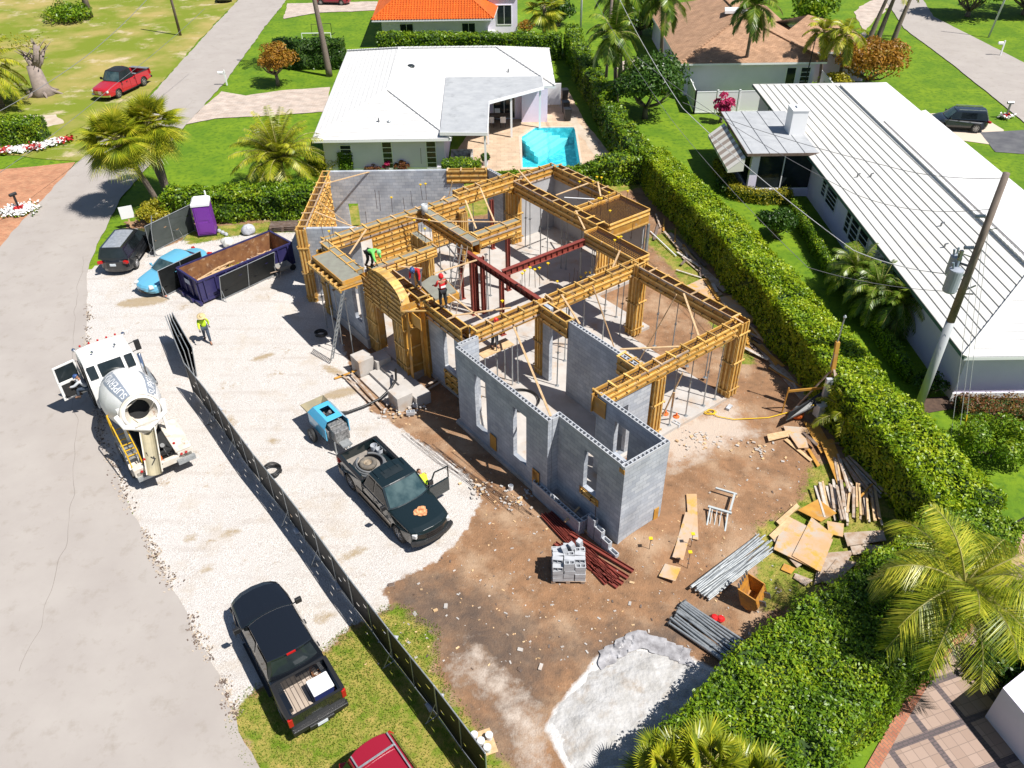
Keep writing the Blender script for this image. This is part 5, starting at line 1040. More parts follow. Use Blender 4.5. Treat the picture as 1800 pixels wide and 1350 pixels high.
b=MB(); b.box(3.75,4.65,-.85,.85,.8,1.75); b.build('bonnet',m_wt,mx_,bevel=.15)
for y0,y1 in ((-.52,.52),(-1.02,-.66),(.66,1.02)): b=MB(); b.xbox(Matrix.Translation((1.775,(y0+y1)/2,2.5))@Matrix.Rotation(R(29),4,'Y'),.03,y1-y0,.62); b.build('rear_window',m_glass,cabb,bevel=.02)
b=MB(); b.face([(3.76,-1.0,2.05),(3.76,1.0,2.05),(3.55,.95,2.8),(3.55,-.95,2.8)]); b.build('windshield',m_glass,cabb)
for i in range(5): b=MB(); b.lathe((3.42,-.8+i*.4,3.06),[(.05,0),(.05,.05),(.02,.08)],8); b.build('marker_light',m_tail,cabb)
for s in (-1,1): b=MB(); b.lathe((3.3,s*1.12,3.0),[(.08,0),(.09,.1),(.05,.14)],10); b.lathe((2.35,s*.5,3.05),[(.03,0),(.03,.12),(.07,.14),(.05,.2)],8); b.build('beacon',m_chrome,cabb)
# doorway on the driver's side and the swung door
b=MB(); b.box(1.75,2.85,1.155,1.19,1.0,2.75); b.build('doorway',m_dark,cabb); b=MB(); b.box(1.9,2.7,1.10,1.20,1.1,1.5); b.box(1.85,2.1,1.1,1.2,1.5,2.1); b.build('driver_seat',mat('grey_seat',(.2,.2,.21),rough=.8),cabb,bevel=.04)
b=MB(); M=Matrix.Translation((2.95,1.2,0))@Matrix.Rotation(R(98),4,'Z')@Matrix.Rotation(0,4,'X')
for q in (((-.0,0,.95),(1.15,0,.95),.08,.1),): pass
b.box(0,1.12,-.03,.03,.95,1.95); b.bar((.03,0,1.9),(.12,0,2.78),.06,.09); b.bar((1.08,0,1.9),(1.05,0,2.75),.06,.09); b.bar((.1,0,2.78),(1.08,0,2.75),.06,.09); b.tf(M); dd=b.build('open_door',m_wt,mx_,bevel=.01); b=MB(); b.box(.12,1.03,-.01,.01,1.95,2.72); b.tf(M); b.build('door_glass',m_glass,dd)
b=MB(); b.box(.1,1.0,-.036,-.031,1.05,1.8); b.box(.1,1.0,.031,.036,1.05,1.8); b.tf(M); b.build('door_trim',m_dark,dd)
for s,x in ((-1,3.5),(1,3.6)):
    b=MB(); b.bar((x,s*1.15,2.3),(x+.05,s*1.62,2.35),.04,.04); b.bar((x,s*1.15,1.8),(x+.05,s*1.62,1.85),.04,.04); b.xbox(Matrix.Translation((x+.02,s*1.6,2.1)),.12,.26,.55); b.build('mirror',m_trim,mx_,bevel=.03)
b=MB(); b.tube((.75,-1.15,.9),(.75,-1.15,3.3),.085,12); b.tube((1.35,-1.32,1.1),(2.6,-1.32,1.1),.3,14); b.build('exhaust_stack',m_chrome,mx_,smooth=True); b=MB(); b.box(.9,2.5,-1.5,-1.16,1.35,1.42); b.build('side_step',m_galv,mx_)
# frame, wheels
b=MB(); b.box(-4.0,3.9,-.45,.45,.75,1.05); b.box(-3.9,.8,-.6,.6,1.05,1.15); b.build('chassis',m_dark,mx_)
for x in (3.0,-1.9,-3.2):
    for s in (-1,1): wheel(mx_,x,s*1.05,.5,.32 if x>0 else .52,m_rim)
for s in (-1,1): b=MB(); b.loft([[(-2.55+.68*math.cos(a)*1.9,s*.78,.5+.68*math.sin(a)*.95) ,(-2.55+.68*math.cos(a)*1.9,s*1.3,.5+.68*math.sin(a)*.95)] for a in np.linspace(0,PI,13)],closed=False,caps=False); b.build('mudguard',m_wdirty,mx_)
# drum, tilted: front low
DM=Matrix.Translation((-1.0,0,2.25))@Matrix.Rotation(R(90),4,'Y')@Matrix.Rotation(R(0),4,'Z'); tilt=R(13)
DM=Matrix.Translation((-.95,0,2.3))@Matrix.Rotation(tilt,4,'Y')@Matrix.Rotation(R(-90),4,'Y')      # +z of the drum points to the rear, raised
prof=[(.35,-2.0),(.8,-1.85),(1.0,-1.5),(1.19,-.6),(1.2,.1),(1.13,.7),(.86,1.6),(.80,1.85),(.78,1.95),(.66,1.95),(.62,1.5),(.4,1.2),(.01,1.1)]
def drr(z):
    P_=[(-2.0,.35),(-1.85,.8),(-1.5,1.0),(-.6,1.19),(.1,1.2),(.7,1.13),(1.6,.86),(1.85,.8)]
    return float(np.interp(z,[p[0] for p in P_],[p[1] for p in P_]))
b=MB(); b.lathe((0,0,0),prof[:10],40); b.f=b.f[:-1]; b.m=b.m[:-1]; b.tf(DM); drum=b.build('drum',m_wt,mx_,smooth=True)
b=MB(); b.lathe((0,0,0),[(.70,1.93),(.44,1.52)],30,m=1); b.f=b.f[:-2]; b.m=b.m[:-2]; b.lathe((0,0,0),[(.44,1.52),(.40,1.2),(.01,1.15)],30,m=0); k_=len(b.f); b.f=b.f[:-2]; b.m=b.m[:-2]
for a in (0,2.1,4.2): b.bar((.44*math.cos(a),.44*math.sin(a),1.5),(.66*math.cos(a+.9),.66*math.sin(a+.9),1.9),.03,.12,m=1)
b.tf(DM); b.build('drum_mouth',[m_dark,m_wdirty],drum)
b=MB(); b.lathe((0,0,0),[(.82,1.84),(.86,1.86),(.86,1.97),(.80,1.98)],40); b.f=b.f[:-2]; b.m=b.m[:-2]; b.tf(DM); b.build('drum_ring',m_wdirty,drum,smooth=True)
m_band=mat('grey_band',(.25,.28,.33),rough=.45)
def band(a0,a1,z0,z1,off,m,name,par):
    b=MB(); rr=[]
    for i in range(9):
        z=z0+(z1-z0)*i/8; r=drr(z)+off; rr.append([(r*math.cos(a),r*math.sin(a),z) for a in np.linspace(a0,a1,9)])
    b.loft(rr,closed=False,caps=False); b.tf(DM); return b.build(name,m,par,smooth=True)
def drumtext(txt,ac,z0,z1,par,da=.36):
    cu_=bpy.data.curves.new('lettering','FONT'); cu_.body=txt; cu_.size=1; to=bpy.data.objects.new('lettering',cu_); COL.objects.link(to); dg=bpy.context.evaluated_depsgraph_get(); me=bpy.data.meshes.new_from_object(to.evaluated_get(dg)); bpy.data.objects.remove(to)
    bm=bmesh.new(); bm.from_mesh(me); 
    for _ in range(2): bmesh.ops.subdivide_edges(bm,edges=[e for e in bm.edges if e.calc_length()>.15],cuts=1)
    xs=[v.co.x for v in bm.verts]; ys=[v.co.y for v in bm.verts]; x0,x1=min(xs),max(xs); y0,y1=min(ys),max(ys)
    for v in bm.verts:
        z=z1+(z0-z1)*(v.co.x-x0)/(x1-x0); a=ac+da*((v.co.y-y0)/(y1-y0)-.5); r=drr(z)+.022; v.co=DM@Vector((r*math.cos(a),r*math.sin(a),z))
    bm.to_mesh(me); bm.free(); me.materials.clear(); me.materials.append(m_white); o=bpy.data.objects.new('lettering',me); COL.objects.link(o); o.parent=par; return o
# drum-space angle 0 points up; + goes to the truck's left side or right depending on the tilt, tested below
up=(DM.to_3x3()@Vector((1,0,0))).z; SGN=1 if (DM.to_3x3()@Vector((0,1,0))).y>0 else -1; A0=0 if up>0 else PI
for ac in (A0+SGN*.42*(1 if up>0 else -1),A0-SGN*.95*(1 if up>0 else -1)):
    band(ac-.25,ac+.25,-1.1,1.78,.012,m_band,'grey_band',drum)
    drumtext('SUPERMIX',ac,-.75,1.68,drum,.33)
# hopper, chute, rear deck
b=MB(); b.loft([[(-3.35,-.5,2.5),(-2.85,-.5,2.3),(-2.85,.5,2.3),(-3.35,.5,2.5)],[(-3.3,-.28,1.95),(-2.95,-.28,1.95),(-2.95,.28,1.95),(-3.3,.28,1.95)]],caps=False); b.build('hopper',m_wdirty,mx_)
b=MB()
for s in (-1,1): b.bar((-2.5,s*.82,1.1),(-2.55,s*.8,3.1),.12,.12)
b.path([(-2.7,-.98,2.9),(-3.1,-.85,2.5),(-3.4,0,2.2),(-3.1,.85,2.5),(-2.7,.98,2.9)],.11,10); b.build('charge_hopper_frame',m_wt,mx_,smooth=False)
ch=MB(); a=Vector((-3.1,.0,2.15)); e=Vector((-4.9,.55,1.0)); d=(e-a).normalized(); sd=d.cross(Vector((0,0,1))).normalized(); up_=sd.cross(d)
rings=[]
for p in (a,e):
    o=[p+sd*(.3*math.cos(q))+up_*(-.3*math.sin(q)+.1) for q in np.linspace(0,PI,9)]; i_=[p+sd*(.26*math.cos(q))+up_*(-.26*math.sin(q)+.1) for q in np.linspace(PI,0,9)]; rings.append(o+i_)
ch.loft(rings); m_slurry=mat('slurry',(.36,.31,.20),(.28,.25,.17),sc=2,rough=.7); ch.build('chute',m_slurry,mx_)
b=MB(); b.bar(a+sd*.31+up_*.12,e+sd*.31+up_*.12,.04,.05); b.bar(a-sd*.31+up_*.12,e-sd*.31+up_*.12,.04,.05); b.build('chute_rim',m_wdirty,mx_)
b=MB(); b.box(-4.3,-2.0,-1.25,-.55,1.12,1.22); b.box(-4.3,-3.2,-1.25,-.6,.7,1.12); b.box(-4.3,-4.1,-1.2,1.2,.62,.95); b.box(-4.3,-3.9,.75,1.25,.7,1.12); b.build('rear_fender',m_wdirty,mx_,bevel=.03)
b=MB(); b.box(-4.5,-4.25,-1.25,-.5,.6,.78); b.box(-4.45,-4.2,.5,1.2,.55,.7); b.build('rear_bumper',m_galv,mx_)
for y,z in ((-.95,1.0),(-.75,1.0),(.95,.95),(.7,1.5),(-.6,1.7)): b=MB(); b.lathe((-4.32,y,z),[(.06,0),(.06,.03),(.01,.04)],10,M=Matrix.Rotation(R(-90),3,'Y')); b.build('tail_light',m_tail,mx_)
b=MB()
for s_,q_ in ((1.22,0),(.78,0)):
    b.path([(-1.6,s_,1.2),(-1.6,s_,2.35),(-1.9,s_,2.55),(-3.9,s_,1.75),(-4.1,s_,.9)],.028,6)
for i in range(6): x=-1.7-i*.38; b.bar((x,.78,1.55-.1*i*.3),(x,1.22,1.55-.1*i*.3),.04,.03)
b.bar((-1.6,.8,2.35),(-1.6,1.2,2.35),.04,.04); b.build('ladder_rail',mat('yellow_paint',(.62,.36,.01),rough=.5),mx_)
b=MB(); 
for i in range(8): b.box(-3.7+i*.26,-3.55+i*.26,.8,1.2,1.28,1.31)
b.box(-3.8,-1.7,.76,.8,1.22,1.32); b.box(-3.8,-1.7,1.2,1.24,1.22,1.32); b.build('grating_deck',m_galv,mx_)
b=MB(); b.lathe((-4.05,.15,1.0),[(.01,-.16),(.15,-.1),(.17,0),(.15,.1),(.01,.16)],12); b.build('orange_ball',mat('safety_orange',(.65,.13,.02),rough=.6),mx_,smooth=True)
b=MB()
for i in range(9): random.seed(i); x=-3.3-random.random()*.8; y=random.uniform(-.45,.6); b.path([(x,y,.9),(x-.2,y+random.uniform(-.3,.3),1.25+random.random()*.3),(x-.5,y+random.uniform(-.3,.3),.95)],.025,5)
b.tube((-3.5,-.15,1.1),(-3.9,-.2,1.5),.1,8); b.box(-4.0,-3.4,-.4,.4,.95,1.1); b.build('hoses',m_trim,mx_)
# ---- grout pump trailer
m_pb=paint('pump_blue',(.08,.42,.66),.4); pu=thing('concrete_pump','light blue trailer concrete pump with an open engine bay','pump',(-5.75,-.15,0),R(-52))
b=MB(); b.loft([[(-1.05,-.6,.75),(-1.0,-.62,1.05),(-1.0,.62,1.05),(-1.05,.6,.75)],[(-.2,-.62,.6),(-.2,-.55,1.5),(-.2,.55,1.5),(-.2,.62,.6)],[(.65,-.62,.55),(.55,-.52,1.5),(.55,.52,1.5),(.65,.62,.55)]]) ; 
b=MB(); b.box(-.95,.7,-.6,-.55,.55,1.2); b.box(-.95,.7,.55,.6,.55,1.2); b.box(-.95,-.9,-.55,.55,.55,1.2)
for s in (-1,1): b.add([(-.95,s*.6,1.2),(.7,s*.6,1.2),(.6,s*.38,1.5),(-.75,s*.38,1.5)],[(0,1,2,3) if s<0 else (3,2,1,0)])
b.face([(-.95,-.6,1.2),(-.75,-.38,1.5),(-.75,.38,1.5),(-.95,.6,1.2)]); b.box(-.75,-.45,-.38,.38,1.47,1.5); b.box(.25,.6,-.38,.38,1.47,1.5); b.box(-.45,.25,-.38,-.22,1.47,1.5); b.box(-.45,.25,.22,.38,1.47,1.5)
b.build('housing',m_pb,pu,bevel=.02); b=MB(); b.box(-.85,.65,-.5,.5,.55,1.0); b.box(.1,.75,-.35,.35,.6,1.25); b.tube((-.3,-.1,1.0),(-.1,.15,1.38),.1,10); b.tube((.2,.2,1.1),(.5,.2,1.4),.08,10); b.box(.7,1.15,-.35,.35,.55,1.15); b.build('engine',mat('engine_metal',(.12,.12,.12),(.35,.34,.33),sc=12,rough=.5,metal=.4),pu,bevel=.02)
b=MB(); b.loft([[(-1.75,-.6,1.1),(-1.0,-.6,1.1),(-1.0,.6,1.1),(-1.75,.6,1.1)],[(-1.6,-.3,.65),(-1.15,-.3,.65),(-1.15,.3,.65),(-1.6,.3,.65)]],caps=False); b.face([(-1.6,-.3,.65),(-1.15,-.3,.65),(-1.15,.3,.65),(-1.6,.3,.65)]); b.loft([[(-1.72,-.57,1.1),(-1.03,-.57,1.1),(-1.03,.57,1.1),(-1.72,.57,1.1)],[(-1.58,-.29,.68),(-1.18,-.29,.68),(-1.18,.29,.68),(-1.58,.29,.68)]],caps=False); b.face([(-1.69,-.52,1.0),(-1.05,-.52,1.0),(-1.05,.52,1.0),(-1.69,.52,1.0)]) if False else None; b.build('hopper',m_slurry,pu)
b=MB(); b.face([(-1.02,-.35,1.27),(-.72,-.35,1.53),(-.72,.35,1.53),(-1.02,.35,1.27)]); b.build('splash_plate',mat('dusty_plate',(.45,.42,.36),rough=.8),pu)
for s in (-1,1): wheel(pu,-.35,s*.8,.33,.2,m_galv,0,6)
b=MB(); b.bar((-.9,0,.5),(1.2,0,.5),.5,.1); b.bar((1.1,-.2,.5),(1.9,0,.45),.07,.08); b.bar((1.1,.2,.5),(1.9,0,.45),.07,.08); b.bar((1.2,-.45,.05),(1.2,-.45,.75),.05,.05); b.box(1.15,1.6,-.25,.2,.55,.6); b.build('drawbar',m_galv,pu)
hs=thing('concrete_hose','long black concrete hose from the blue pump to the entrance','hose',(-5.0,1.0,.1)); b=MB(); pts=[(-6.35,.75,.65),(-5.9,1.15,.35),(-5.3,1.5,.12),(-4.6,1.95,.1),(-3.9,2.5,.12),(-3.45,3.0,.3),(-3.2,3.5,.5),(-3.3,4.3,.55)]; b.path(pts,.062,8); b.build('hose',m_trim,hs,smooth=True,world=True)
# ================================================================ vegetation
lf_hedge=leafmat('hedge_leaf',[(.05,.12,.006),(.18,.30,.008),(.36,.46,.012),(.52,.55,.03)],.35,.4,.8)
lf_hedge2=leafmat('hedge_leaf_green',[(.035,.09,.005),(.10,.20,.008),(.20,.31,.01),(.38,.43,.02)],.3,.4,.7)
lf_dark=leafmat('dark_leaf',[(.012,.04,.006),(.03,.08,.008),(.06,.13,.012),(.13,.20,.02)],.25,.4,.8)
lf_yel=leafmat('yellow_leaf',[(.10,.13,.01),(.24,.24,.012),(.42,.36,.02),(.5,.42,.05)],.3,.45,1.2)
lf_org=leafmat('orange_leaf',[(.10,.06,.01),(.26,.13,.012),(.42,.19,.015),(.22,.22,.02)],.3,.5,1.0)
lf_red=leafmat('red_leaf',[(.07,.03,.012),(.16,.05,.02),(.20,.10,.02),(.12,.13,.02)],.25,.5,1.2)
lf_pink=leafmat('pink_flower',[(.45,.02,.10),(.6,.04,.16),(.65,.10,.22)],.3,.5,1.)
lf_palm=leafmat('palm_leaf',[(.07,.11,.008),(.20,.25,.012),(.40,.40,.02),(.58,.48,.05)],.25,.38,.9)
lf_palm2=leafmat('palm_leaf_green',[(.03,.07,.006),(.08,.16,.01),(.18,.26,.02),(.38,.40,.05)],.25,.35,.9)
lf_palm3=leafmat('palm_leaf_gold',[(.06,.10,.008),(.20,.26,.012),(.44,.44,.03),(.66,.58,.07)],.3,.35,1.1)
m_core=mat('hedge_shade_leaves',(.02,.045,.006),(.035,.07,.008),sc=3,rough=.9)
m_trunk=mat('tree_bark',(.13,.10,.075),(.2,.16,.125),sc=6,rough=.9,bump=.02)
def hedge(name,label,cat,path,width,height,lm=lf_hedge,leaf=.085,dens=170,seed=0,group=None,amp=.16,taper=.86):
    """clipped hedge along a path; width/height may vary per path point"""
    g=np.random.default_rng(seed+50); P=np.array(path,float); n=len(P); W=np.full(n,width) if np.isscalar(width) else np.array(width,float); H=np.full(n,height) if np.isscalar(height) else np.array(height,float)
    seg=np.linalg.norm(np.diff(P,axis=0),axis=1); cum=np.r_[0,np.cumsum(seg)]; L=cum[-1]
    def pos(s): 
        x=np.interp(s,cum,P[:,0]); y=np.interp(s,cum,P[:,1]); e=.25
        dx=np.interp(s+e,cum,P[:,0])-np.interp(s-e,cum,P[:,0]); dy=np.interp(s+e,cum,P[:,1])-np.interp(s-e,cum,P[:,1]); l=np.hypot(dx,dy)+1e-9
        return x,y,dx/l,dy/l,np.interp(s,cum,W),np.interp(s,cum,H)
    def surf(s,t,off=0):
        """t in 0..1 over left side, top, right side (by length)"""
        x,y,dx,dy,w,h=pos(np.clip(s,0,L)); nx,ny=-dy,dx; tot=2*h+w; u=t*tot
        r_=.22
        side=np.where(u<h,-1,np.where(u>h+w,1,0)); zz=np.where(side<0,u,np.where(side>0,tot-u,h)); o=np.where(side<0,-w/2,np.where(side>0,w/2,u-h-w/2))
        o=o*np.where(side!=0,taper+(1-taper)*0+ (1-taper)*(1-zz/np.maximum(h,.1)),taper)
        edge=np.clip((np.abs(u-h)<r_)*(1-np.abs(u-h)/r_)+(np.abs(u-h-w)<r_)*(1-np.abs(u-h-w)/r_),0,1); zz=zz-edge*.12*(side==0)
        N=np.stack([nx*side,ny*side,(side==0)*1.+edge*.6],1); Q=np.stack([x+nx*o,y+ny*o,zz],1)
        endd=np.minimum(s,L-s)
        lu=lump(Q,seed,1.3)*amp+lump(Q,seed+3,4.)*amp*.5+lump(Q,seed+6,10.)*amp*.28; Q=Q+N*(lu+off)[:,None]; Q[:,2]=np.maximum(Q[:,2],.0); return Q,N
    t_=thing(name,label,cat,(float(P[0][0]),float(P[0][1]),0),0,group)
    # core
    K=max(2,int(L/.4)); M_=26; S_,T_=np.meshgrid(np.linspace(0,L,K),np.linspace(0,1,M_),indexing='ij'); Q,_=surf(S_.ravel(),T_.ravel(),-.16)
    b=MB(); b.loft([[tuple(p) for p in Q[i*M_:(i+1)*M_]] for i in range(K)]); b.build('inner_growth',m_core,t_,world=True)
    area=float(np.trapz(np.interp(np.linspace(0,L,200),cum,W)+2*np.interp(np.linspace(0,L,200),cum,H),np.linspace(0,L,200)))
    k=int(area*dens); s=g.uniform(0,L,k); t=g.uniform(0,1,k); Q,N=surf(s,t,0); Q+=N*g.uniform(-.14,.07,k)[:,None]+g.normal(size=(k,3))*.03
    Wm,Hm=W[0],H[0]
    EQ=[];EN=[]
    for ss,sg in ((0.,-1),(L,1)):
        x,y,dx,dy,w,h=pos(np.array([ss])); ke=int(w[0]*h[0]*dens); o=g.uniform(-.5,.5,ke)*w*taper; zz=g.uniform(0,1,ke)*h
        q=np.stack([x-dy*o,y+dx*o,zz],1); d=np.array([dx[0]*sg,dy[0]*sg,0]); q+=d*g.uniform(-.12,.08,ke)[:,None]; EQ.append(q); EN.append(np.tile(d,(ke,1)))
    gp=(lump(Q,seed+9,3.1)+.6*lump(Q,seed+19,9)); kp=gp>-.86; Q=Q[kp];N=N[kp]; Q=np.vstack([Q]+EQ); N=np.vstack([N]+EN); Q[:,2]=np.maximum(Q[:,2],.02)
    leafset('foliage',Q,N,leaf,lm,t_,.65,.55,g); return t_
# long boundary hedge
hedge('hedge','long clipped yellow green hedge running beside the building site','hedge',[(12.9,28.6),(13.8,24),(14.8,20),(16.0,15),(16.9,10),(17.7,5),(18.3,1),(19.0,-3),(19.8,-7.0)],[2.2,2.3,2.4,2.6,2.6,2.6,2.8,2.9,3.1],[2.3,2.4,2.4,2.4,2.4,2.4,2.4,2.4,2.3],lf_hedge,.085,310,1,amp=.2)
hedge('hedge','broad hedge mass filling the lower right in front of the brick terrace','hedge',[(20.2,-7.1),(18.0,-9.1),(14.3,-12.0),(11.0,-14.25),(8.35,-17.0),(6.1,-19.7)],[3.0,3.2,3.8,4.2,4.7,4.8],[2.2,2.15,2.1,2.1,2.1,2.0],lf_hedge2,.068,470,2,amp=.2,taper=.9)
hedge('hedge','narrow uneven hedge between the pool patio and the green garden','hedge',[(9.3,63),(9.4,57),(9.9,50),(10.6,44),(11.0,38),(11.6,33),(12.2,29)],[1.6,1.7,1.7,1.6,1.6,1.8,2.0],[2.6,2.6,2.4,2.3,2.3,2.3,2.3],lf_hedge2,.12,90,3,amp=.3)
hedge('hedge','hedge between the building site and the pool patio','hedge',[(1.6,27.5),(4,27.6),(7.5,27.8),(9.5,28.2),(13,28.2)],[1.0,1.0,1.3,1.8,2.2],[.9,.95,1.1,1.7,2.2],lf_hedge2,.11,150,4,amp=.25)
hedge('hedge','glossy green hedge behind the purple toilet and the skip','hedge',[(-21,23.6),(-17,23.4),(-13,23.4),(-9.8,23.2)],[2.2,2.4,2.4,2.2],[1.7,1.9,2.0,2.0],lf_hedge2,.11,170,5,amp=.28)
hedge('hedge','flat topped hedge along the back of the white pool house','hedge',[(-11.2,61.6),(-4,61.2),(2,60.6),(8.0,60)],[1.8]*4,[2.3]*4,lf_hedge2,.13,80,6,amp=.15)
hedge('hedge','square hedge under the porch corner of the pool house','hedge',[(-2.4,28.7),(.35,28.7)],1.3,1.5,lf_hedge2,.085,170,7,amp=.06)
hedge('hedge','dark hedge beside the pale road behind the orange tree','hedge',[(-21.2,58.6),(-18,58.2),(-14.3,58)],[2.2]*3,[2.6]*3,lf_dark,.13,90,8,amp=.3)
hedge('hedge','rounded clipped hedge above the white and red flower bed','hedge',[(-44,38.2),(-40,38.0),(-36.2,38.1)],[2.6,2.6,2.2],[1.9,1.9,1.7],lf_hedge2,.11,130,9,amp=.12)
hedge('hedge','low golden hedge below the dark sunroom windows','hedge',[(18.2,30),(18.4,25.0),(20,24.2),(22,24.2)],[.9]*4,[.9]*4,lf_yel,.07,220,10,amp=.08)
hedge('hedge','thin creeper strip on the dark ground beside the long white house','hedge',[(21.7,22.6),(21.5,17),(21.5,12.6)],.5,1.0,lf_hedge2,.07,260,11,amp=.08)
hedge('hedge','short creeper strip near the two low palms','hedge',[(21.9,8.2),(22.0,3.4)],.5,.9,lf_hedge2,.07,260,12,amp=.1)
hedge('hedge','low reddish brown hedge along the near end of the long white house','hedge',[(23.4,1.0),(27,.8),(31,.6)],1.3,.75,lf_red,.06,300,13,amp=.12)
hedge('hedge','clipped golden hedge left of the shrubs at the white house wall','hedge',[(-12.6,30.2),(-10.2,30.2)],1.0,1.3,lf_yel,.07,200,14,amp=.06)
hedge('hedge','tall green hedge block next to the golden one','hedge',[(-10.2,30.1),(-9.2,30.1)],1.1,1.9,lf_hedge2,.08,200,15,amp=.08)
def limbs(b,base,h,r,spread,k,seed,fork=.35):
    g=random.Random(seed); top=Vector(base)+Vector((0,0,h*fork)); b.path([Vector(base)-Vector((0,0,.1)),Vector(base)+Vector((g.uniform(-.05,.05),g.uniform(-.05,.05),h*fork*.5)),top],[r*1.25,r,r*.85],8); tips=[]
    for i in range(k):
        a=2*PI*i/k+g.uniform(-.3,.3); e=top+Vector((math.cos(a)*spread*g.uniform(.5,.9),math.sin(a)*spread*g.uniform(.5,.9),h*(1-fork)*g.uniform(.45,.85))); m=top.lerp(e,.5)+Vector((0,0,-.1*h)); b.path([top-Vector((0,0,.05)),m,e],[r*.6,r*.4,r*.12],6); tips.append(e)
        for q in range(2): e2=m+Vector((g.uniform(-1,1)*spread*.5,g.uniform(-1,1)*spread*.5,h*.3*g.uniform(.4,1))); b.path([m,e2],[r*.3,r*.08],5); tips.append(e2)
    return tips
def bush(name,label,cat,c,rad,h,lm,leaf=.09,n=3500,seed=0,trunk=0.,clumps=26,group=None,flat=.8):
    g=np.random.default_rng(seed+200); t=thing(name,label,cat,(c[0],c[1],0),0,group); b=MB()
    tips=limbs(b,(c[0],c[1],0),max(h*.8,.5),.05+.035*h,rad*.9,7,seed,max(.12,trunk/h)); b.build('trunk',m_trunk,t,smooth=True,world=True)
    z0=trunk; cz=(z0+h)/2; Ps=[];Ns=[]
    for i in range(clumps):
        d=g.normal(size=3); d/=np.linalg.norm(d); rr=g.uniform(.35,1)**.5*.78; cc=np.array([c[0]+d[0]*rad*rr,c[1]+d[1]*rad*rr,cz+d[2]*(h-z0)/2*rr*flat]); cr2=rad*g.uniform(.26,.44)
        k=n//clumps; e=g.normal(size=(k,3)); e/=np.linalg.norm(e,axis=1)[:,None]; e[:,2]=np.where(e[:,2]<-.3,-e[:,2],e[:,2]); q=cc+e*(cr2*g.uniform(.75,1.08,(k,1))); q[:,2]=np.maximum(q[:,2],.04); Ps.append(q);Ns.append(e)
    leafset('crown',np.vstack(Ps),np.vstack(Ns),leaf,lm,t,.6,.55,g); return t
bush('shrub','round dark green shrub standing alone on the lawn by the long white house','shrub',(19.6,19.0),1.25,2.0,lf_dark,.09,5000,1,.3)
bush('bush','wide round bush on the lawn below the reddish hedge','shrub',(23.5,-1.9),1.7,1.7,lf_hedge2,.07,9000,2)
bush('tree','broad dark leafed tree with an open crown over the garden lawn','tree',(14.3,41.5),3.4,5.0,lf_dark,.17,8500,3,1.2,34)
bush('orange_tree','orange leaved spreading tree by the side road','tree',(36.0,48.8),3.6,4.2,lf_org,.15,7500,4,1.0,30)
bush('bush','green bushes under the orange leaved spreading tree','shrub',(32.5,46.6),1.6,1.9,lf_yel,.13,2200,5)
bush('small_tree','small round orange tinted tree on the lawn by the white mailbox','tree',(-19.9,52.0),2.1,3.7,lf_org,.12,5500,6,1.3)
bush('bush','yellow green bush between the sign board and the toilet','shrub',(-21.6,22.6),1.35,1.2,lf_yel,.09,3600,7)
bush('bougainvillea','pink flowering bougainvillea before the white vinyl fence','shrub',(20.6,40.2),.9,2.5,lf_pink,.13,1500,8,.5,12)
bush('shrub','dark red leaved shrub before the white house wall','shrub',(-5.6,29.9),.75,1.3,lf_red,.12,900,9); bush('shrub','low mixed shrub with pink tips before the white house wall','shrub',(-7.8,29.9),.7,.9,lf_red,.1,700,10); bush('ti_plant','upright pink ti plant before the white house wall','plant',(-6.7,29.8),.35,1.5,lf_pink,.14,260,11,.3,6)
bush('tree','dark round tree at the top right behind the pale street pole','tree',(57.5,75),4.2,6.5,lf_dark,.25,6000,12,.6,30); bush('tree','second dark tree cut by the right edge at the top','tree',(64.5,75.5),4.8,7.5,lf_dark,.26,6000,13,.5,30)
bush('shrub','leafy green shrub behind the brown roofed house','shrub',(38,72),3.0,3.8,lf_hedge2,.25,2500,14); bush('shrub','dark shrub mass at the top between the two palms','shrub',(17.5,69),4.0,4.5,lf_dark,.25,3500,15); bush('shrub','dense green shrub behind the orange roofed house','shrub',(8.5,73),2.0,3.5,lf_dark,.2,2500,16)
bush('tree','thin spreading tree on the dry lot at the top left','tree',(-49.8,80.5),3.6,9.0,lf_dark,.2,500,17,6.5,10); 
bush('bush','dark bush under the thin tree on the dry lot','shrub',(-51.5,79),3.0,1.4,lf_hedge2,.2,2200,18); bush('bush','small green bush beside the striped awning','shrub',(17.7,26.2),.8,.8,lf_dark,.09,900,19)
bush('bush','green growth at the foot of the leaning metal pole','shrub',(22.7,2.6),.8,1.1,lf_dark,.09,1200,20); bush('shrub','round shrub at the right corner of the brown roofed house','shrub',(32.3,48.6),1.0,1.5,lf_hedge2,.1,1200,21)
bush('shrub','clipped shrub at the edge of the orange roofed house','shrub',(4.6,70),1.0,1.4,lf_org,.12,900,22); bush('shrub','dark ground shrub along the terrace by the coconut palm','shrub',(20.4,-11.2),1.6,1.1,lf_dark,.08,6000,23); bush('shrub','dark shrub between the terrace and the lower right wall','shrub',(18.9,-12.6),1.3,.9,lf_dark,.08,4000,24)
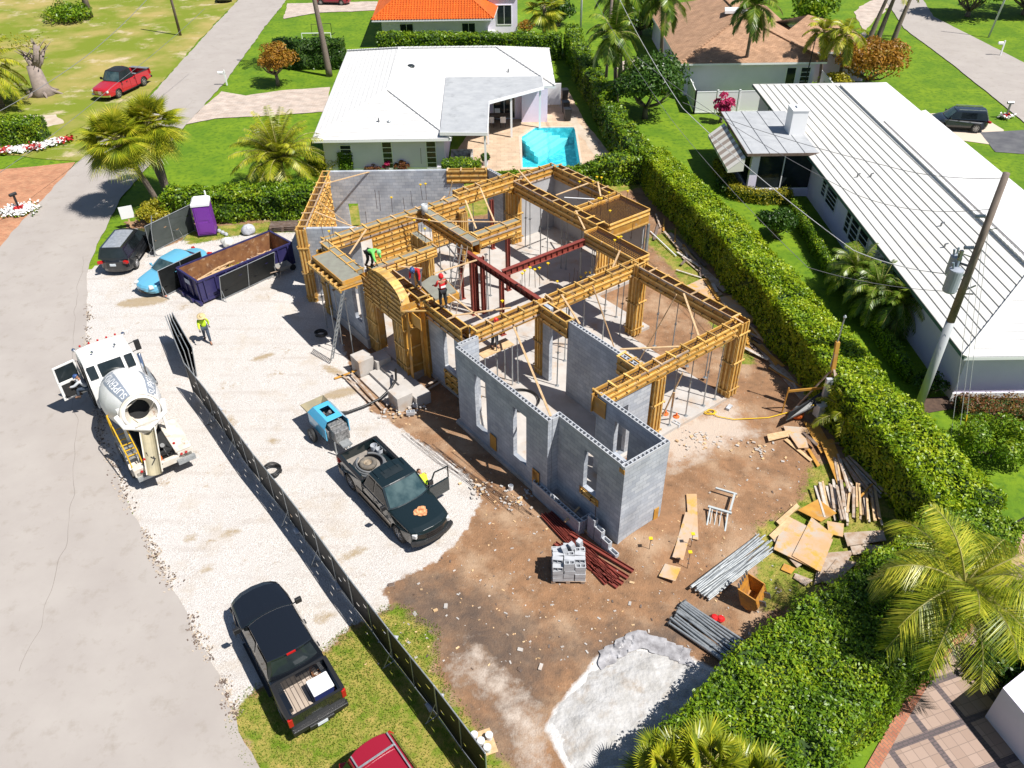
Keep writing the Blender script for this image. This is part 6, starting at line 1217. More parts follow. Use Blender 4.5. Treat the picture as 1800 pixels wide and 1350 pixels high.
# ---- palms
def frond(C,base,az,el,L,droop,nl,ll,wl,g,twist=0.,vee=.5,z0=.14):
    """append one feather frond's leaflets to C (list of arrays P,U,V) and return its rachis"""
    N=14; p=np.array(base,float); d=np.array([math.cos(az)*math.cos(el),math.sin(az)*math.cos(el),math.sin(el)]); pts=[p.copy()]
    side=np.array([-math.sin(az),math.cos(az),0.])
    for i in range(N):
        d=d+np.array([0,0,-droop/N*(.4+1.6*i/N)]); d/=np.linalg.norm(d); p=p+d*L/N; pts.append(p.copy())
    pts=np.array(pts); t=np.repeat(np.linspace(z0,.99,nl),2); sg=np.tile([1,-1],nl); ix=t*N; i0=np.minimum(ix.astype(int),N-1); f_=(ix-i0)[:,None]; q=pts[i0]*(1-f_)+pts[i0+1]*f_; dd=pts[i0+1]-pts[i0]; dd/=np.linalg.norm(dd,axis=1)[:,None]
    up=np.cross(dd,side); up*=np.sign(up[:,2:3]+1e-6); ln=ll*(.45+.9*np.sin(PI*np.clip(t*.85+.12,0,1)))*g.uniform(.85,1.1,len(t))
    ld=side*sg[:,None]*.9+dd*.55+up*(vee*g.uniform(.5,1.1,len(t)))[:,None]*(1-t)[:,None]+np.array([0,0,-.35])*(t[:,None]*.8+.3)+g.normal(size=(len(t),3))*.08; ld/=np.linalg.norm(ld,axis=1)[:,None]
    wv=np.cross(ld,up); wv/=np.linalg.norm(wv,axis=1)[:,None]+1e-9; wv=wv*.75+up*.3
    tip=q+ld*ln[:,None]; tip[:,2]-=ln*.22; C.append((q,tip,wv*wl)); return pts
def ribbons(name,C,m,parent):
    q=np.vstack([c[0] for c in C]); t=np.vstack([c[1] for c in C]); w_=np.vstack([c[2] for c in C]); n=len(q); co=np.empty((n,5,3)); mid=q*.55+t*.45; mid[:,2]+=.04*np.linalg.norm(t-q,axis=1)
    co[:,0]=q-w_*.35; co[:,1]=mid-w_; co[:,2]=t; co[:,3]=mid+w_; co[:,4]=q+w_*.35
    me=bpy.data.meshes.new(name); me.vertices.add(5*n); me.vertices.foreach_set('co',co.reshape(-1)); me.loops.add(5*n); me.loops.foreach_set('vertex_index',np.arange(5*n,dtype=np.int32)); me.polygons.add(n); me.polygons.foreach_set('loop_start',np.arange(0,5*n,5,dtype=np.int32)); me.update(calc_edges=True); me.materials.append(m)
    o=bpy.data.objects.new(name,me); COL.objects.link(o); o.parent=parent; o.matrix_parent_inverse=parent.matrix_basis.inverted(); return o
def trunk(t,x,y,h,r0_,r1_,lean=(0,0),m=None,rings=True,z0=-.1):
    b=MB(); n=14; pts=[];rr=[]
    for i in range(n+1):
        k=i/n; pts.append((x+lean[0]*k**1.3,y+lean[1]*k**1.3,z0+(h-z0)*k)); rr.append((r0_+(r1_-r0_)*min(1,k*1.6))*(1+.05*(i%2)))
    b.path(pts,rr,10); b.build('trunk',m or m_bark,t,smooth=True,world=True); return Vector(pts[-1])
def feather(name,label,c,h,L,nf,lm,lean=(0,0),r=.16,nl=42,ll=.55,wl=.022,seed=0,els=(-.5,1.35),droop=1.3,group=None,tm=None,crown=None):
    g=np.random.default_rng(seed+300); t=thing(name,label,'palm tree',(c[0],c[1],0),0,group); top=trunk(t,c[0],c[1],h,r*1.35,r*.8,lean,tm); 
    if crown: b=MB(); b.path([top-Vector((0,0,.1)),top+Vector((0,0,crown*.5)),top+Vector((0,0,crown))],[r*.9,r*.85,r*.3],10); b.build('crownshaft',mat('crownshaft_green',(.16,.25,.05),rough=.5),t,smooth=True,world=True); top=top+Vector((0,0,crown*.9))
    C=[]; b=MB()
    for i in range(nf):
        k=i/max(1,nf-1); el_=els[0]+(els[1]-els[0])*k**.8+g.normal()*.08; az=i*2.39996+g.normal()*.15; pts=frond(C,(top.x,top.y,top.z+.05*k),az,el_,L*g.uniform(.85,1.08)*(1-.15*k),droop*(1.05-.25*k)*g.uniform(.85,1.2),nl,ll,wl,g); b.path([Vector(p) for p in pts[::2]],[.035*L/3*(1-.9*j/(len(pts[::2])-1))+.004 for j in range(len(pts[::2]))],4)
    b.build('midribs',mat('frond_rib',(.30,.27,.08),rough=.6),t,world=True); ribbons('fronds',C,lm,t); return t
def fan(name,label,c,h,nf,R_,lm,lean=(0,0),r=.17,seed=0,group=None,pet=.9,seg=34,els=(-1.0,1.3),wl=.03):
    g=np.random.default_rng(seed+500); t=thing(name,label,'palm tree',(c[0],c[1],0),0,group); top=trunk(t,c[0],c[1],h,r*1.2,r,lean) if h>.3 else Vector((c[0],c[1],.15)); C=[]; b=MB()
    for i in range(nf):
        k=i/max(1,nf-1); el_=els[0]+(els[1]-els[0])*k+g.normal()*.12; az=i*2.39996+g.normal()*.2; d=np.array([math.cos(az)*math.cos(el_),math.sin(az)*math.cos(el_),math.sin(el_)]); p0=np.array(top)+d*.1; hub=p0+d*pet*g.uniform(.75,1.1); hub[2]-=.12; b.path([Vector(p0),Vector((p0+hub)/2+np.array([0,0,.06])),Vector(hub)],[.022,.018,.014],4)
        side=np.cross(d,[0,0,1]); side/=np.linalg.norm(side)+1e-9; up=np.cross(side,d); a=np.linspace(-1.75,1.75,seg); ld=np.cos(a)[:,None]*d+np.sin(a)[:,None]*side+up*.18*g.uniform(.2,1); ld/=np.linalg.norm(ld,axis=1)[:,None]; ln=R_*g.uniform(.8,1.1)*(.72+.28*np.cos(a))*g.uniform(.9,1.06,seg)
        tip=hub+ld*ln[:,None]; tip[:,2]-=ln*g.uniform(.25,.5); wv=np.cross(ld,up); wv/=np.linalg.norm(wv,axis=1)[:,None]+1e-9; wv=wv+up*.5*np.where(np.arange(seg)%2,1,-1)[:,None]; C.append((np.tile(hub,(seg,1)),tip,wv*wl))
    b.build('stalks',mat('frond_rib',(.30,.27,.08),rough=.6),t,world=True); ribbons('fronds',C,lm,t); return t
fan('cabbage_palm','cabbage palm with the left crown of the pair beside the road',(-22.25,24.94),5.3,66,1.5,lf_palm,(-1.2,-1.0),.17,1,'pair of cabbage palms by the road',1.15,40)
fan('cabbage_palm','cabbage palm with the right, taller crown of the pair beside the road',(-21.66,25.58),5.6,66,1.5,lf_palm,(-.1,.4),.17,2,'pair of cabbage palms by the road',1.15,40)
fan('cabbage_palm','third cabbage palm crown behind the pair beside the road',(-22.2,26.6),4.3,40,1.3,lf_palm,(-1.3,1.0),.15,3,None,1.0,36)
feather('date_palm','date palm with arching fronds on the lawn left of the white house',(-13.9,27.0),2.4,4.1,70,lf_palm,(.1,.1),.26,62,.55,.024,4,(-.35,1.4),1.15)
feather('coconut_palm','large coconut palm leaning over the lower right hedge',(15.45,-12.23),4.4,3.3,24,lf_palm3,(.75,-.3),.15,80,.72,.016,5,(-.45,1.1),1.35,tm=mat('dark_palm_bark',(.06,.05,.035),(.12,.10,.07),sc=7,vec=(1,1,5),rough=.9,bump=.02))
for i,(x,y) in enumerate(((22.3,9.3),(22.0,11.6),(23.1,8.2))):
    feather('pygmy_palm',['pygmy date palm nearest the long white house corner','pygmy date palm farther up the long white house wall','pygmy date palm between the wall and its neighbour'][i],(x,y),1.6,2.2,52,lf_palm2,(0,0),.11,50,.36,.02,6+i,(-.4,1.3),1.5,'pygmy palms by the long white house')
feather('areca_palm','small palm growing out of the hedge beside the temporary pole',(17.6,-.2),.9,2.0,20,lf_palm,(0,0),.06,30,.3,.016,10,(.1,1.3),1.2)
feather('royal_palm','tall palm left in the row by the garden with a pale curved trunk',(12.2,45.2),6.0,3.0,25,lf_palm2,(-.9,-3.0),.2,56,.6,.042,11,(-.8,1.3),1.7,tm=m_bark,crown=.8)
feather('royal_palm','palm in the middle of the garden row beside the grey wooden pole',(12.9,48.6),8.0,3.2,26,lf_palm2,(-.5,-.5),.17,56,.6,.042,12,(-.8,1.3),1.7,crown=.8)
feather('royal_palm','palm over the small patio left of the brown roof',(17.3,52.5),7.4,3.0,26,lf_palm2,(-1.2,-4.5),.18,56,.6,.042,13,(-.8,1.3),1.7,crown=.8)
feather('royal_palm','palm in front of the brown roof inside the white fence',(24.3,48.6),7.0,2.8,28,lf_palm2,(-.7,-2.8),.17,56,.6,.042,14,(-.7,1.3),1.8,crown=.9)
fan('fan_palm','fan palm at the top edge behind the pool house hedge',(6.4,63.5),4.2,26,1.5,lf_palm3,(0,.3),.2,15,None,1.1,30,wl=.05)
feather('queen_palm','palm left of the pair by the brown house corner',(32.2,50.5),5.3,2.4,16,lf_palm,(-1.7,-3.0),.13,48,.5,.045,16,(-.8,1.2),1.7)
feather('queen_palm','palm right of the pair by the brown house corner',(33.7,49.5),5.5,2.6,18,lf_palm,(-1.8,-3.6),.14,48,.5,.045,17,(-.8,1.2),1.8)
for i,(x,y,h,l_) in enumerate(((40.8,62,6.5,'leftmost palm'),(42.4,63.5,7.4,'middle palm'),(44.6,64.5,7.0,'rightmost palm'))):
    feather('coconut_palm',l_+' of the three at the bend of the side road',(x,y),h,3.6,15,lf_palm,(1.5,.5),.22,46,.6,.035,18+i,(-.2,1.3),1.2,'three palms at the side road')
feather('tall_palm','very tall palm with a bare trunk left of the white house, crown out of view',(-15.4,54.9),12.5,3,12,lf_palm2,(-1.1,1.2),.24,36,.5,.03,22)
feather('date_palm','bushy date palm at the left edge of the photo',(-44.3,46.8),3.2,4.4,60,lf_palm,(0,0),.3,50,.6,.045,23,(-.5,1.4),1.4)
for i,(x,y,l_) in enumerate(((6.7,-16.9,'left clump of'),(7.9,-16.8,'middle clump of'),(9.0,-17.2,'right clump of'))):
    fan('fan_palm',l_+' bright fan palm leaves at the bottom edge',(x,y),1.8+.3*(i==1),22,.85,lf_palm,(0,0),.08,30+i,'fan palm clumps at the bottom edge',.7,30,(.0,1.4),.03)
# dead stump with bare branches
t=thing('pruned_tree','bare pruned tree with stubby grey branches on the dry lot','tree',(-42,50.4,0)); b=MB(); g=random.Random(3); base=Vector((-42,50.4,0))
b.path([base-Vector((0,0,.1)),base+Vector((0,0,.7)),base+Vector((-.1,.1,2.6))],[1.35,.75,.55],12); 
for i in range(7):
    a=base+Vector((-.1,.1,2.2)); e=a+Vector((g.uniform(-1.1,1.4),g.uniform(-.8,.8),g.uniform(.9,2.4))); b.path([a,a.lerp(e,.5)+Vector((.1,0,-.2)),e],[.34,.24,.17],7)
    for k in range(7): s=a.lerp(e,g.uniform(.5,1)); f=s+Vector((g.uniform(-.9,.9),g.uniform(-.9,.9),g.uniform(.1,.9))); b.path([s,f],[.08,.02],5)
for i in range(6): a=2*PI*i/6; b.path([base+Vector((math.cos(a)*.5,math.sin(a)*.5,.4)),base+Vector((math.cos(a)*1.9,math.sin(a)*1.5,-.05))],[.3,.06],6)
b.build('trunk',mat('grey_bark',(.30,.24,.21),(.20,.16,.14),sc=2,rough=.9,bump=.03),t,smooth=True,world=True)
P=np.array([-42.1,50.5,4.6])+rng.normal(size=(160,3))*np.array([.9,.7,.35]); leafset('sprouts',P,rng.normal(size=(160,3)),.13,lf_yel,t)
# flower beds
def flowers(path,w_,n,label,seed):
    g=np.random.default_rng(seed); P=np.array(path,float); s=g.uniform(0,len(P)-1,n); i=np.minimum(s.astype(int),len(P)-2); f_=(s-i)[:,None]; q=P[i]*(1-f_)+P[i+1]*f_; q+=g.normal(size=q.shape)*w_; q=np.c_[q,g.uniform(.12,.32,n)]
    t=thing('flower_bed',label,'flower bed',(float(P[0][0]),float(P[0][1]),0)); N=np.tile([0,0,1.],(n,1)); red=(np.sin(s*7)>.55)
    if len(P)==2: red=np.hypot(*(q[:,:2]-P.mean(0)).T)<.33
    leafset('white_flowers',q[~red],N[~red],.13,mat('white_flower',(.78,.76,.74),rough=.7),t,.5,.8,g); leafset('red_flowers',q[red],N[red],.13,mat('red_flower',(.45,.02,.02),rough=.7),t,.5,.8,g); q2=q.copy(); q2[:,2]*=.5; leafset('leaves',q2,N,.12,lf_hedge2,t,.8,.6,g)
flowers([(-43,35.6),(-38.7,35.3),(-36.3,36.0),(-34.1,37.9)],.3,2400,'curved bed of white and red flowers below the clipped hedge',1); flowers([(-32.2,24.2),(-31.3,24.4)],.42,700,'round bed of white and red flowers at the black mailbox',2)
# grass that shows as blades: patch by the fence, scrub on the lot
def blades(name,polys,dens,hgt,lm,seed,label):
    g=np.random.default_rng(seed); Ps=[]
    for poly in polys:
        A=np.array(poly); lo=A.min(0); hi=A.max(0); k=int(np.prod(hi-lo)*dens); x=g.uniform(lo[0],hi[0],k); y=g.uniform(lo[1],hi[1],k); sd_=sdist(x,y,poly); L=lump(np.c_[x,y,x*0],seed,1.1); ok=(sd_>-.25)&((L+g.normal(size=k)*.5)>-.25-sd_*.25); Ps.append(np.c_[x[ok],y[ok],lot_z(x[ok],y[ok])+.01])
    P=np.vstack(Ps); n=len(P); a=g.uniform(0,6.28,n); h=hgt*g.uniform(.5,1.3,n); d=np.c_[np.cos(a)*.6,np.sin(a)*.6,np.ones(n)*.8]*h[:,None]; wv=np.c_[-np.sin(a),np.cos(a),a*0]*.014
    o=quads(name,P+d/2,d/2,wv,lm); tag(o,label,kind='stuff'); return o
lf_grass=leafmat('grass_blade',[(.05,.12,.006),(.12,.20,.01),(.25,.28,.03),(.42,.36,.12)],.3,.6,.7)
blades('grass',[grassA],420,.075,lf_grass,1,'short grass by the screened fence'); blades('grass',[grassC,grassB],160,.07,lf_grass,2,'thin grass between the boards'); blades('grass',[grassD],150,.07,lf_grass,3,'scrubby grass below the glossy hedge')
# ================================================================ site equipment and clutter
def V2(px,py,z=0): p=G(px,py,z); return Vector((p.x,p.y,z))
def screen(L,H,holes=4,seed=0,sag=.0):
    """screen cloth with half-moon wind vents cut out, in the x-z plane"""
    g=random.Random(seed); hs=[]
    for i in range(holes):
        cx=L*(i+.5)/holes+g.uniform(-.1,.1); cz=H*(.32+.34*(i%2))+g.uniform(-.05,.05); a=.12; hs.append([Vector((cx+a*math.cos(t),cz+.03*math.sin(t)+.03*math.cos(t)**2,0)) for t in np.linspace(0,2*PI,9)[:-1]])
    k=8; outer=[Vector((L*i/k,.02+.02*g.random(),0)) for i in range(k+1)]+[Vector((L*(k-i)/k,H-.0-(.03*g.random() if 0<i<k else 0),0)) for i in range(k+1)]
    fs=geometry.tessellate_polygon([outer]+hs); fl=outer+[p for h in hs for p in h]; b=MB(); b.v=[(p.x,.012*math.sin(p.x*2.3+seed)+.01,p.y) for p in fl]; b.f=[tuple(f) for f in fs]; b.m=[0]*len(b.f); return b
def fpanel(t,p,q,H=1.85,seed=0,m=None,foot=True,lean=0.,name='screen_panel'):
    p=Vector(p);q=Vector(q);L=(q-p).length; a=math.atan2(q.y-p.y,q.x-p.x); M=Matrix.Translation(p)@Matrix.Rotation(a,4,'Z')@Matrix.Rotation(lean,4,'X')
    s=screen(L,H-.08,seed=seed); s.tf(M@Matrix.Translation((0,0,.06))); so_=s.build(name,m or m_screen,t,world=True)
    b=MB(); 
    for x in (0,L/2,L): b.tube((x,0,0),(x,0,H),.024,6)
    for z in (.05,H): b.tube((0,0,z),(L,0,z),.022,6)
    b.tf(M); b.build('panel_frame',m_galv,t,world=True)
    if foot:
        b=MB()
        for x in (.05,L-.05): b.tube((x,-.45,.03),(x,.45,.03),.02,6); b.tube((x,-.4,.03),(x,0,.7),.016,5)
        b.tf(M); b.build('stand',m_galv,t,world=True)
    return so_
A0=Vector((-13.2,3.3)); dA=Vector((.605,-.797)); fn=thing('screened_fence','long construction fence with black screen cloth from the roadside gate to the bottom edge','fence',(A0.x,A0.y,0))
for i in range(9):
    w_=.04*math.sin(i*1.7); n_=Vector((.797,.605)); p=A0+dA*(i*2.72)+n_*w_; q=A0+dA*((i+1)*2.72-.03)+n_*.04*math.sin((i+1)*1.7); fpanel(fn,(p.x,p.y,0),(q.x,q.y,0),1.8,i,foot=(i%3==1))
# loose bundle of fence panels standing at the fence end
t=thing('screen_bundle','bundle of black screened fence panels leaning at the end of the long fence','fence panel',(-15.0,6.3,0))
for i in range(4): o=Vector((-.05,-.035))*i; fpanel(t,(-15.5+o.x,7.9+o.y+.05*i,0),(-13.45+o.x-.06*i,4.65+o.y,0),1.75-.05*i,20+i,foot=False,lean=R(-6+3*i))
t=thing('site_screen','black screened fence panel standing in front of the light blue sedan','fence panel',(-17,13,0)); p=Vector((-17.75,12.5,0)); q=p+(Vector((.6,.8,0)))*2.9; fpanel(t,p+Vector((-.0,-.0,0)),q,1.8,31,lean=R(6))
t=thing('site_screen','glossy black screened panel leaning on the front of the skip','fence panel',(-13,13.5,0)); p=Vector((-14.25,12.05,0)); q=Vector((-11.8,14.9,0)); fpanel(t,p,q,1.75,32,lean=R(14))
t=thing('site_screen','grey screened double panel standing by the yellow green bush','fence panel',(-20,19.5,0)); fpanel(t,(-20.35,17.9,0),(-18.5,21.0,0),1.9,33,m=m_screeng,lean=R(4)); 
t=thing('site_screen','narrow grey screened panel turned edge on beside the black suv','fence panel',(-20.3,18.5,0)); fpanel(t,(-20.6,19.3,0),(-20.0,17.5,0),1.9,34,m=m_screeng,lean=R(-8))
b=MB(); 
for s in (0,.55): b.tube((s,0,.03),(s,.9,.03),.02,6); b.tube((s,.45,.03),(s,.1,.75),.016,6); b.tube((s,.1,.75),(0 if s else .55,.1,.75),.016,6)
b.tube((0,.9,.03),(.55,.9,.03),.02,6); o=b.build('panel_stand',m_galv); o.location=V2(305,425); tag(o,'bare metal panel stand on the gravel below the grey panels','stand')
# orange foot cover
b=MB(); b.lathe((0,0,0),[(.13,0),(.12,.04),(.05,.06),(.04,.16),(.01,.17)],10); o=b.build('orange_foot',mat('safety_orange',(.65,.13,.02),rough=.6)); o.location=V2(290,520); tag(o,'small orange base at the foot of the panel before the sedan','foot_cover')
# skip
sk=thing('skip','open rusty skip with navy blue ribbed sides half full of boards','skip',(-13.85,14.7,0),R(46.5)); m_navy=mat('navy_steel',(.022,.020,.085),(.035,.03,.10),sc=2,rough=.45,dirt=((.12,.06,.04),4,.62,.75))
L,W_,H_=6.3,2.35,1.5; b=MB()
out=[(-L/2,-W_/2),(L/2,-W_/2),(L/2,W_/2),(-L/2,W_/2)]
b.box(-L/2,L/2,-W_/2,-W_/2+.05,.15,H_); b.box(-L/2,L/2,W_/2-.05,W_/2,.15,H_); b.box(-L/2,-L/2+.05,-W_/2+.05,W_/2-.05,.15,H_); b.box(L/2-.05,L/2,-W_/2+.05,W_/2-.05,.15,H_); b.build('side_wall',m_navy,sk)
b=MB(); 
for s in (-1,1):
    b.bar((-L/2,s*W_/2,H_-.02),(L/2,s*W_/2,H_-.02),.12,.1); b.bar((-L/2,s*W_/2,.2),(L/2,s*W_/2,.2),.1,.14)
    for i in range(9): x=-L/2+.35+i*(L-.7)/8; b.bar((x,s*(W_/2+.04),.2),(x,s*(W_/2+.04),H_-.05),.1,.09,up=(0,1,0))
for s in (-1,1):
    b.bar((s*L/2,-W_/2,H_-.02),(s*L/2,W_/2,H_-.02),.12,.1)
    for i in range(4): b.bar((s*(L/2+.04),-W_/2+.15+i*.68,.2),(s*(L/2+.04),-W_/2+.15+i*.68,H_-.05),.09,.1,up=(1,0,0))
b.bar((-L/2-.15,-W_/2-.1,.12),(-L/2-.15,W_/2+.1,.12),.18,.18); b.box(-L/2-.35,-L/2,-.6,-.4,.05,.25); b.box(-L/2-.35,-L/2,.4,.6,.05,.25); b.build('ribs',m_navy,sk)
b=MB(); b.box(-L/2+.05,L/2-.05,-W_/2+.055,-W_/2+.07,.2,H_-.03); b.box(-L/2+.05,L/2-.05,W_/2-.07,W_/2-.055,.2,H_-.03); b.box(-L/2+.055,-L/2+.07,-W_/2+.07,W_/2-.07,.2,H_-.03); b.box(L/2-.07,L/2-.055,-W_/2+.07,W_/2-.07,.2,H_-.03); b.box(-L/2+.07,L/2-.07,-W_/2+.07,W_/2-.07,.18,.3); b.build('rusty_inside',m_rust,sk)
b=MB(); b.box(-L/2-.09,-L/2-.085,-.35,.35,.95,1.25); b.build('sign_plate',mat('faded_sign',(.4,.42,.5),rough=.6),sk)
g=random.Random(5)
def rubble(name,label,cx,cy,z,n,rx,ry,ms,rz=0,sz=(.1,.5),par=None):
    b=MB()
    for i in range(n):
        M=Matrix.Translation((cx+g.uniform(-rx,rx),cy+g.uniform(-ry,ry),z+g.uniform(0,.06)))@Matrix.Rotation(g.uniform(0,PI),4,'Z')@Matrix.Rotation(g.uniform(-.3,.3),4,'X'); b.xbox(M,g.uniform(*sz),g.uniform(.04,.12),g.uniform(.02,.08),g.randrange(len(ms)))
    o=b.build(name,ms,par); return o
m_str=mat('straw_rubble',(.42,.30,.17),(.30,.18,.08),sc=5,rough=.9); 
o=rubble('waste',None,.4,0,.34,420,2.5,.98,[m_str,m_pale,m_old,m_conc]); o.location=sk.location; o.rotation_euler=sk.rotation_euler; tag(o,'loose rubble and wood scraps in the bottom of the skip',kind='stuff')
for i in range(12):
    b=MB(); L_=g.uniform(1.2,2.6); b.bar((-L_/2,0,0),(L_/2,0,0),.1,.04); o=b.build('scrap_board',m_pale); o.location=inpt(sk,-1.2+g.uniform(-.9,.8),g.uniform(-.5,.7),.5+i*.035); o.rotation_euler=(0,g.uniform(-.08,.08),R(46.5)+g.uniform(-.45,.45)); tag(o,'pale scrap board lying in the near end of the skip','board','scrap boards in the skip')
P=np.array([inpt(sk,-.6+rng.normal()*.5,.1+rng.normal()*.3,.62) for _ in range(260)]); o=leafset('cut_branches',P,np.tile([0,0,1.],(260,1)),.09,lf_yel); tag(o,'yellow green cuttings lying on the boards in the skip','cuttings')
# portable toilet
to=thing('portable_toilet','purple portable toilet with a white roof before the glossy hedge','toilet',(-17.55,20.7,0),R(12)); m_pur=mat('purple_plastic',(.17,.03,.30),rough=.45)
b=MB(); b.loft([[(-.56,-.56,.12),(.56,-.56,.12),(.56,.56,.12),(-.56,.56,.12)],[(-.54,-.54,2.1),(.54,-.54,2.1),(.54,.54,2.1),(-.54,.54,2.1)]]); b.build('cabin',m_pur,to); b=MB(); b.box(-.6,.6,-.6,.6,0,.12); b.build('base',m_trim,to)
b=MB(); b.box(-.45,.45,-.585,-.555,.2,2.02); dd=b.build('door',m_pur,to,bevel=.01); b=MB(); b.box(-.33,.33,-.6,-.586,1.15,1.9); b.box(-.36,.36,-.6,-.586,.3,1.0); b.box(.3,.38,-.62,-.6,1.02,1.1); b.build('door_panel',m_pur,dd,bevel=.01)
b=MB(); b.loft([[(-.58,-.6,2.1),(.58,-.6,2.1),(.58,.58,2.1),(-.58,.58,2.1)],[(-.58,-.6,2.28),(.58,-.6,2.28),(.58,.58,2.28),(-.58,.58,2.28)],[(-.42,-.45,2.42),(.42,-.45,2.42),(.42,.45,2.42),(-.42,.45,2.42)]]); b.build('roof',m_white,to,bevel=.02); b=MB(); b.tube((.35,.4,2.4),(.35,.4,2.75),.05,8); b.build('vent_pipe',m_white,to)
# white sacks
def sack(label,loc,s,m,seed):
    g2=np.random.default_rng(seed); b=MB(); rings=[]
    for i,z in enumerate((0,.15,.45,.7,.82)):
        r_=(.42,.55,.55,.42,.1)[i]*s; rings.append([(r_*math.cos(a)*(1+.2*g2.normal()),r_*math.sin(a)*(1+.2*g2.normal()),z*s+.08*g2.normal()*(i>0)) for a in np.linspace(0,2*PI,15)[:-1]])
    b.loft(rings); o=b.build('bulk_sack',m,smooth=True,sub=2); o.location=loc; return tag(o,label,'sack')
m_sack=mat('white_sack',(.48,.49,.52),(.34,.35,.38),sc=6,rough=.6,bump=.03)
sack('white crumpled bulk sack between the hedge and the skip',V2(438,410),.8,m_sack,1); sack('flatter pale sack on the ground left of the white sack',V2(402,432),.7,mat('pale_sack',(.55,.54,.5),rough=.7,bump=.02),2); 
for i in range(3): b=MB(); b.lathe((0,0,0),[(.12,0),(.14,.1),(.09,.2),(.01,.21)],9); o=b.build('small_bag',m_sack); o.location=V2(386+i*6,408+i*3); tag(o,'small pale bag on the grass right of the purple toilet','bag','small bags by the toilet')
# stack of dark pallets by the hedge
for i in range(3): b=MB(); [b.box(-.9+.0*k,.9,-.45+k*.2,-.33+k*.2,.08,.11) for k in range(5)]; [b.box(-.9+k*.8,-.75+k*.8,-.45,.47,0,.08) for k in range(3)]; o=b.build('pallet',m_darkwood); o.location=V2(500,402,0)+Vector((0,0,.12*i)); o.rotation_euler=(0,0,.05*i); tag(o,'%s dark pallet of the low pile by the left end of the house'%('bottom','middle','top')[i],'pallet')
# wheelbarrow, tipped
t=thing('wheelbarrow','muddy wheelbarrow standing right of the skip','wheelbarrow',V2(500,480),R(40)); b=MB(); b.loft([[(-.25,-.2,.3),(.25,-.2,.3),(.25,.2,.3),(-.25,.2,.3)],[(-.5,-.33,.6),(.45,-.33,.58),(.45,.33,.58),(-.5,.33,.6)]],caps=False); b.face([(-.25,-.2,.3),(.25,-.2,.3),(.25,.2,.3),(-.25,.2,.3)]); b.build('tray',mat('muddy_grey',(.26,.25,.23),rough=.8),t)
b=MB(); b.bar((.55,0,.2),(-1.0,-.3,.5),.04,.04); b.bar((.55,0,.2),(-1.0,.3,.5),.04,.04); b.bar((-.3,-.2,.4),(-.4,-.25,.0),.03,.03); b.bar((-.3,.2,.4),(-.4,.25,.0),.03,.03); b.build('handles',m_old,t); b=MB(); b.tube((.6,-.05,.19),(.6,.05,.19),.19,16); b.build('wheel',m_tyre,t)
# signs, mailboxes, poles
t=thing('sign_board','white sign board on a timber post by the road corner','sign',(-23.0,21.6,0),R(25)); b=MB(); b.box(-.05,.05,-.03,.07,0,1.5); b.build('post',m_pale,t); b=MB(); b.box(-.42,.42,-.06,-.03,.7,1.55); b.build('board',m_white,t)
def mailbox(label,loc,rz,m,h=1.1,arm=False,wood=None):
    t=thing('mailbox',label,'mailbox',loc,rz); b=MB(); b.box(-.06,.06,-.06,.06,0,h+(.35 if arm else 0)); 
    if arm: b.box(-.5,.06,-.05,.05,h-.05,h+.03)
    b.build('post',m,t); b=MB(); x=-.35 if arm else 0; b.loft([[(x-.28,-.1,h+.03),(x-.28,.1,h+.03),(x-.28,.1,h+.16),(x-.28,0,h+.24),(x-.28,-.1,h+.16)],[(x+.22,-.1,h+.03),(x+.22,.1,h+.03),(x+.22,.1,h+.16),(x+.22,0,h+.24),(x+.22,-.1,h+.16)]]); b.build('box',m,t); return t
mailbox('white mailbox on a white post at the pale road edge',(-24.9,52.2,0),0,m_white,1.1,True); mailbox('black mailbox in the round flower bed at the left edge',(-31.9,24.5,0),R(60),m_trim,1.1); mailbox('dark mailbox with red flowers at its foot by the side road',(45.0,40.3,0),0,m_steel,1.15); mailbox('white mailbox post on the lawn at the top right',(53.5,58.7,0),R(0),m_white,1.1,True)
flowers([(44.7,40.2),(45.2,40.3)],.2,160,'small patch of red flowers under the dark mailbox',3)
def pole(label,base,h,r0_,r1_,lean=(0,0),m=m_bark,name='utility_pole'):
    b=MB(); p=Vector(base); b.path([p,p+Vector((lean[0],lean[1],h))],[r0_,r1_],12); o=b.build(name,m,smooth=True); return tag(o,label,'pole')
m_pole=mat('pole_wood',(.22,.17,.14),(.13,.10,.085),sc=5,vec=(1,1,.3),rough=.9)
pole('weathered wooden pole standing on the dry lot near the pale road',(-35.5,71.2,-.1),9.5,.16,.12,(-.3,.4),m_pole); pole('pale grey straight pole rising beside the garden palms',(11.15,45.4,-.1),12,.14,.1,(.2,0),m_pole); pole('thin pale pole at the end of the garden hedge',(10.5,66.1,-.1),10,.12,.1,(0,0),mat('pale_metal',(.5,.52,.52),rough=.5)); pole('slim pale pole on the lawn at the top right',(55.6,65.7,-.1),9,.11,.07,(1.0,0),MC['pale_metal'])
pole('slim dark stake inside the white fence by the brown house',(29.4,46.6,-.1),5.6,.05,.04,(.2,0),m_dark)
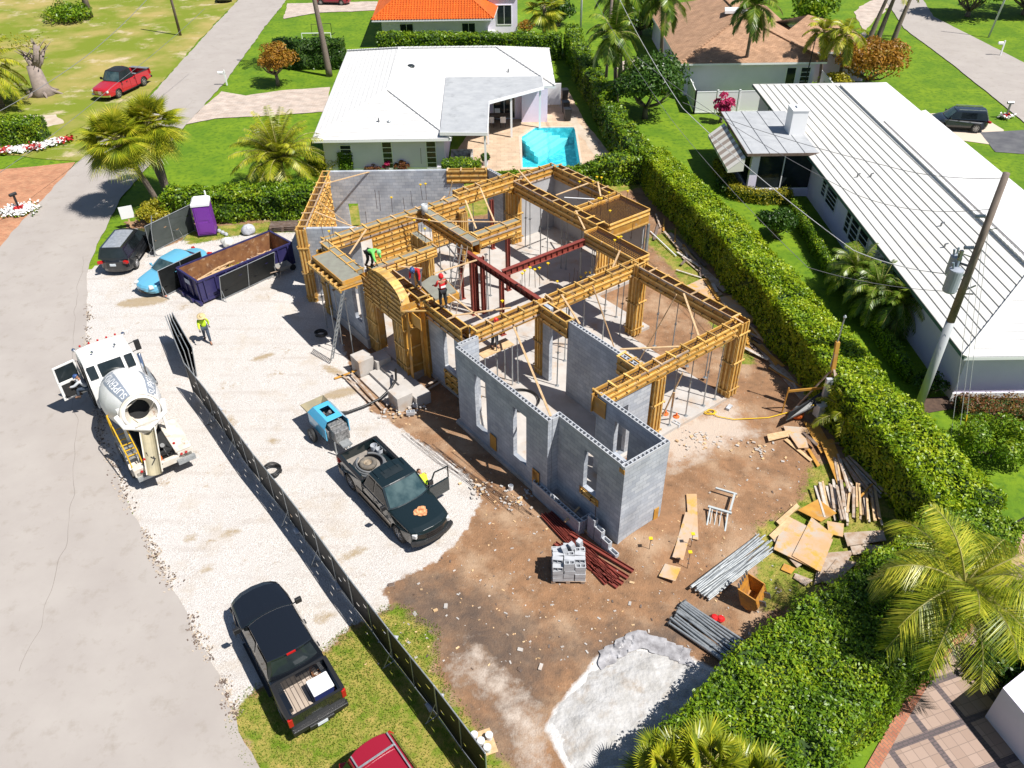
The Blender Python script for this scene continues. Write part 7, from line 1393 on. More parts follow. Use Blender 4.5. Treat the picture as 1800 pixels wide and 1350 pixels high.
# leaning-looking service pole with transformer
up=thing('utility_pole','tall utility pole with steel lower half, transformer and insulators','pole',(21.69,1.35,0)); H=11.7
b=MB(); b.path([(0,0,-.2),(0,0,4.9)],[.19,.19],16); b.build('steel_sleeve',mat('bright_steel',(.42,.43,.44),rough=.4,metal=.1),up,smooth=True); b=MB(); b.path([(0,0,4.9),(0,0,H)],[.17,.13],14); b.build('pole_shaft',m_pole,up,smooth=True)
def can(x,y,z,r_,h_):
    b=MB(); b.lathe((x,y,z),[(r_*.9,0),(r_,.06),(r_,h_-.05),(r_*.96,h_),(r_*.2,h_+.06),(.01,h_+.06)],18); c=b.build('transformer',mat('transformer_grey',(.30,.33,.38),rough=.45),up,smooth=False)
    b=MB(); 
    for a in (1.2,3.0): b.tube((x+r_*.5*math.cos(a),y+r_*.5*math.sin(a),z+h_),(x+r_*.8*math.cos(a),y+r_*.8*math.sin(a),z+h_+.3),.05,8); 
    b.build('bushing',mat('porcelain_grey',(.22,.27,.32),rough=.3),c)
    b=MB(); b.bar((x,y,z+h_*.7),(0,0,z+h_*.7),.06,.08); b.build('bracket',m_steel,c)
can(-.62,-.1,6.5,.29,1.05); can(-.45,.5,7.0,.24,.85)
for z,dx in ((9.9,-.5),(8.5,-.45)):
    b=MB(); M=Matrix.Translation((-.15,0,z))@Matrix.Rotation(R(-90),4,'Y'); 
    for i in range(6): b.lathe((0,0,.05+i*.07),[(.035,0),(.085,.02),(.035,.05)],10)
    b.tf(M); b.build('insulator',MC['porcelain_grey'],up)
b=MB(); b.bar((-.5,0,8.2),(0,0,8.0),.04,.04); b.xbox(Matrix.Translation((-.62,0,8.15)),.12,.12,.45); b.bar((-.62,0,7.9),(-.8,0,8.4),.03,.03); b.build('fuse_cutout',m_steel,up)
b=MB(); b.bar((.15,0,9.3),(.45,0,9.35),.03,.03); b.bar((.15,0,6.5),(.5,0,6.7),.05,.05); b.bar((.15,0,6.3),(.4,-.2,6.4),.05,.05); b.build('pole_bracket',m_steel,up)
def wire(label,pts,sag=.3,r=.012,m=m_black,name='overhead_wire'):
    b=MB(); P=[]
    for p,q in zip(pts,pts[1:]):
        p=Vector(p);q=Vector(q)
        for i in range(14): t=i/14; v=p.lerp(q,t); v.z-=sag*4*t*(1-t); P.append(v)
    P.append(Vector(pts[-1])); b.path(P,r,5); o=b.build(name,m); return tag(o,label,'wire')
TP=Vector((21.69,1.35,0)); m_wire=mat('wire_grey',(.16,.16,.17),rough=.5)
wire('top wire running from the transformer pole over the striped roof towards the side road',[TP+Vector((-.1,0,11.5)),G(1560,292,10),G(1200,180,9.5)],.2,.014,m_wire); wire('second wire from the pole over the striped roof',[TP+Vector((-.1,0,10.2)),G(1500,340,9),G(1120,100,9.5)],.4,.013,m_wire)
wire('pale wire sweeping past the sunroom roof to the transformer pole',[TP+Vector((-.1,0,7.2)),G(1500,440,6.5),G(1200,190,8),G(1090,0,10)],.25,.02,mat('wire_pale',(.45,.45,.45),rough=.5)); wire('lower wire over the garden and boundary hedge',[TP+Vector((-.2,0,6.4)),G(1420,470,5.5),G(1180,210,7),G(1040,-10,9)],.25,.013,m_wire)
wire('wire crossing the dry lot above the red pickup',[G(-10,200,5),G(150,100,6.5),G(262,-5,9)],.15,.022,m_wire); wire('second, lower wire crossing the dry lot',[G(-10,310,4),G(200,150,5),G(360,15,6.5)],.15,.016,m_wire)
for i,(x,y,l_) in enumerate(((1671,770,'left'),(1683,788,'middle'))): wire(['leftmost','middle'][i]+' pale stay wire from the utility pole to the lawn',[TP+Vector((.05,-.05,[7.6,8.8][i])),V2(x,y)],0,.012,MC['wire_pale'],'stay_wire')
sw=wire('rightmost stay wire with a yellow guard at the lawn',[TP+Vector((.1,-.05,9.3)),V2(1693,785)],0,.012,MC['wire_pale'],'stay_wire'); q=V2(1693,785); p=TP+Vector((.1,-.05,9.3)); b=MB(); b.tube(q,q.lerp(p,.16),.03,8); b.build('yellow_guard',m_yel,sw)
# goal frames
b=MB(); 
for p,q in (((0,0,0),(0,0,1.2)),((0,0,1.2),(3.2,0,1.2)),((3.2,0,1.2),(3.2,0,0)),((0,0,0),(0,.9,0)),((3.2,0,0),(3.2,.9,0))): b.tube(p,q,.04,6)
o=b.build('goal_frame',m_white); o.location=(-20.3,66.4,0); tag(o,'white goal frame behind the hedge by the tall palm','goal'); b=MB()
for p,q in (((0,0,0),(0,0,1.2)),((0,0,1.2),(2.2,.3,1.2)),((2.2,.3,1.2),(2.2,.3,0)),((0,0,0),(2.2,.3,0)),((0,0,0),(.5,.9,0)),((2.2,.3,0),(2.4,1.1,0))): b.tube(p,q,.03,6)
o=b.build('goal_frame',m_trim); o.location=(-20.0,70.3,0); tag(o,'small black goal frame on the lawn above the white one','goal')
# patio clutter of the garden: covered table and yellow bucket
t=thing('garden_table','covered table on the small garden patio left of the brown house','table',(15.6,50.0,-.03)); b=MB(); b.box(-1.1,1.1,-.5,.5,.7,.78); b.build('table_top',m_darkwood,t); b=MB(); b.box(-1.0,.4,-.52,.52,.79,.82); b.build('cloth',m_white,t); b=MB(); b.box(-.9,.9,-.4,.4,.0,.7); b.build('base',m_dark,t)
o=bucket('bright yellow bucket on the small garden patio',(16.9,48.3,-.03),mat('bright_yellow',(.7,.45,.0),rough=.5),.28,.5); 
pp=thing('potted_plant','potted plant at the edge of the pool patio','plant',(.65,31.6,-.03)); b=MB(); b.lathe((0,0,0),[(.16,0),(.24,.4),(.22,.4),(.18,.35)],14); b.build('pot',m_wwall,pp); k=180; e=rng.normal(size=(k,3)); e/=np.linalg.norm(e,axis=1)[:,None]; leafset('leaves',np.array([.65,31.6,.6])+e*np.array([.32,.32,.3]),e,.14,lf_dark,pp)
# ---- block stack: every block on its own
def mkblock():
    b=MB(); L,W_,H_=.39,.19,.19; e=.032
    b.box(-L/2,L/2,-W_/2,-W_/2+e,0,H_); b.box(-L/2,L/2,W_/2-e,W_/2,0,H_)
    for x in (-L/2,-e/2,L/2-e): b.box(x,x+e,-W_/2+e,W_/2-e,0,H_)
    b.box(-L/2+e,L/2-e,-W_/2+e,W_/2-e,0,.01); return b.build('concrete_block',m_blockp)
BK=mkblock(); bk_first=True
def blk(loc,rot,label,group):
    global bk_first
    o=BK if bk_first else BK.copy()
    if not bk_first: COL.objects.link(o)
    bk_first=False; o.location=loc; o.rotation_euler=rot; tag(o,label,'concrete block',group)
pt_=thing('pallet','pallet under the stack of grey concrete blocks','pallet',(4.55,-8.15,0),R(-2)); b=MB(); [b.box(-.65,.65,-.55+k*.25,-.4+k*.25,.1,.13) for k in range(5)]; [b.box(-.65+k*.55,-.5+k*.55,-.55,.6,0,.1) for k in range(3)]; b.build('slats',m_old,pt_)
g=random.Random(11)
for lay in range(5):
    for i in range(3):
        for j in range(5):
            if lay==4 and (i,j) in ((0,4),(2,0),(1,3),(0,0),(2,4)): continue
            side=lay>=3; loc=(4.55-.42+i*.41+g.uniform(-.02,.02),-8.15-.45+j*.21+g.uniform(-.01,.01),.13+lay*.195); 
            rot=(0,0,g.uniform(-.03,.03))
            if side and g.random()<.55: rot=(R(90),0,g.uniform(-.15,.15)); loc=(loc[0],loc[1]+.09,loc[2]+.095)
            blk(loc,rot,'grey hollow block in the stack by the red steel bars','blocks in the pallet stack')
for k in range(3): blk((4.3+k*.3,-8.1+.15*k,1.13),(R(20)*(k-1),R(75),.6*k),'grey hollow block in the stack by the red steel bars','blocks in the pallet stack')
for px,py,z,l_ in ((1278,716,0,'single pale block on bare earth off the garage corner'),(1188,748,0,'open block lying by the edge of the garage slab'),(722,728,0,'grey block lying at the foot of the entrance pier'),(700,705,0,'pale block against the right entrance pier'),(731,712,0,'broken block near the dark strip before the front wall'),(1130,990,0,'stray block beside the stepped garden wall')):
    blk(V2(px,py,z),(R(90) if px in(1278,) else 0,0,g.uniform(0,3)),l_,None)
for i in range(3):
    for j in range(4): p=AB(4.9+.0*j+i*.22,7.0+j*.0,SL+.0); blk((p.x,p.y,SL+.2*j),(0,0,R(37)),'grey block stacked on the garage slab by the column form','blocks in the garage')
# ---- red steel bars on the ground
g=random.Random(4)
def lay(name,label,cat,p,q,w_,h_,m,group=None,z=.02,kind='bar',r=.03):
    P=V2(*p,0);Q=V2(*q,0); z+=max(0,max(float(lot_z(np.array(v.x),np.array(v.y))) for v in (P,Q,(P+Q)/2))); P.z=z;Q.z=z; c=(P+Q)/2; c.z=z; b=MB()
    if kind=='bar': b.bar(P-c+Vector((0,0,h_/2)),Q-c+Vector((0,0,h_/2)),w_,h_)
    elif kind=='chan':
        for s,hh in ((0,0),): b.bar(P-c+Vector((0,0,.012)),Q-c+Vector((0,0,.012)),w_,.02)
        d=(Q-P).normalized(); n=Vector((-d.y,d.x,0))*w_/2; b.bar(P-c+n+Vector((0,0,.05)),Q-c+n+Vector((0,0,.05)),.015,.1); b.bar(P-c-n+Vector((0,0,.05)),Q-c-n+Vector((0,0,.05)),.015,.1)
    else: b.tube(P-c+Vector((0,0,r)),Q-c+Vector((0,0,r)),r,10)
    o=b.build(name,m); o.location=c; tag(o,label,cat,group); return o
for i in range(9):
    o=i*6.5; sh=g.uniform(-9,9); lay('steel_bar','long dark red steel bar lying between the front wall and the block stack','steel bar',(958+o*.62+sh+(0 if i<5 else 22),912-o*.05+sh*1.1+(0 if i<5 else 25)) if i<5 else (975+(i-5)*9,958-(i-5)*7+sh),(1070+o*.9+sh,1030-o*.3+sh*.5) if i<5 else (1085+(i-5)*9,1034-(i-5)*9+sh*.3),.16,.08,m_red,'red steel bars by the block stack',.01+.0*i,'chan')
lay('timber_offcut','pale timber propped across the low planter wall over the red bars','board',(1018,906),(992,932),.09,.05,m_pale,None,.45); lay('timber_offcut','short pale timber lying beside the red bars','board',(1022,932),(1036,944),.1,.04,m_pale,None,.1)
# ---- plywood sheets on bare earth
def ply(label,px4,z,m=m_ply,th=.02,name='plywood_sheet',group=None):
    P=[V2(*p,0) for p in px4]; c=sum(P,Vector())/len(P); z+=max(0,max(float(lot_z(np.array(p.x),np.array(p.y))) for p in P+[c])); b=MB(); b.prism([((p-c).x,(p-c).y) for p in P],0,th); o=b.build(name,m); o.location=(c.x,c.y,z); return tag(o,label,'plywood',group)
ply('upper long plywood strip on the earth right of the end wall',[(1205,877),(1223,877),(1226,958),(1210,955)],.01,m_ply,.018,'plywood_strip'); ply('middle long plywood strip on the earth, partly over the upper one',[(1203,911),(1221,914),(1199,996),(1180,990)],.035,m_ply,.018,'plywood_strip'); ply('short pale plywood offcut at the lower end of the strips',[(1168,997),(1196,1004),(1186,1028),(1157,1019)],.012,m_ply,.018,'plywood_strip')
# metal trestle frame
t=thing('metal_frame','grey metal trestle frame lying on the bare earth','frame',V2(1268,905)); c=V2(1268,905); m_fr=mat('frame_grey',(.42,.45,.45),rough=.5)
def fr(p,q,za,zb,r=.04): 
    b=MB(); P=V2(*p)-c; Q=V2(*q)-c; P.z=za;Q.z=zb; b.bar(P,Q,r*2,r*1.6); b.build('bar',m_fr,t)
fr((1255,873),(1292,884),.5,.5); fr((1288,884),(1280,913),.5,.5); fr((1242,904),(1283,916),.45,.45,.05); fr((1232,939),(1270,950),.1,.1); fr((1277,913),(1272,948),.45,.1,.03); fr((1246,906),(1240,937),.45,.1,.03)
for i in range(3): fr((1250+i*8,908+i*2),(1244+i*8,940+i*2),.42,.06,.015)
# ---- steel pipes: two bundles, each pipe its own
g=random.Random(8)
for i in range(22):
    row=i%11; up_=i//11; f_=row/10; p=(1214+30*f_+g.uniform(-4,4),1036+20*f_+g.uniform(-3,3)); q=(1332+26*f_+g.uniform(-9,9),948+26*f_*.8+g.uniform(-8,8)); o=lay('steel_pipe','galvanised prop pipe in the upper bundle left of the plywood pile','pipe',p,q,0,0,m_galv,'pipes in the upper bundle',.01+up_*.075,'tube',.038)
for i in range(20):
    row=i%10; up_=i//10; f_=row/9; p=(1203-26*f_+g.uniform(-3,3),1060+36*f_+g.uniform(-4,4)); q=(1306-34*f_+g.uniform(-6,6),1132+36*f_+g.uniform(-5,5)); o=lay('shoring_prop_lying','galvanised prop in the lower bundle by the white sand','pipe',p,q,0,0,m_galv,'props in the lower bundle',.01+up_*.085,'tube',.042)
    P=V2(*p,0); Q=V2(*q,0); d=(Q-P).normalized(); c=(P+Q)/2; b=MB(); e=P-c; e.z=.042; b.xbox(Matrix.Translation(e)@d.to_track_quat('Z','Y').to_matrix().to_4x4(),.15,.15,.014); b.build('base_plate',m_steel,o)
lay('steel_pipe','lone pale pipe lying parallel to the boundary hedge','pipe',(1143,409),(1188,452),0,0,m_white,None,.05,'tube',.04)
# excavator bucket
t=thing('excavator_bucket','yellow orange excavator bucket lying on the ground','excavator bucket',V2(1305,1052)+Vector((0,0,.48)),rot=(0,R(72),R(-35))); m_eb=mat('bucket_orange',(.50,.22,.02),(.30,.13,.03),sc=4,rough=.6,dirt=((.2,.1,.05),6,.55,.7)); b=MB(); pr=[(-.45,.0),(.3,.0),(.48,.18),(.45,.5),(.3,.62),(-.1,.6)]; n=len(pr)
for s in (-1,1): b.add([(x,s*.42,z) for x,z in pr]+[(x,s*.46,z) for x,z in pr],[tuple(range(n)),tuple(range(2*n-1,n-1,-1))]+[(i,(i+1)%n,n+(i+1)%n,n+i) for i in range(n)])
for (x0,z0),(x1,z1) in zip(pr[:5],pr[1:]): b.bar((x0,0,z0),(x1,0,z1),.9,.03)
b.build('shell',m_eb,t); b=MB(); [b.bar((-.45,y,.02),(-.62,y,.0),.08,.04) for y in (-.36,-.18,0,.18,.36)]; b.box(.1,.35,-.25,-.2,.6,.85); b.box(.1,.35,.2,.25,.6,.85); b.build('teeth_and_lugs',m_steel,t)
for i,(x,y) in enumerate(((1255,1089),(1266,1091))): b=MB(); b.lathe((0,0,0),[(.1,0),(.16,.12),(.1,.2),(.01,.21)],10); o=b.build('red_bag',mat('bright_red',(.5,.01,.01),rough=.5)); o.location=V2(x,y); tag(o,'%s red plastic bag between the pipe bundles and the hedge'%('left','right')[i],'bag')
# ---- plywood piles
PL=[('bottom grey board on the left of the big plywood pile',[(1355,950),(1385,925),(1425,985),(1400,1002)],.02,m_old),('long dusty sheet under the big square sheet',[(1380,912),(1462,955),(1440,1012),(1358,972)],.06,m_ply),('big stained plywood sheet with an orange corner on top of the pile',[(1424,917),(1462,948),(1430,1008),(1390,985)],.22,m_ply),
('orange brown sheet at the top of the pile',[(1400,905),(1436,885),(1468,910),(1440,925)],.16,m_wood),('narrow board poking left from the pile',[(1350,948),(1385,915),(1392,922),(1358,956)],.1,m_pale),('second narrow board poking left from the pile',[(1362,925),(1398,893),(1403,899),(1368,931)],.12,m_pale),('small sheet at the right of the pile',[(1452,920),(1482,925),(1480,948),(1455,942)],.12,m_ply),
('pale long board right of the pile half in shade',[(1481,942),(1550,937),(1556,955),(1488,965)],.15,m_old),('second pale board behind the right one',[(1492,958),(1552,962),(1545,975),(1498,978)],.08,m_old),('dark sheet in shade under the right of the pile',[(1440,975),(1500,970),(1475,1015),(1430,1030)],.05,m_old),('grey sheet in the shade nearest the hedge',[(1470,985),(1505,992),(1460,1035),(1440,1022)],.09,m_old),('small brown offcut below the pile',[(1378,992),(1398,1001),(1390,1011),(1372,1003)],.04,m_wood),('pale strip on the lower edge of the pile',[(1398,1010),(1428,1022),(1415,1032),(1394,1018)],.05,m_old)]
for l_,q,z,m in PL: ply(l_,q,z,m,.03)
for l_,q,z,m in (('long orange sheet pointing at the stake pile',[(1440,782),(1462,778),(1488,848),(1470,858)],.2,m_wood),('upper part of the orange sheets under the pale ones',[(1412,745),(1440,752),(1462,790),(1442,800)],.1,m_wood),('pale crossed board at the left of the small sheet pile',[(1347,768),(1388,760),(1390,770),(1350,780)],.14,m_pale),('pale square sheet on the small sheet pile',[(1376,752),(1416,755),(1424,765),(1384,772)],.1,m_ply),('pale sheet hanging below the small sheet pile',[(1385,768),(1412,764),(1420,792),(1402,793)],.16,m_ply),('narrow grey board across the small sheet pile',[(1408,768),(1412,766),(1436,788),(1433,792)],.24,m_darkwood),('long narrow board below the small sheet pile',[(1378,775),(1383,772),(1428,810),(1424,813)],.04,m_pale),('thin board beside the long orange sheet',[(1418,792),(1423,791),(1441,820),(1436,823)],.06,m_wood)): ply(l_,q,z,m,.025)
for l_,q,z,m in (('big pale orange sheet lying by the back of the garage',[(1203,505),(1236,490),(1270,518),(1238,537)],.03,m_ply),('grey sheet half under the hedge by the garage',[(1262,525),(1287,520),(1330,568),(1300,570)],.05,m_ply),('sheet beside the garage corner in shade',[(1248,520),(1275,524),(1298,556),(1285,560)],.02,m_wood),('orange sheet at the garage corner',[(1298,580),(1332,578),(1337,590),(1300,598)],.03,m_wood),('second orange sheet at the garage corner, lower',[(1300,590),(1318,588),(1324,618),(1304,617)],.05,m_wood),('dark orange board leaning at the hedge foot',[(1330,565),(1350,578),(1350,588),(1330,573)],.1,m_wood),('long whitish plank strip curving to the temporary pole',[(1325,605),(1340,606),(1425,700),(1408,705)],.02,m_old),('thin orange plank on the whitish strip',[(1335,608),(1339,607),(1367,642),(1363,645)],.06,m_wood),('pale sheet by the boards behind the garage',[(1228,480),(1242,476),(1278,510),(1270,515)],.06,m_old),('grey plank at the hedge foot near the terrace',[(1170,412),(1180,410),(1205,432),(1196,436)],.05,m_old),('long plank along the hedge foot',[(1188,430),(1194,428),(1240,475),(1233,478)],.03,m_old),('second long plank along the hedge foot, nearer the hedge',[(1182,413),(1187,412),(1242,468),(1238,471)],.06,m_darkwood)): ply(l_,q,z,m,.03)
for i in range(6): 
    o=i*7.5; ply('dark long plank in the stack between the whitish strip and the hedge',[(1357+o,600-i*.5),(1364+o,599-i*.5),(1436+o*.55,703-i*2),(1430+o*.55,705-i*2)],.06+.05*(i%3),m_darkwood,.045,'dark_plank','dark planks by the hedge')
# stakes
m_white_old=mat('bleached_wood',(.55,.50,.45),(.42,.36,.30),sc=5,rough=.85,island=.25)
g=random.Random(21)
for i in range(60):
    if i<38: f_=i/37; x=1432+f_*104+g.uniform(-3,3); y=860-22*math.sin(f_*PI*.5)*(f_<.3)+g.uniform(-7,7); L_=g.uniform(44,66); sk_=(.30-.42*f_ if f_<.55 else -.05+.55*(f_-.55))+g.uniform(-.08,.08); p=(x,y); q=(x+L_*sk_,y+L_*.95)
    else: f_=(i-38)/21; x=1466+f_*24+g.uniform(-4,4); y=812+g.uniform(-5,5); L_=g.uniform(52,84); sk_=.12+.75*f_+g.uniform(-.06,.06); p=(x,y); q=(x+L_*sk_,y+L_*.85)
    lay('weathered_board','weathered narrow board in the fanned heap before the hedge','board',p,q,g.uniform(.07,.12),.045,(m_old,m_old,m_pale,m_white_old)[g.randrange(4)],'boards in the fanned heap',.01+g.random()*.3)
lay('weathered_board','orange stick lying on top of the fanned heap','board',(1508,884),(1530,860),.08,.04,m_wood,None,.3)
g=random.Random(77)
for i in range(34):
    f_=g.random(); c=Vector((12.3,22.5,0)).lerp(Vector((16.4,3.0,0)),f_)+Vector((g.uniform(-.9,.25),g.uniform(-.5,.5),0)); a=math.atan2(-19.5,4.1)+g.gauss(0,.35); L_=g.uniform(.7,2.6); b=MB(); d=Vector((math.cos(a),math.sin(a),g.uniform(-.03,.05)))*L_/2; b.bar(-d,d,g.uniform(.07,.22),.03); o=b.build('loose_board',(m_old,m_darkwood,m_pale,m_wood,m_white_old)[g.randrange(5)]); c.z=.06+.1*g.random(); o.location=c; tag(o,'loose board in the litter strip at the foot of the long boundary hedge','board','boards at the hedge foot')
# ---- temporary power pole
tp=thing('temporary_power_pole','short timber pole with meter box, mast and raking braces by the hedge','pole',(17.15,.85,0)); b=MB(); b.bar((0,0,-.1),(-.15,.5,3.9),.17,.17); b.build('post',m_wood,tp)
b=MB(); b.tube((-.22,.4,2.6),(-.12,.55,5.1),.03,8); b.lathe((-.12,.55,5.1),[(.05,0),(.08,.08),(.03,.16),(.01,.17)],8); b.build('service_mast',m_galv,tp); b=MB(); b.box(-.4,-.1,-.05,.12,1.2,2.2); b.lathe((-.25,-.1,1.9),[(.09,0),(.09,.06),(.01,.07)],12,M=Matrix.Rotation(R(90),3,'X')); b.build('meter_box',mat('box_grey',(.45,.47,.5),rough=.4),tp); 
for q in ((-1.3,.5,.1),(.4,-1.5,.1),(1.2,-.6,.1)): b=MB(); b.bar((-.1,.3,2.6),q,.09,.04); b.build('raking_brace',m_old,tp)
b=MB(); b.bar((-1.9,.3,1.3),(.35,.35,1.5),.05,.12); b.build('crosspiece',m_wood,tp); b=MB(); b.bar((-1.95,.3,0),(-1.9,.3,1.5),.08,.04); b.build('stake',m_wood,tp)
b=MB(); b.loft([[(-2.0,-.9,.55),(-.3,-.2,1.0),(-.2,.2,1.3),(-1.7,-.3,.5)],[(-2.05,-.95,.5),(-.3,-.25,.95),(-.2,.15,1.25),(-1.7,-.35,.45)]]); o=b.build('rubber_sheet',m_trim); o.location=(17.0,.9,0); tag(o,'black sheet slung from the temporary pole over the ground','sheet')
b=MB(); b.box(-.25,.25,-.18,.18,.3,.95); b.bar((0,0,0),(0,0,.4),.08,.08); o=b.build('junction_box',mat('box_white',(.6,.62,.62),rough=.5),bevel=.02); o.location=V2(1437,738); o.rotation_euler=(0,0,.4); tag(o,'pale grey electrical box at the foot of the temporary pole','box')
t=thing('air_compressor','orange and grey compressor at the foot of the temporary pole','compressor',V2(1400,733)); b=MB(); b.lathe((0,0,.0),[(.2,0),(.3,.1),(.3,.25),(.2,.35),(.01,.36)],14); b.build('tank',MC['safety_orange'],t,smooth=True); b=MB(); b.lathe((0,0,.35),[(.2,0),(.24,.08),(.16,.2),(.01,.22)],12); b.build('motor',m_steel,t)
wire('yellow cable snaking from the garage slab to the temporary pole',[V2(1240,722,0)+Vector((0,0,.03)),V2(1262,733)+Vector((0,0,.03)),V2(1290,738)+Vector((0,0,.03)),V2(1350,735)+Vector((0,0,.03)),V2(1395,725)+Vector((0,0,.1)),V2(1430,712,1.0)],0,.022,m_yel,'extension_cable')
b=MB(); b.path([(.25*math.cos(a)*(1+.2*math.sin(a*.6)),.16*math.sin(a),.03+.003*a) for a in np.linspace(0,22,70)],.018,5); o=b.build('cable_coil',m_yel); o.location=V2(1248,726); tag(o,'yellow cable coil on the earth by the slab edge','cable')
lay('raking_timber','long bare timber leaning from the temporary pole over the hedge foot','board',(1468,660),(1513,820),.07,.05,m_old,None,.6); lay('timber_offcut','pale timber on the grass beyond the small sheet pile','board',(1465,781),(1498,780),.1,.05,m_old)
# small items on the gravel
def coil(label,loc,R_,r_,n,m=m_trim):
    b=MB(); b.path([((R_+.03*math.sin(a*1.7))*math.cos(a),(R_+.03*math.cos(a*2.1))*math.sin(a),.04+.012*a) for a in np.linspace(0,6.28*n,30*n)],r_,6); o=b.build('hose_coil',m,smooth=True); o.location=loc; return tag(o,label,'hose coil')
coil('black hose coil lying on the gravel by the screened fence',V2(479,832),.38,.03,4); p=AB(.1,3.6,SL); coil('large black hose loop on the house floor behind the front corner',(p.x,p.y,SL),.85,.035,2); coil('small black coil in the shade under the canopy',V2(565,590),.3,.04,3)
t=thing('bucket_board','square board carrying five pale buckets by the fence','board',V2(846,1308),R(20)); b=MB(); b.box(-.42,.42,-.42,.42,0,.02); b.build('board',m_pale,t); c=t.location
m_pl=mat('bucket_white',(.62,.64,.68),rough=.5)
for i,(x,y,l_) in enumerate(((0,0,'centre'),(.25,.18,'right rear'),(-.22,.2,'left rear'),(.2,-.22,'right front'),(-.24,-.2,'left front'))): bucket(l_+' pale bucket of the five on the square board',(c.x+x,c.y+y,.02),m_pl,.11,.2,'buckets on the square board',True)
for px,py,l_ in ((505,897,'upper'),(440,808,'topmost'),(425,783,'small pale')): pass
def bagw(label,px,py,s=1.): 
    b=MB(); b.loft([[(-.22*s,-.16*s,0),(.22*s,-.16*s,0),(.22*s,.16*s,0),(-.22*s,.16*s,0)],[(-.24*s,-.17*s,.06),(.24*s,-.18*s,.06),(.23*s,.18*s,.06),(-.24*s,.17*s,.06)],[(-.17*s,-.11*s,.12),(.17*s,-.12*s,.12),(.17*s,.12*s,.12),(-.17*s,.12*s,.12)]]); o=b.build('sandbag',m_sack,smooth=True); o.location=V2(px,py); o.rotation_euler=(0,0,random.uniform(0,3)); tag(o,label,'sandbag')
for px,py,l_ in ((381,722,'pale bag at the fence foot, nearest the mixer truck'),(426,785,'second pale bag along the fence foot'),(527,932,'pale bag on the gravel side of the fence, half way down'),(598,1029,'pale bag at the fence above the grass'),(676,1122,'grey bag at the fence beside the grass'),(689,1128,'second grey bag next to it by the grass'),(770,1232,'pale bag at the fence near the bucket board'),(762,1240,'flat grey bag beside the pale one near the bucket board')): bagw(l_,px,py)
g=random.Random(2)
for i in range(9): lay('loose_board','loose narrow board on the ground along the middle of the fence','board',(488+g.uniform(-4,10)+i*3,865+i*6+g.uniform(-5,5)),(503+g.uniform(-4,10)+i*3,893+i*6+g.uniform(-5,5)),.09,.04,m_old if i%2 else m_darkwood,'boards along the fence foot',.02+.01*i)
for i,(p,q,l_) in enumerate((((588,667),(628,652),'brown board on the gravel below the canopy props'),((616,655),(672,720),'upper pale board beside the entrance steps'),((610,668),(655,712),'lower pale board beside the entrance steps'),((745,690),(782,668),'pale board across the dark strip by the entrance, nearer'),((748,680),(775,664),'pale board across the dark strip by the entrance, farther'),((594,657),(625,676),'dark board on the ground at the ladder foot'))): lay('loose_board',l_,'board',p,q,.12,.04,m_old if i!=0 else m_wood,None,.03)
for i in range(11):
    p=(700+i*9+g.uniform(-8,8),760+i*4+g.uniform(-6,6)); wire('thin dark reinforcing wire curling on the earth before the front wall',[V2(*p)+Vector((0,0,.03)),V2(p[0]+60,p[1]+45+g.uniform(-8,8))+Vector((0,0,.03)),V2(p[0]+150+g.uniform(-20,20),p[1]+115+g.uniform(-10,10))+Vector((0,0,.03))],-.01,.009,m_rebar,'reinforcing_wire')['group']='reinforcing wires before the front wall'
for px,py in ((1140,968),(1208,992),(1213,960)):
    b=MB(); b.tube((0,0,0),(0,0,.95),.012,5); o=b.build('rebar_stake',m_rebar); o.location=V2(px,py+8); tag(o,{1140:'yellow capped stake beside the stepped garden wall',1208:'yellow capped stake nearest the plywood strips, lower',1213:'yellow capped stake by the plywood strips, upper'}[px],'stake'); b=MB(); b.box(-.07,.07,-.07,.07,.95,.98); b.build('safety_cap',m_yel,o)
bucket('small white bucket on the earth before the front wall',V2(898,860),m_white,.11,.22)
# ladders
def ladder(label,p,q,w_=.4,m=m_galv,n=14,name='ladder'):
    p=Vector(p);q=Vector(q); d=(q-p); sd=d.cross(Vector((0,0,1))).normalized()*w_/2; t=thing(name,label,'ladder',p); b=MB(); o=p; 
    for s in (-1,1): b.bar(sd*s,d+sd*s,.03,.055)
    b.build('rails',m,t); b=MB()
    for i in range(n): c=d*((i+.5)/n); b.bar(c-sd,c+sd,.03,.03)
    b.build('rungs',m,t); return t
ladder('aluminium extension ladder leaning on the front of the canopy',V2(583,634),G(603,515,4.2),.42); p=AB(-7.6,4.2,SL); q=G(808,430,T+.2); ladder('aluminium ladder standing inside beside the steel columns',p,q,.4); q2=q+Vector((.25,.1,-.1)); ladder('second ladder close beside the steel columns',AB(-7.1,4.3,SL),q2,.38,m_old)
# orange foot of the garage braces
for a,c_ in ((5.0,8.35),(5.45,8.6)): p=AB(a,c_,SL); b=MB(); b.lathe((0,0,0),[(.16,0),(.15,.04),(.05,.07),(.04,.22),(.01,.23)],8); o=b.build('orange_foot',MC['safety_orange']); o.location=p; tag(o,'orange plastic foot on the garage slab, '+('left' if a<5.2 else 'right')+' of two','base')
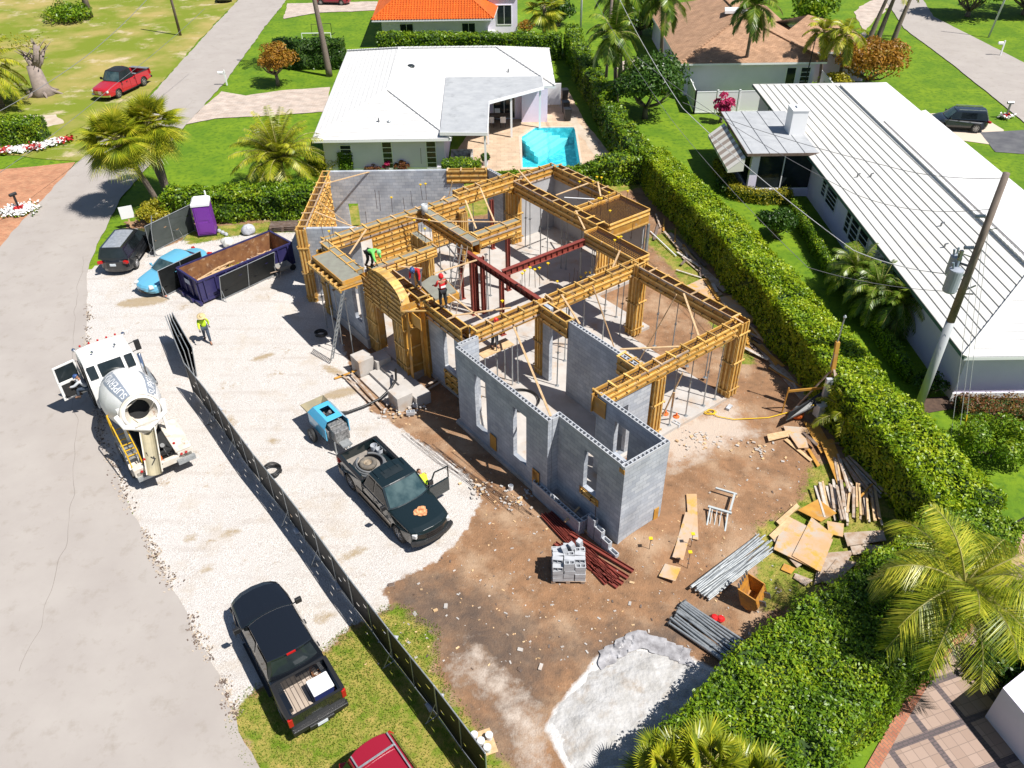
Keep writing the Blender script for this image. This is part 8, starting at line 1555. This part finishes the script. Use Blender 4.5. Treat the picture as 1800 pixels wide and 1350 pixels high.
# dark soil washed along the road edge
e=wob(P2([(415,1250),(330,1090),(250,930),(170,760),(150,600),(152,490)]),.15,.3,4)[:-60]; b=MB(); g=random.Random(12)
for i in range(1500):
    f_=g.random()**1.3*(len(e)*.62); k=int(f_); x,y=e[min(k,len(e)-1)]; s=g.uniform(.015,.05)
    if lump(np.array([[x,y,0]]),3,1.4)[0]<-.1: continue
    b.xbox(Matrix.Translation((x+g.gauss(.05,.13),y+g.gauss(0,.13),.022))@Matrix.Rotation(g.uniform(0,3),4,'Z'),s*1.7,s,s*.5,g.randrange(2))
tag(b.build('edge_soil',[m_darkwood,m_soil]),'dark crumbs of soil along the edge of the road and the gravel',kind='stuff')
b=MB()
for q in ([(40,1180),(75,1080),(112,960),(128,850),(135,740),(128,640),(131,540),(150,450)],[(215,330),(262,268),(300,218),(340,175)]):
    w_=wob(P2(q),.16,.12,len(q)); w_=w_[:int(len(w_)*.5)]
    for (x0,y0),(x1,y1) in zip(w_,w_[1:]): b.bar((x0,y0,.0165),(x1,y1,.0165),.006+.010*abs(math.sin(x0*3)),.004)
tag(b.build('road_crack',mat('crack',(.20,.18,.16),rough=.95)),kind='structure')
# litter: one loose scatter of scraps and stones
b=MB(); g=random.Random(33); k=0
for i in range(900):
    px=g.uniform(640,1420); py=g.uniform(700,1180)
    p=G(px,py,0)
    if not pip(np.array([p.x]),np.array([p.y]),lot)[0] or pip(np.array([p.x]),np.array([p.y]),gravel)[0]: continue
    aa=.6*p.x-.8*p.y; bb_=.8*p.x+.6*p.y
    if -13.8<aa<9.7 and .2<bb_<13.3: continue
    s=g.uniform(.02,.06)*(2 if g.random()<.06 else 1); b.xbox(Matrix.Translation((p.x,p.y,float(lot_z(np.array(p.x),np.array(p.y)))+s*.2))@Matrix.Rotation(g.uniform(0,3),4,'Z')@Matrix.Rotation(g.uniform(-.6,.6),4,'X'),s*g.uniform(1,2.5),s,s*.6,0 if g.random()<.5 else (1 if g.random()<.6 else 2))
for (px,py,n,sp) in ((700,720,40,.5),(722,715,30,.4),(1225,775,60,.6),(1330,790,30,.4),(845,858,40,.3),(905,880,50,.4)):
    for i in range(n): p=V2(px,py)+Vector((g.gauss(0,sp),g.gauss(0,sp),.02)); s=g.uniform(.03,.1); b.xbox(Matrix.Translation(p)@Matrix.Rotation(g.uniform(0,3),4,'Z'),s*1.6,s,s*.6,g.choice((0,0,1)))
tag(b.build('litter',[m_conc,m_pale,m_darkwood]),'small stones, chips and scraps scattered over the bare earth',kind='stuff')
# ================================================================ people
m_skin=mat('skin',(.36,.18,.11),rough=.6); m_jean=mat('dark_jeans',(.035,.05,.08),(.05,.07,.10),sc=8,rough=.85); m_blackcl=mat('black_cloth',(.015,.015,.018),rough=.85); m_hivis=mat('hi_vis_yellow',(.50,.72,.02),rough=.7); m_hivg=mat('hi_vis_green',(.16,.62,.12),rough=.7); m_redcl=mat('red_cloth',(.55,.008,.012),rough=.75); m_glove=mat('glove',(.02,.02,.02),rough=.8); m_boot=mat('boot',(.07,.045,.03),rough=.8); m_hair=mat('hair',(.02,.013,.01),rough=.8)
def skinmesh(name,m,pts,edges,rad,parent,root=0,lv=2,mlist=None):
    me=bpy.data.meshes.new(name); me.from_pydata(pts,edges,[]); me.materials.append(m); o=bpy.data.objects.new(name,me); COL.objects.link(o); o.parent=parent
    s=o.modifiers.new('skin','SKIN'); s.use_smooth_shade=True; s.branch_smoothing=.6
    for i,v in enumerate(me.skin_vertices[0].data): r=rad[i]; v.radius=r if isinstance(r,tuple) else (r,r); v.use_root=(i==root)
    u=o.modifiers.new('sub','SUBSURF'); u.levels=lv; u.render_levels=lv; return o
def person(label,loc,rz,top,legs,J,helmet=None,hood=False,hat=False,hold=None,vest=None,scale=1.,legs_on=True):
    """J: joint positions; pelvis at J['pel'].  Body first, clothes over it, hands with five fingers."""
    t=thing('person',label,'person',loc,rz); t.scale=(scale,)*3; V=lambda k:Vector(J[k]); pel,chest,neck,head=V('pel'),V('chest'),V('neck'),V('head'); names=['pel','belly','chest','neck','head0']; pts=[pel,pel.lerp(chest,.5),chest,neck,head]
    rad=[(.11,.09),(.10,.08),(.11,.075),.05,.055]; ed=[(0,1),(1,2),(2,3),(3,4)]
    def add(par,ks,rs):
        i=par
        for k,r in zip(ks,rs): pts.append(V(k)); rad.append(r); ed.append((i,len(pts)-1)); i=len(pts)-1
    add(2,('shL','elL','wrL'),(.05,.04,.030)); add(2,('shR','elR','wrR'),(.05,.04,.030))
    add(0,('hpL','knL','anL','toL'),(.09,.062,.042,.036)); add(0,('hpR','knR','anR','toR'),(.09,.062,.042,.036))
    body=skinmesh('body',m_skin,[tuple(p) for p in pts],ed,rad,t)
    # clothes
    tp=[pel+Vector((0,0,.0)),pel.lerp(chest,.5),chest,neck.lerp(chest,.35)]; tr=[(.165,.135),(.165,.13),(.19,.135),(.09,.085)]; te=[(0,1),(1,2),(2,3)]
    for s in 'LR': 
        k=len(tp); tp+=[V('sh'+s),V('el'+s),V('wr'+s).lerp(V('el'+s),.12)]; tr+=[.085,.065,.048]; te+=[(2,k),(k,k+1),(k+1,k+2)]
    skinmesh('top',top,[tuple(p) for p in tp],te,tr,t)
    lp=[pel]; lr=[(.16,.13)]; le=[]
    for s in 'LR': k=len(lp); lp+=[V('hp'+s),V('kn'+s),V('an'+s)+(V('kn'+s)-V('an'+s))*.1]; lr+=[.112,.082,.066]; le+=[(0,k),(k,k+1),(k+1,k+2)]
    skinmesh('trousers',legs,[tuple(p) for p in lp],le,lr,t)
    for s in 'LR':
        a=V('an'+s); to_=V('to'+s); b=MB(); d=(to_-a); d.z=0; d=d.normalized() if d.length>.01 else Vector((1,0,0)); n=Vector((-d.y,d.x,0)); z0=a.z-.075
        rings=[]
        for x,w_,h_ in ((-.09,.038,.10),(-.02,.046,.13),(.05,.048,.09),(.12,.05,.065),(.18,.036,.045)):
            c=a+d*x; rings.append([Vector((c.x,c.y,z0))+n*w_,Vector((c.x,c.y,z0+h_*.7))+n*w_*.9,Vector((c.x,c.y,z0+h_)),Vector((c.x,c.y,z0+h_*.7))-n*w_*.9,Vector((c.x,c.y,z0))-n*w_])
        b.loft(rings); b.build('boot',m_boot,t,smooth=True)
        w=V('wr'+s); e=V('el'+s); d=(w-e).normalized(); k_=1 if s=='L' else -1; n=d.cross(Vector((0,0,1))); n=n.normalized() if n.length>.1 else Vector((0,1,0)); u=n.cross(d)
        hp=[w,w+d*.05,w+d*.09]; hr=[.028,(.042,.022),(.045,.02)]; he=[(0,1),(1,2)]
        for q,(o,L_) in enumerate(((-.033,.065),(-.011,.078),(.011,.072),(.033,.056))):
            base=w+d*.09+n*o; i=len(hp); hp+=[base,base+d*L_*.5-u*.012,base+d*L_*.8-u*.04]; hr+=[.010,.0095,.008]; he+=[(2,i),(i,i+1),(i+1,i+2)]
        i=len(hp); hp+=[w+d*.03+n*k_*-.04-u*.01,w+d*.065+n*k_*-.06-u*.03]; hr+=[.012,.009]; he+=[(1,i),(i,i+1)]
        skinmesh('hand',m_glove,[tuple(p) for p in hp],he,hr,t,lv=1)
    # head: skull, face, ears
    hd=(head-neck).normalized(); fw=Vector(J.get('face',(1,0,0))); fw=(fw-hd*fw.dot(hd)).normalized(); sdv=hd.cross(fw); M=Matrix((( fw.x,sdv.x,hd.x,0),(fw.y,sdv.y,hd.y,0),(fw.z,sdv.z,hd.z,0),(0,0,0,1))); M.translation=head+hd*.06
    bm=bmesh.new(); bmesh.ops.create_uvsphere(bm,u_segments=20,v_segments=14,radius=1)
    for v in bm.verts:
        x,y,z=v.co; X=x*.098;Y=y*.076;Z=z*.118
        if x>0: X-=.012*abs(z)*x; X+=.022*math.exp(-((y/.16)**2+((z+.12)/.22)**2)); X-=.010*(math.exp(-(((abs(y)-.38)/.16)**2+((z-.08)/.12)**2))); X+=.006*math.exp(-((y/.3)**2+((z+.5)/.07)**2))
        if z<-.3: Y*=.86+.2*(z+1)*.3; 
        v.co=Vector((X,Y,Z))
    me=bpy.data.meshes.new('head'); bm.to_mesh(me); bm.free(); me.materials.append(m_skin); me.polygons.foreach_set('use_smooth',[True]*len(me.polygons)); me.transform(M); ho=bpy.data.objects.new('head',me); COL.objects.link(ho); ho.parent=t
    for s in (-1,1):
        b=MB(); b.xbox(M@Matrix.Translation((-.005,s*.078,-.005)),.03,.014,.05); b.build('ear',m_skin,ho); b=MB(); b.xbox(M@Matrix.Translation((.083,s*.03,.012)),.012,.026,.012); b.build('eye',m_dark,ho)
    b=MB(); b.xbox(M@Matrix.Translation((.088,0,-.055)),.012,.045,.010); b.build('mouth',mat('lip',(.2,.06,.05),rough=.6),ho)
    def dome(name,m,r,zc,zmin,brim=0,full=0,peak=0):
        b=MB(); rings=[]
        for i in range(9):
            f=i/8; z=zmin+(1-zmin)*f; q=math.sqrt(max(0,1-z*z)); rings.append([M@Vector((r*1.08*q*math.cos(a),r*.92*q*math.sin(a),zc+r*1.12*z)) for a in np.linspace(0,2*PI,21)[:-1]])
        b.loft(rings,caps=True)
        if brim: b.loft([[M@Vector((R_*1.08*math.cos(a),R_*math.sin(a),zc+r*1.12*zmin+h_)) for a in np.linspace(0,2*PI,21)[:-1]] for R_,h_ in ((r*.9,.0),(r+brim,-.004),(r+brim,.006),(r*.9,.012))])
        if peak: b.loft([[M@Vector((r*.7,y*r,zc+r*1.12*zmin)),M@Vector((r+peak*(1-.4*y*y),y*r*.8,zc+r*1.12*zmin-.012)),M@Vector((r*.7,y*r,zc+r*1.12*zmin+.015))] for y in (-1,-.5,0,.5,1)])
        return b.build(name,m,t,smooth=True)
    dome('hair',m_hair,.101,.005,.05)
    if helmet: dome('hard_hat',helmet,.128,.01,.12,brim=.018,peak=.05)
    if hat: dome('sun_hat',hat,.115,.02,.15,brim=.11)
    if hood:
        dome('hood',hood,.13,-.0,-.75); b=MB(); b.xbox(M@Matrix.Translation((.112,0,-.01)),.02,.10,.13); b.build('face_opening',m_dark,t)
    if vest:
        b=MB(); c=pel.lerp(chest,.62); b.xbox(Matrix.Translation(c+Vector((-.155,0,.0))),.012,.24,.10); b.build('back_print',vest,t)
    return t
def stand(lean=0.,stride=0.,armL=(.15,0),armR=(.15,0),bend=0.,face=(1,0,0)):
    """upright pose; lean pitches the trunk forward about the hips, bend flexes the knees"""
    hz=.93-.12*bend; P={'pel':(0,0,hz)}
    def tr(x,y,z): c,s=math.cos(lean),math.sin(lean); return (x*c+(z-hz)*s,y,hz+(z-hz)*c-x*s)
    z=hz; P['chest']=tr(0,0,z+.38); P['neck']=tr(0,0,z+.55); P['head']=tr(.02,0,z+.63)
    for s,k in (('L',1),('R',-1)):
        a=armL if s=='L' else armR; sh=Vector(tr(0,k*.185,z+.48)); P['sh'+s]=tuple(sh); 
        el=sh+Vector((math.sin(a[0])*.28,k*.07+k*a[2]*.2 if len(a)>2 else k*.07,-math.cos(a[0])*.28)); P['el'+s]=tuple(el); w=el+Vector((math.sin(a[0]+a[1])*.25,0,-math.cos(a[0]+a[1])*.25)); P['wr'+s]=tuple(w)
        P['hp'+s]=(0,k*.09,hz-.03); f=stride*k; P['kn'+s]=(f*.24+.13*bend+.03,k*.10,.49-.03*bend); P['an'+s]=(f*.42-.02,k*.11,.085+(.04 if f<0 else 0)); P['to'+s]=(f*.42+.16,k*.13,.03)
    P['face']=face; return P
f_=V2(366,600); person('person in a hi-vis yellow top, sun hat and dark jeans walking over the gravel',f_,R(-65),m_hivis,m_jean,stand(.08,.75,(-.5,.5),(.6,.4)),hat=mat('straw_hat',(.55,.42,.22),rough=.8))
p=AB(*ab(650,468,T),T); person('person in bright green bending low on the wall top behind the arch',(p.x,p.y,T),R(-30),m_hivg,m_blackcl,stand(1.35,.25,(.15,.1),(.35,.1),.5,(.6,0,-.8)),helmet=mat('hat_green',(.2,.6,.2),rough=.4))
p=AB(*ab(738,505,T),T); person('person in red with a blue cap bending over the entrance form',(p.x,p.y,T+.03),R(-110),m_redcl,mat('grey_trousers',(.11,.10,.11),rough=.85),stand(1.0,.3,(.1,.3),(-.1,.5),.25,(.7,0,-.7)),helmet=mat('hat_blue',(.03,.07,.2),rough=.5))
p=AB(*ab(780,541,T),T); person('person in a red hooded top and black trousers standing on the entrance beam',(p.x,p.y,T+.03),R(118),m_redcl,m_blackcl,stand(.06,.22,(.35,.9),(.3,.7)),hood=m_redcl,vest=m_white)
p=AB(*ab(868,560,T),SL+2.65); 
pp_=AB(-1.75,3.4,0); p=G(868,560,T-.15); a_,c_=.6*p.x-.8*p.y,.8*p.x+.6*p.y
sc=thing('trestle_platform','trestle platform behind the long beam carrying the red helmeted person','platform',(p.x,p.y,SL),R(37)); b=MB(); b.box(-.9,.9,-.35,.35,2.38,2.42); b.build('deck',m_pale,sc); b=MB()
for sx in (-.8,.8):
    for sy in (-.3,.3): b.bar((sx,sy,0),(sx,sy,2.38),.05,.05)
b.build('legs',m_galv,sc)
person('person with a red helmet mostly hidden behind the long timber beam',(p.x,p.y,SL+2.42),R(-50),m_blackcl,m_jean,stand(.1,.1),helmet=mat('hat_red',(.6,.012,.01),rough=.4))
J=stand(.45,0,(.9,.5),(.7,.9)); 
for s in 'LR': k=1 if s=='L' else -1; J['kn'+s]=(.42,k*.12,.9); J['an'+s]=(.5,k*.12,.5); J['to'+s]=(.66,k*.13,.45)
q=inpt(mx_,2.25,1.22,.68); person('driver in a light shirt and blue cap leaning out of the mixer truck door',q,R(126.9+60),mat('light_shirt',(.5,.52,.55),rough=.8),m_jean,J,helmet=MC['hat_blue'])
q=inpt(sv,.75,1.15,.1); person('person in hi-vis green crouching behind the open door of the dark green pickup',q,R(-51+180),m_hivis,m_jean,stand(.9,.2,(.6,.5),(.6,.5),.9,(.8,0,-.6)))
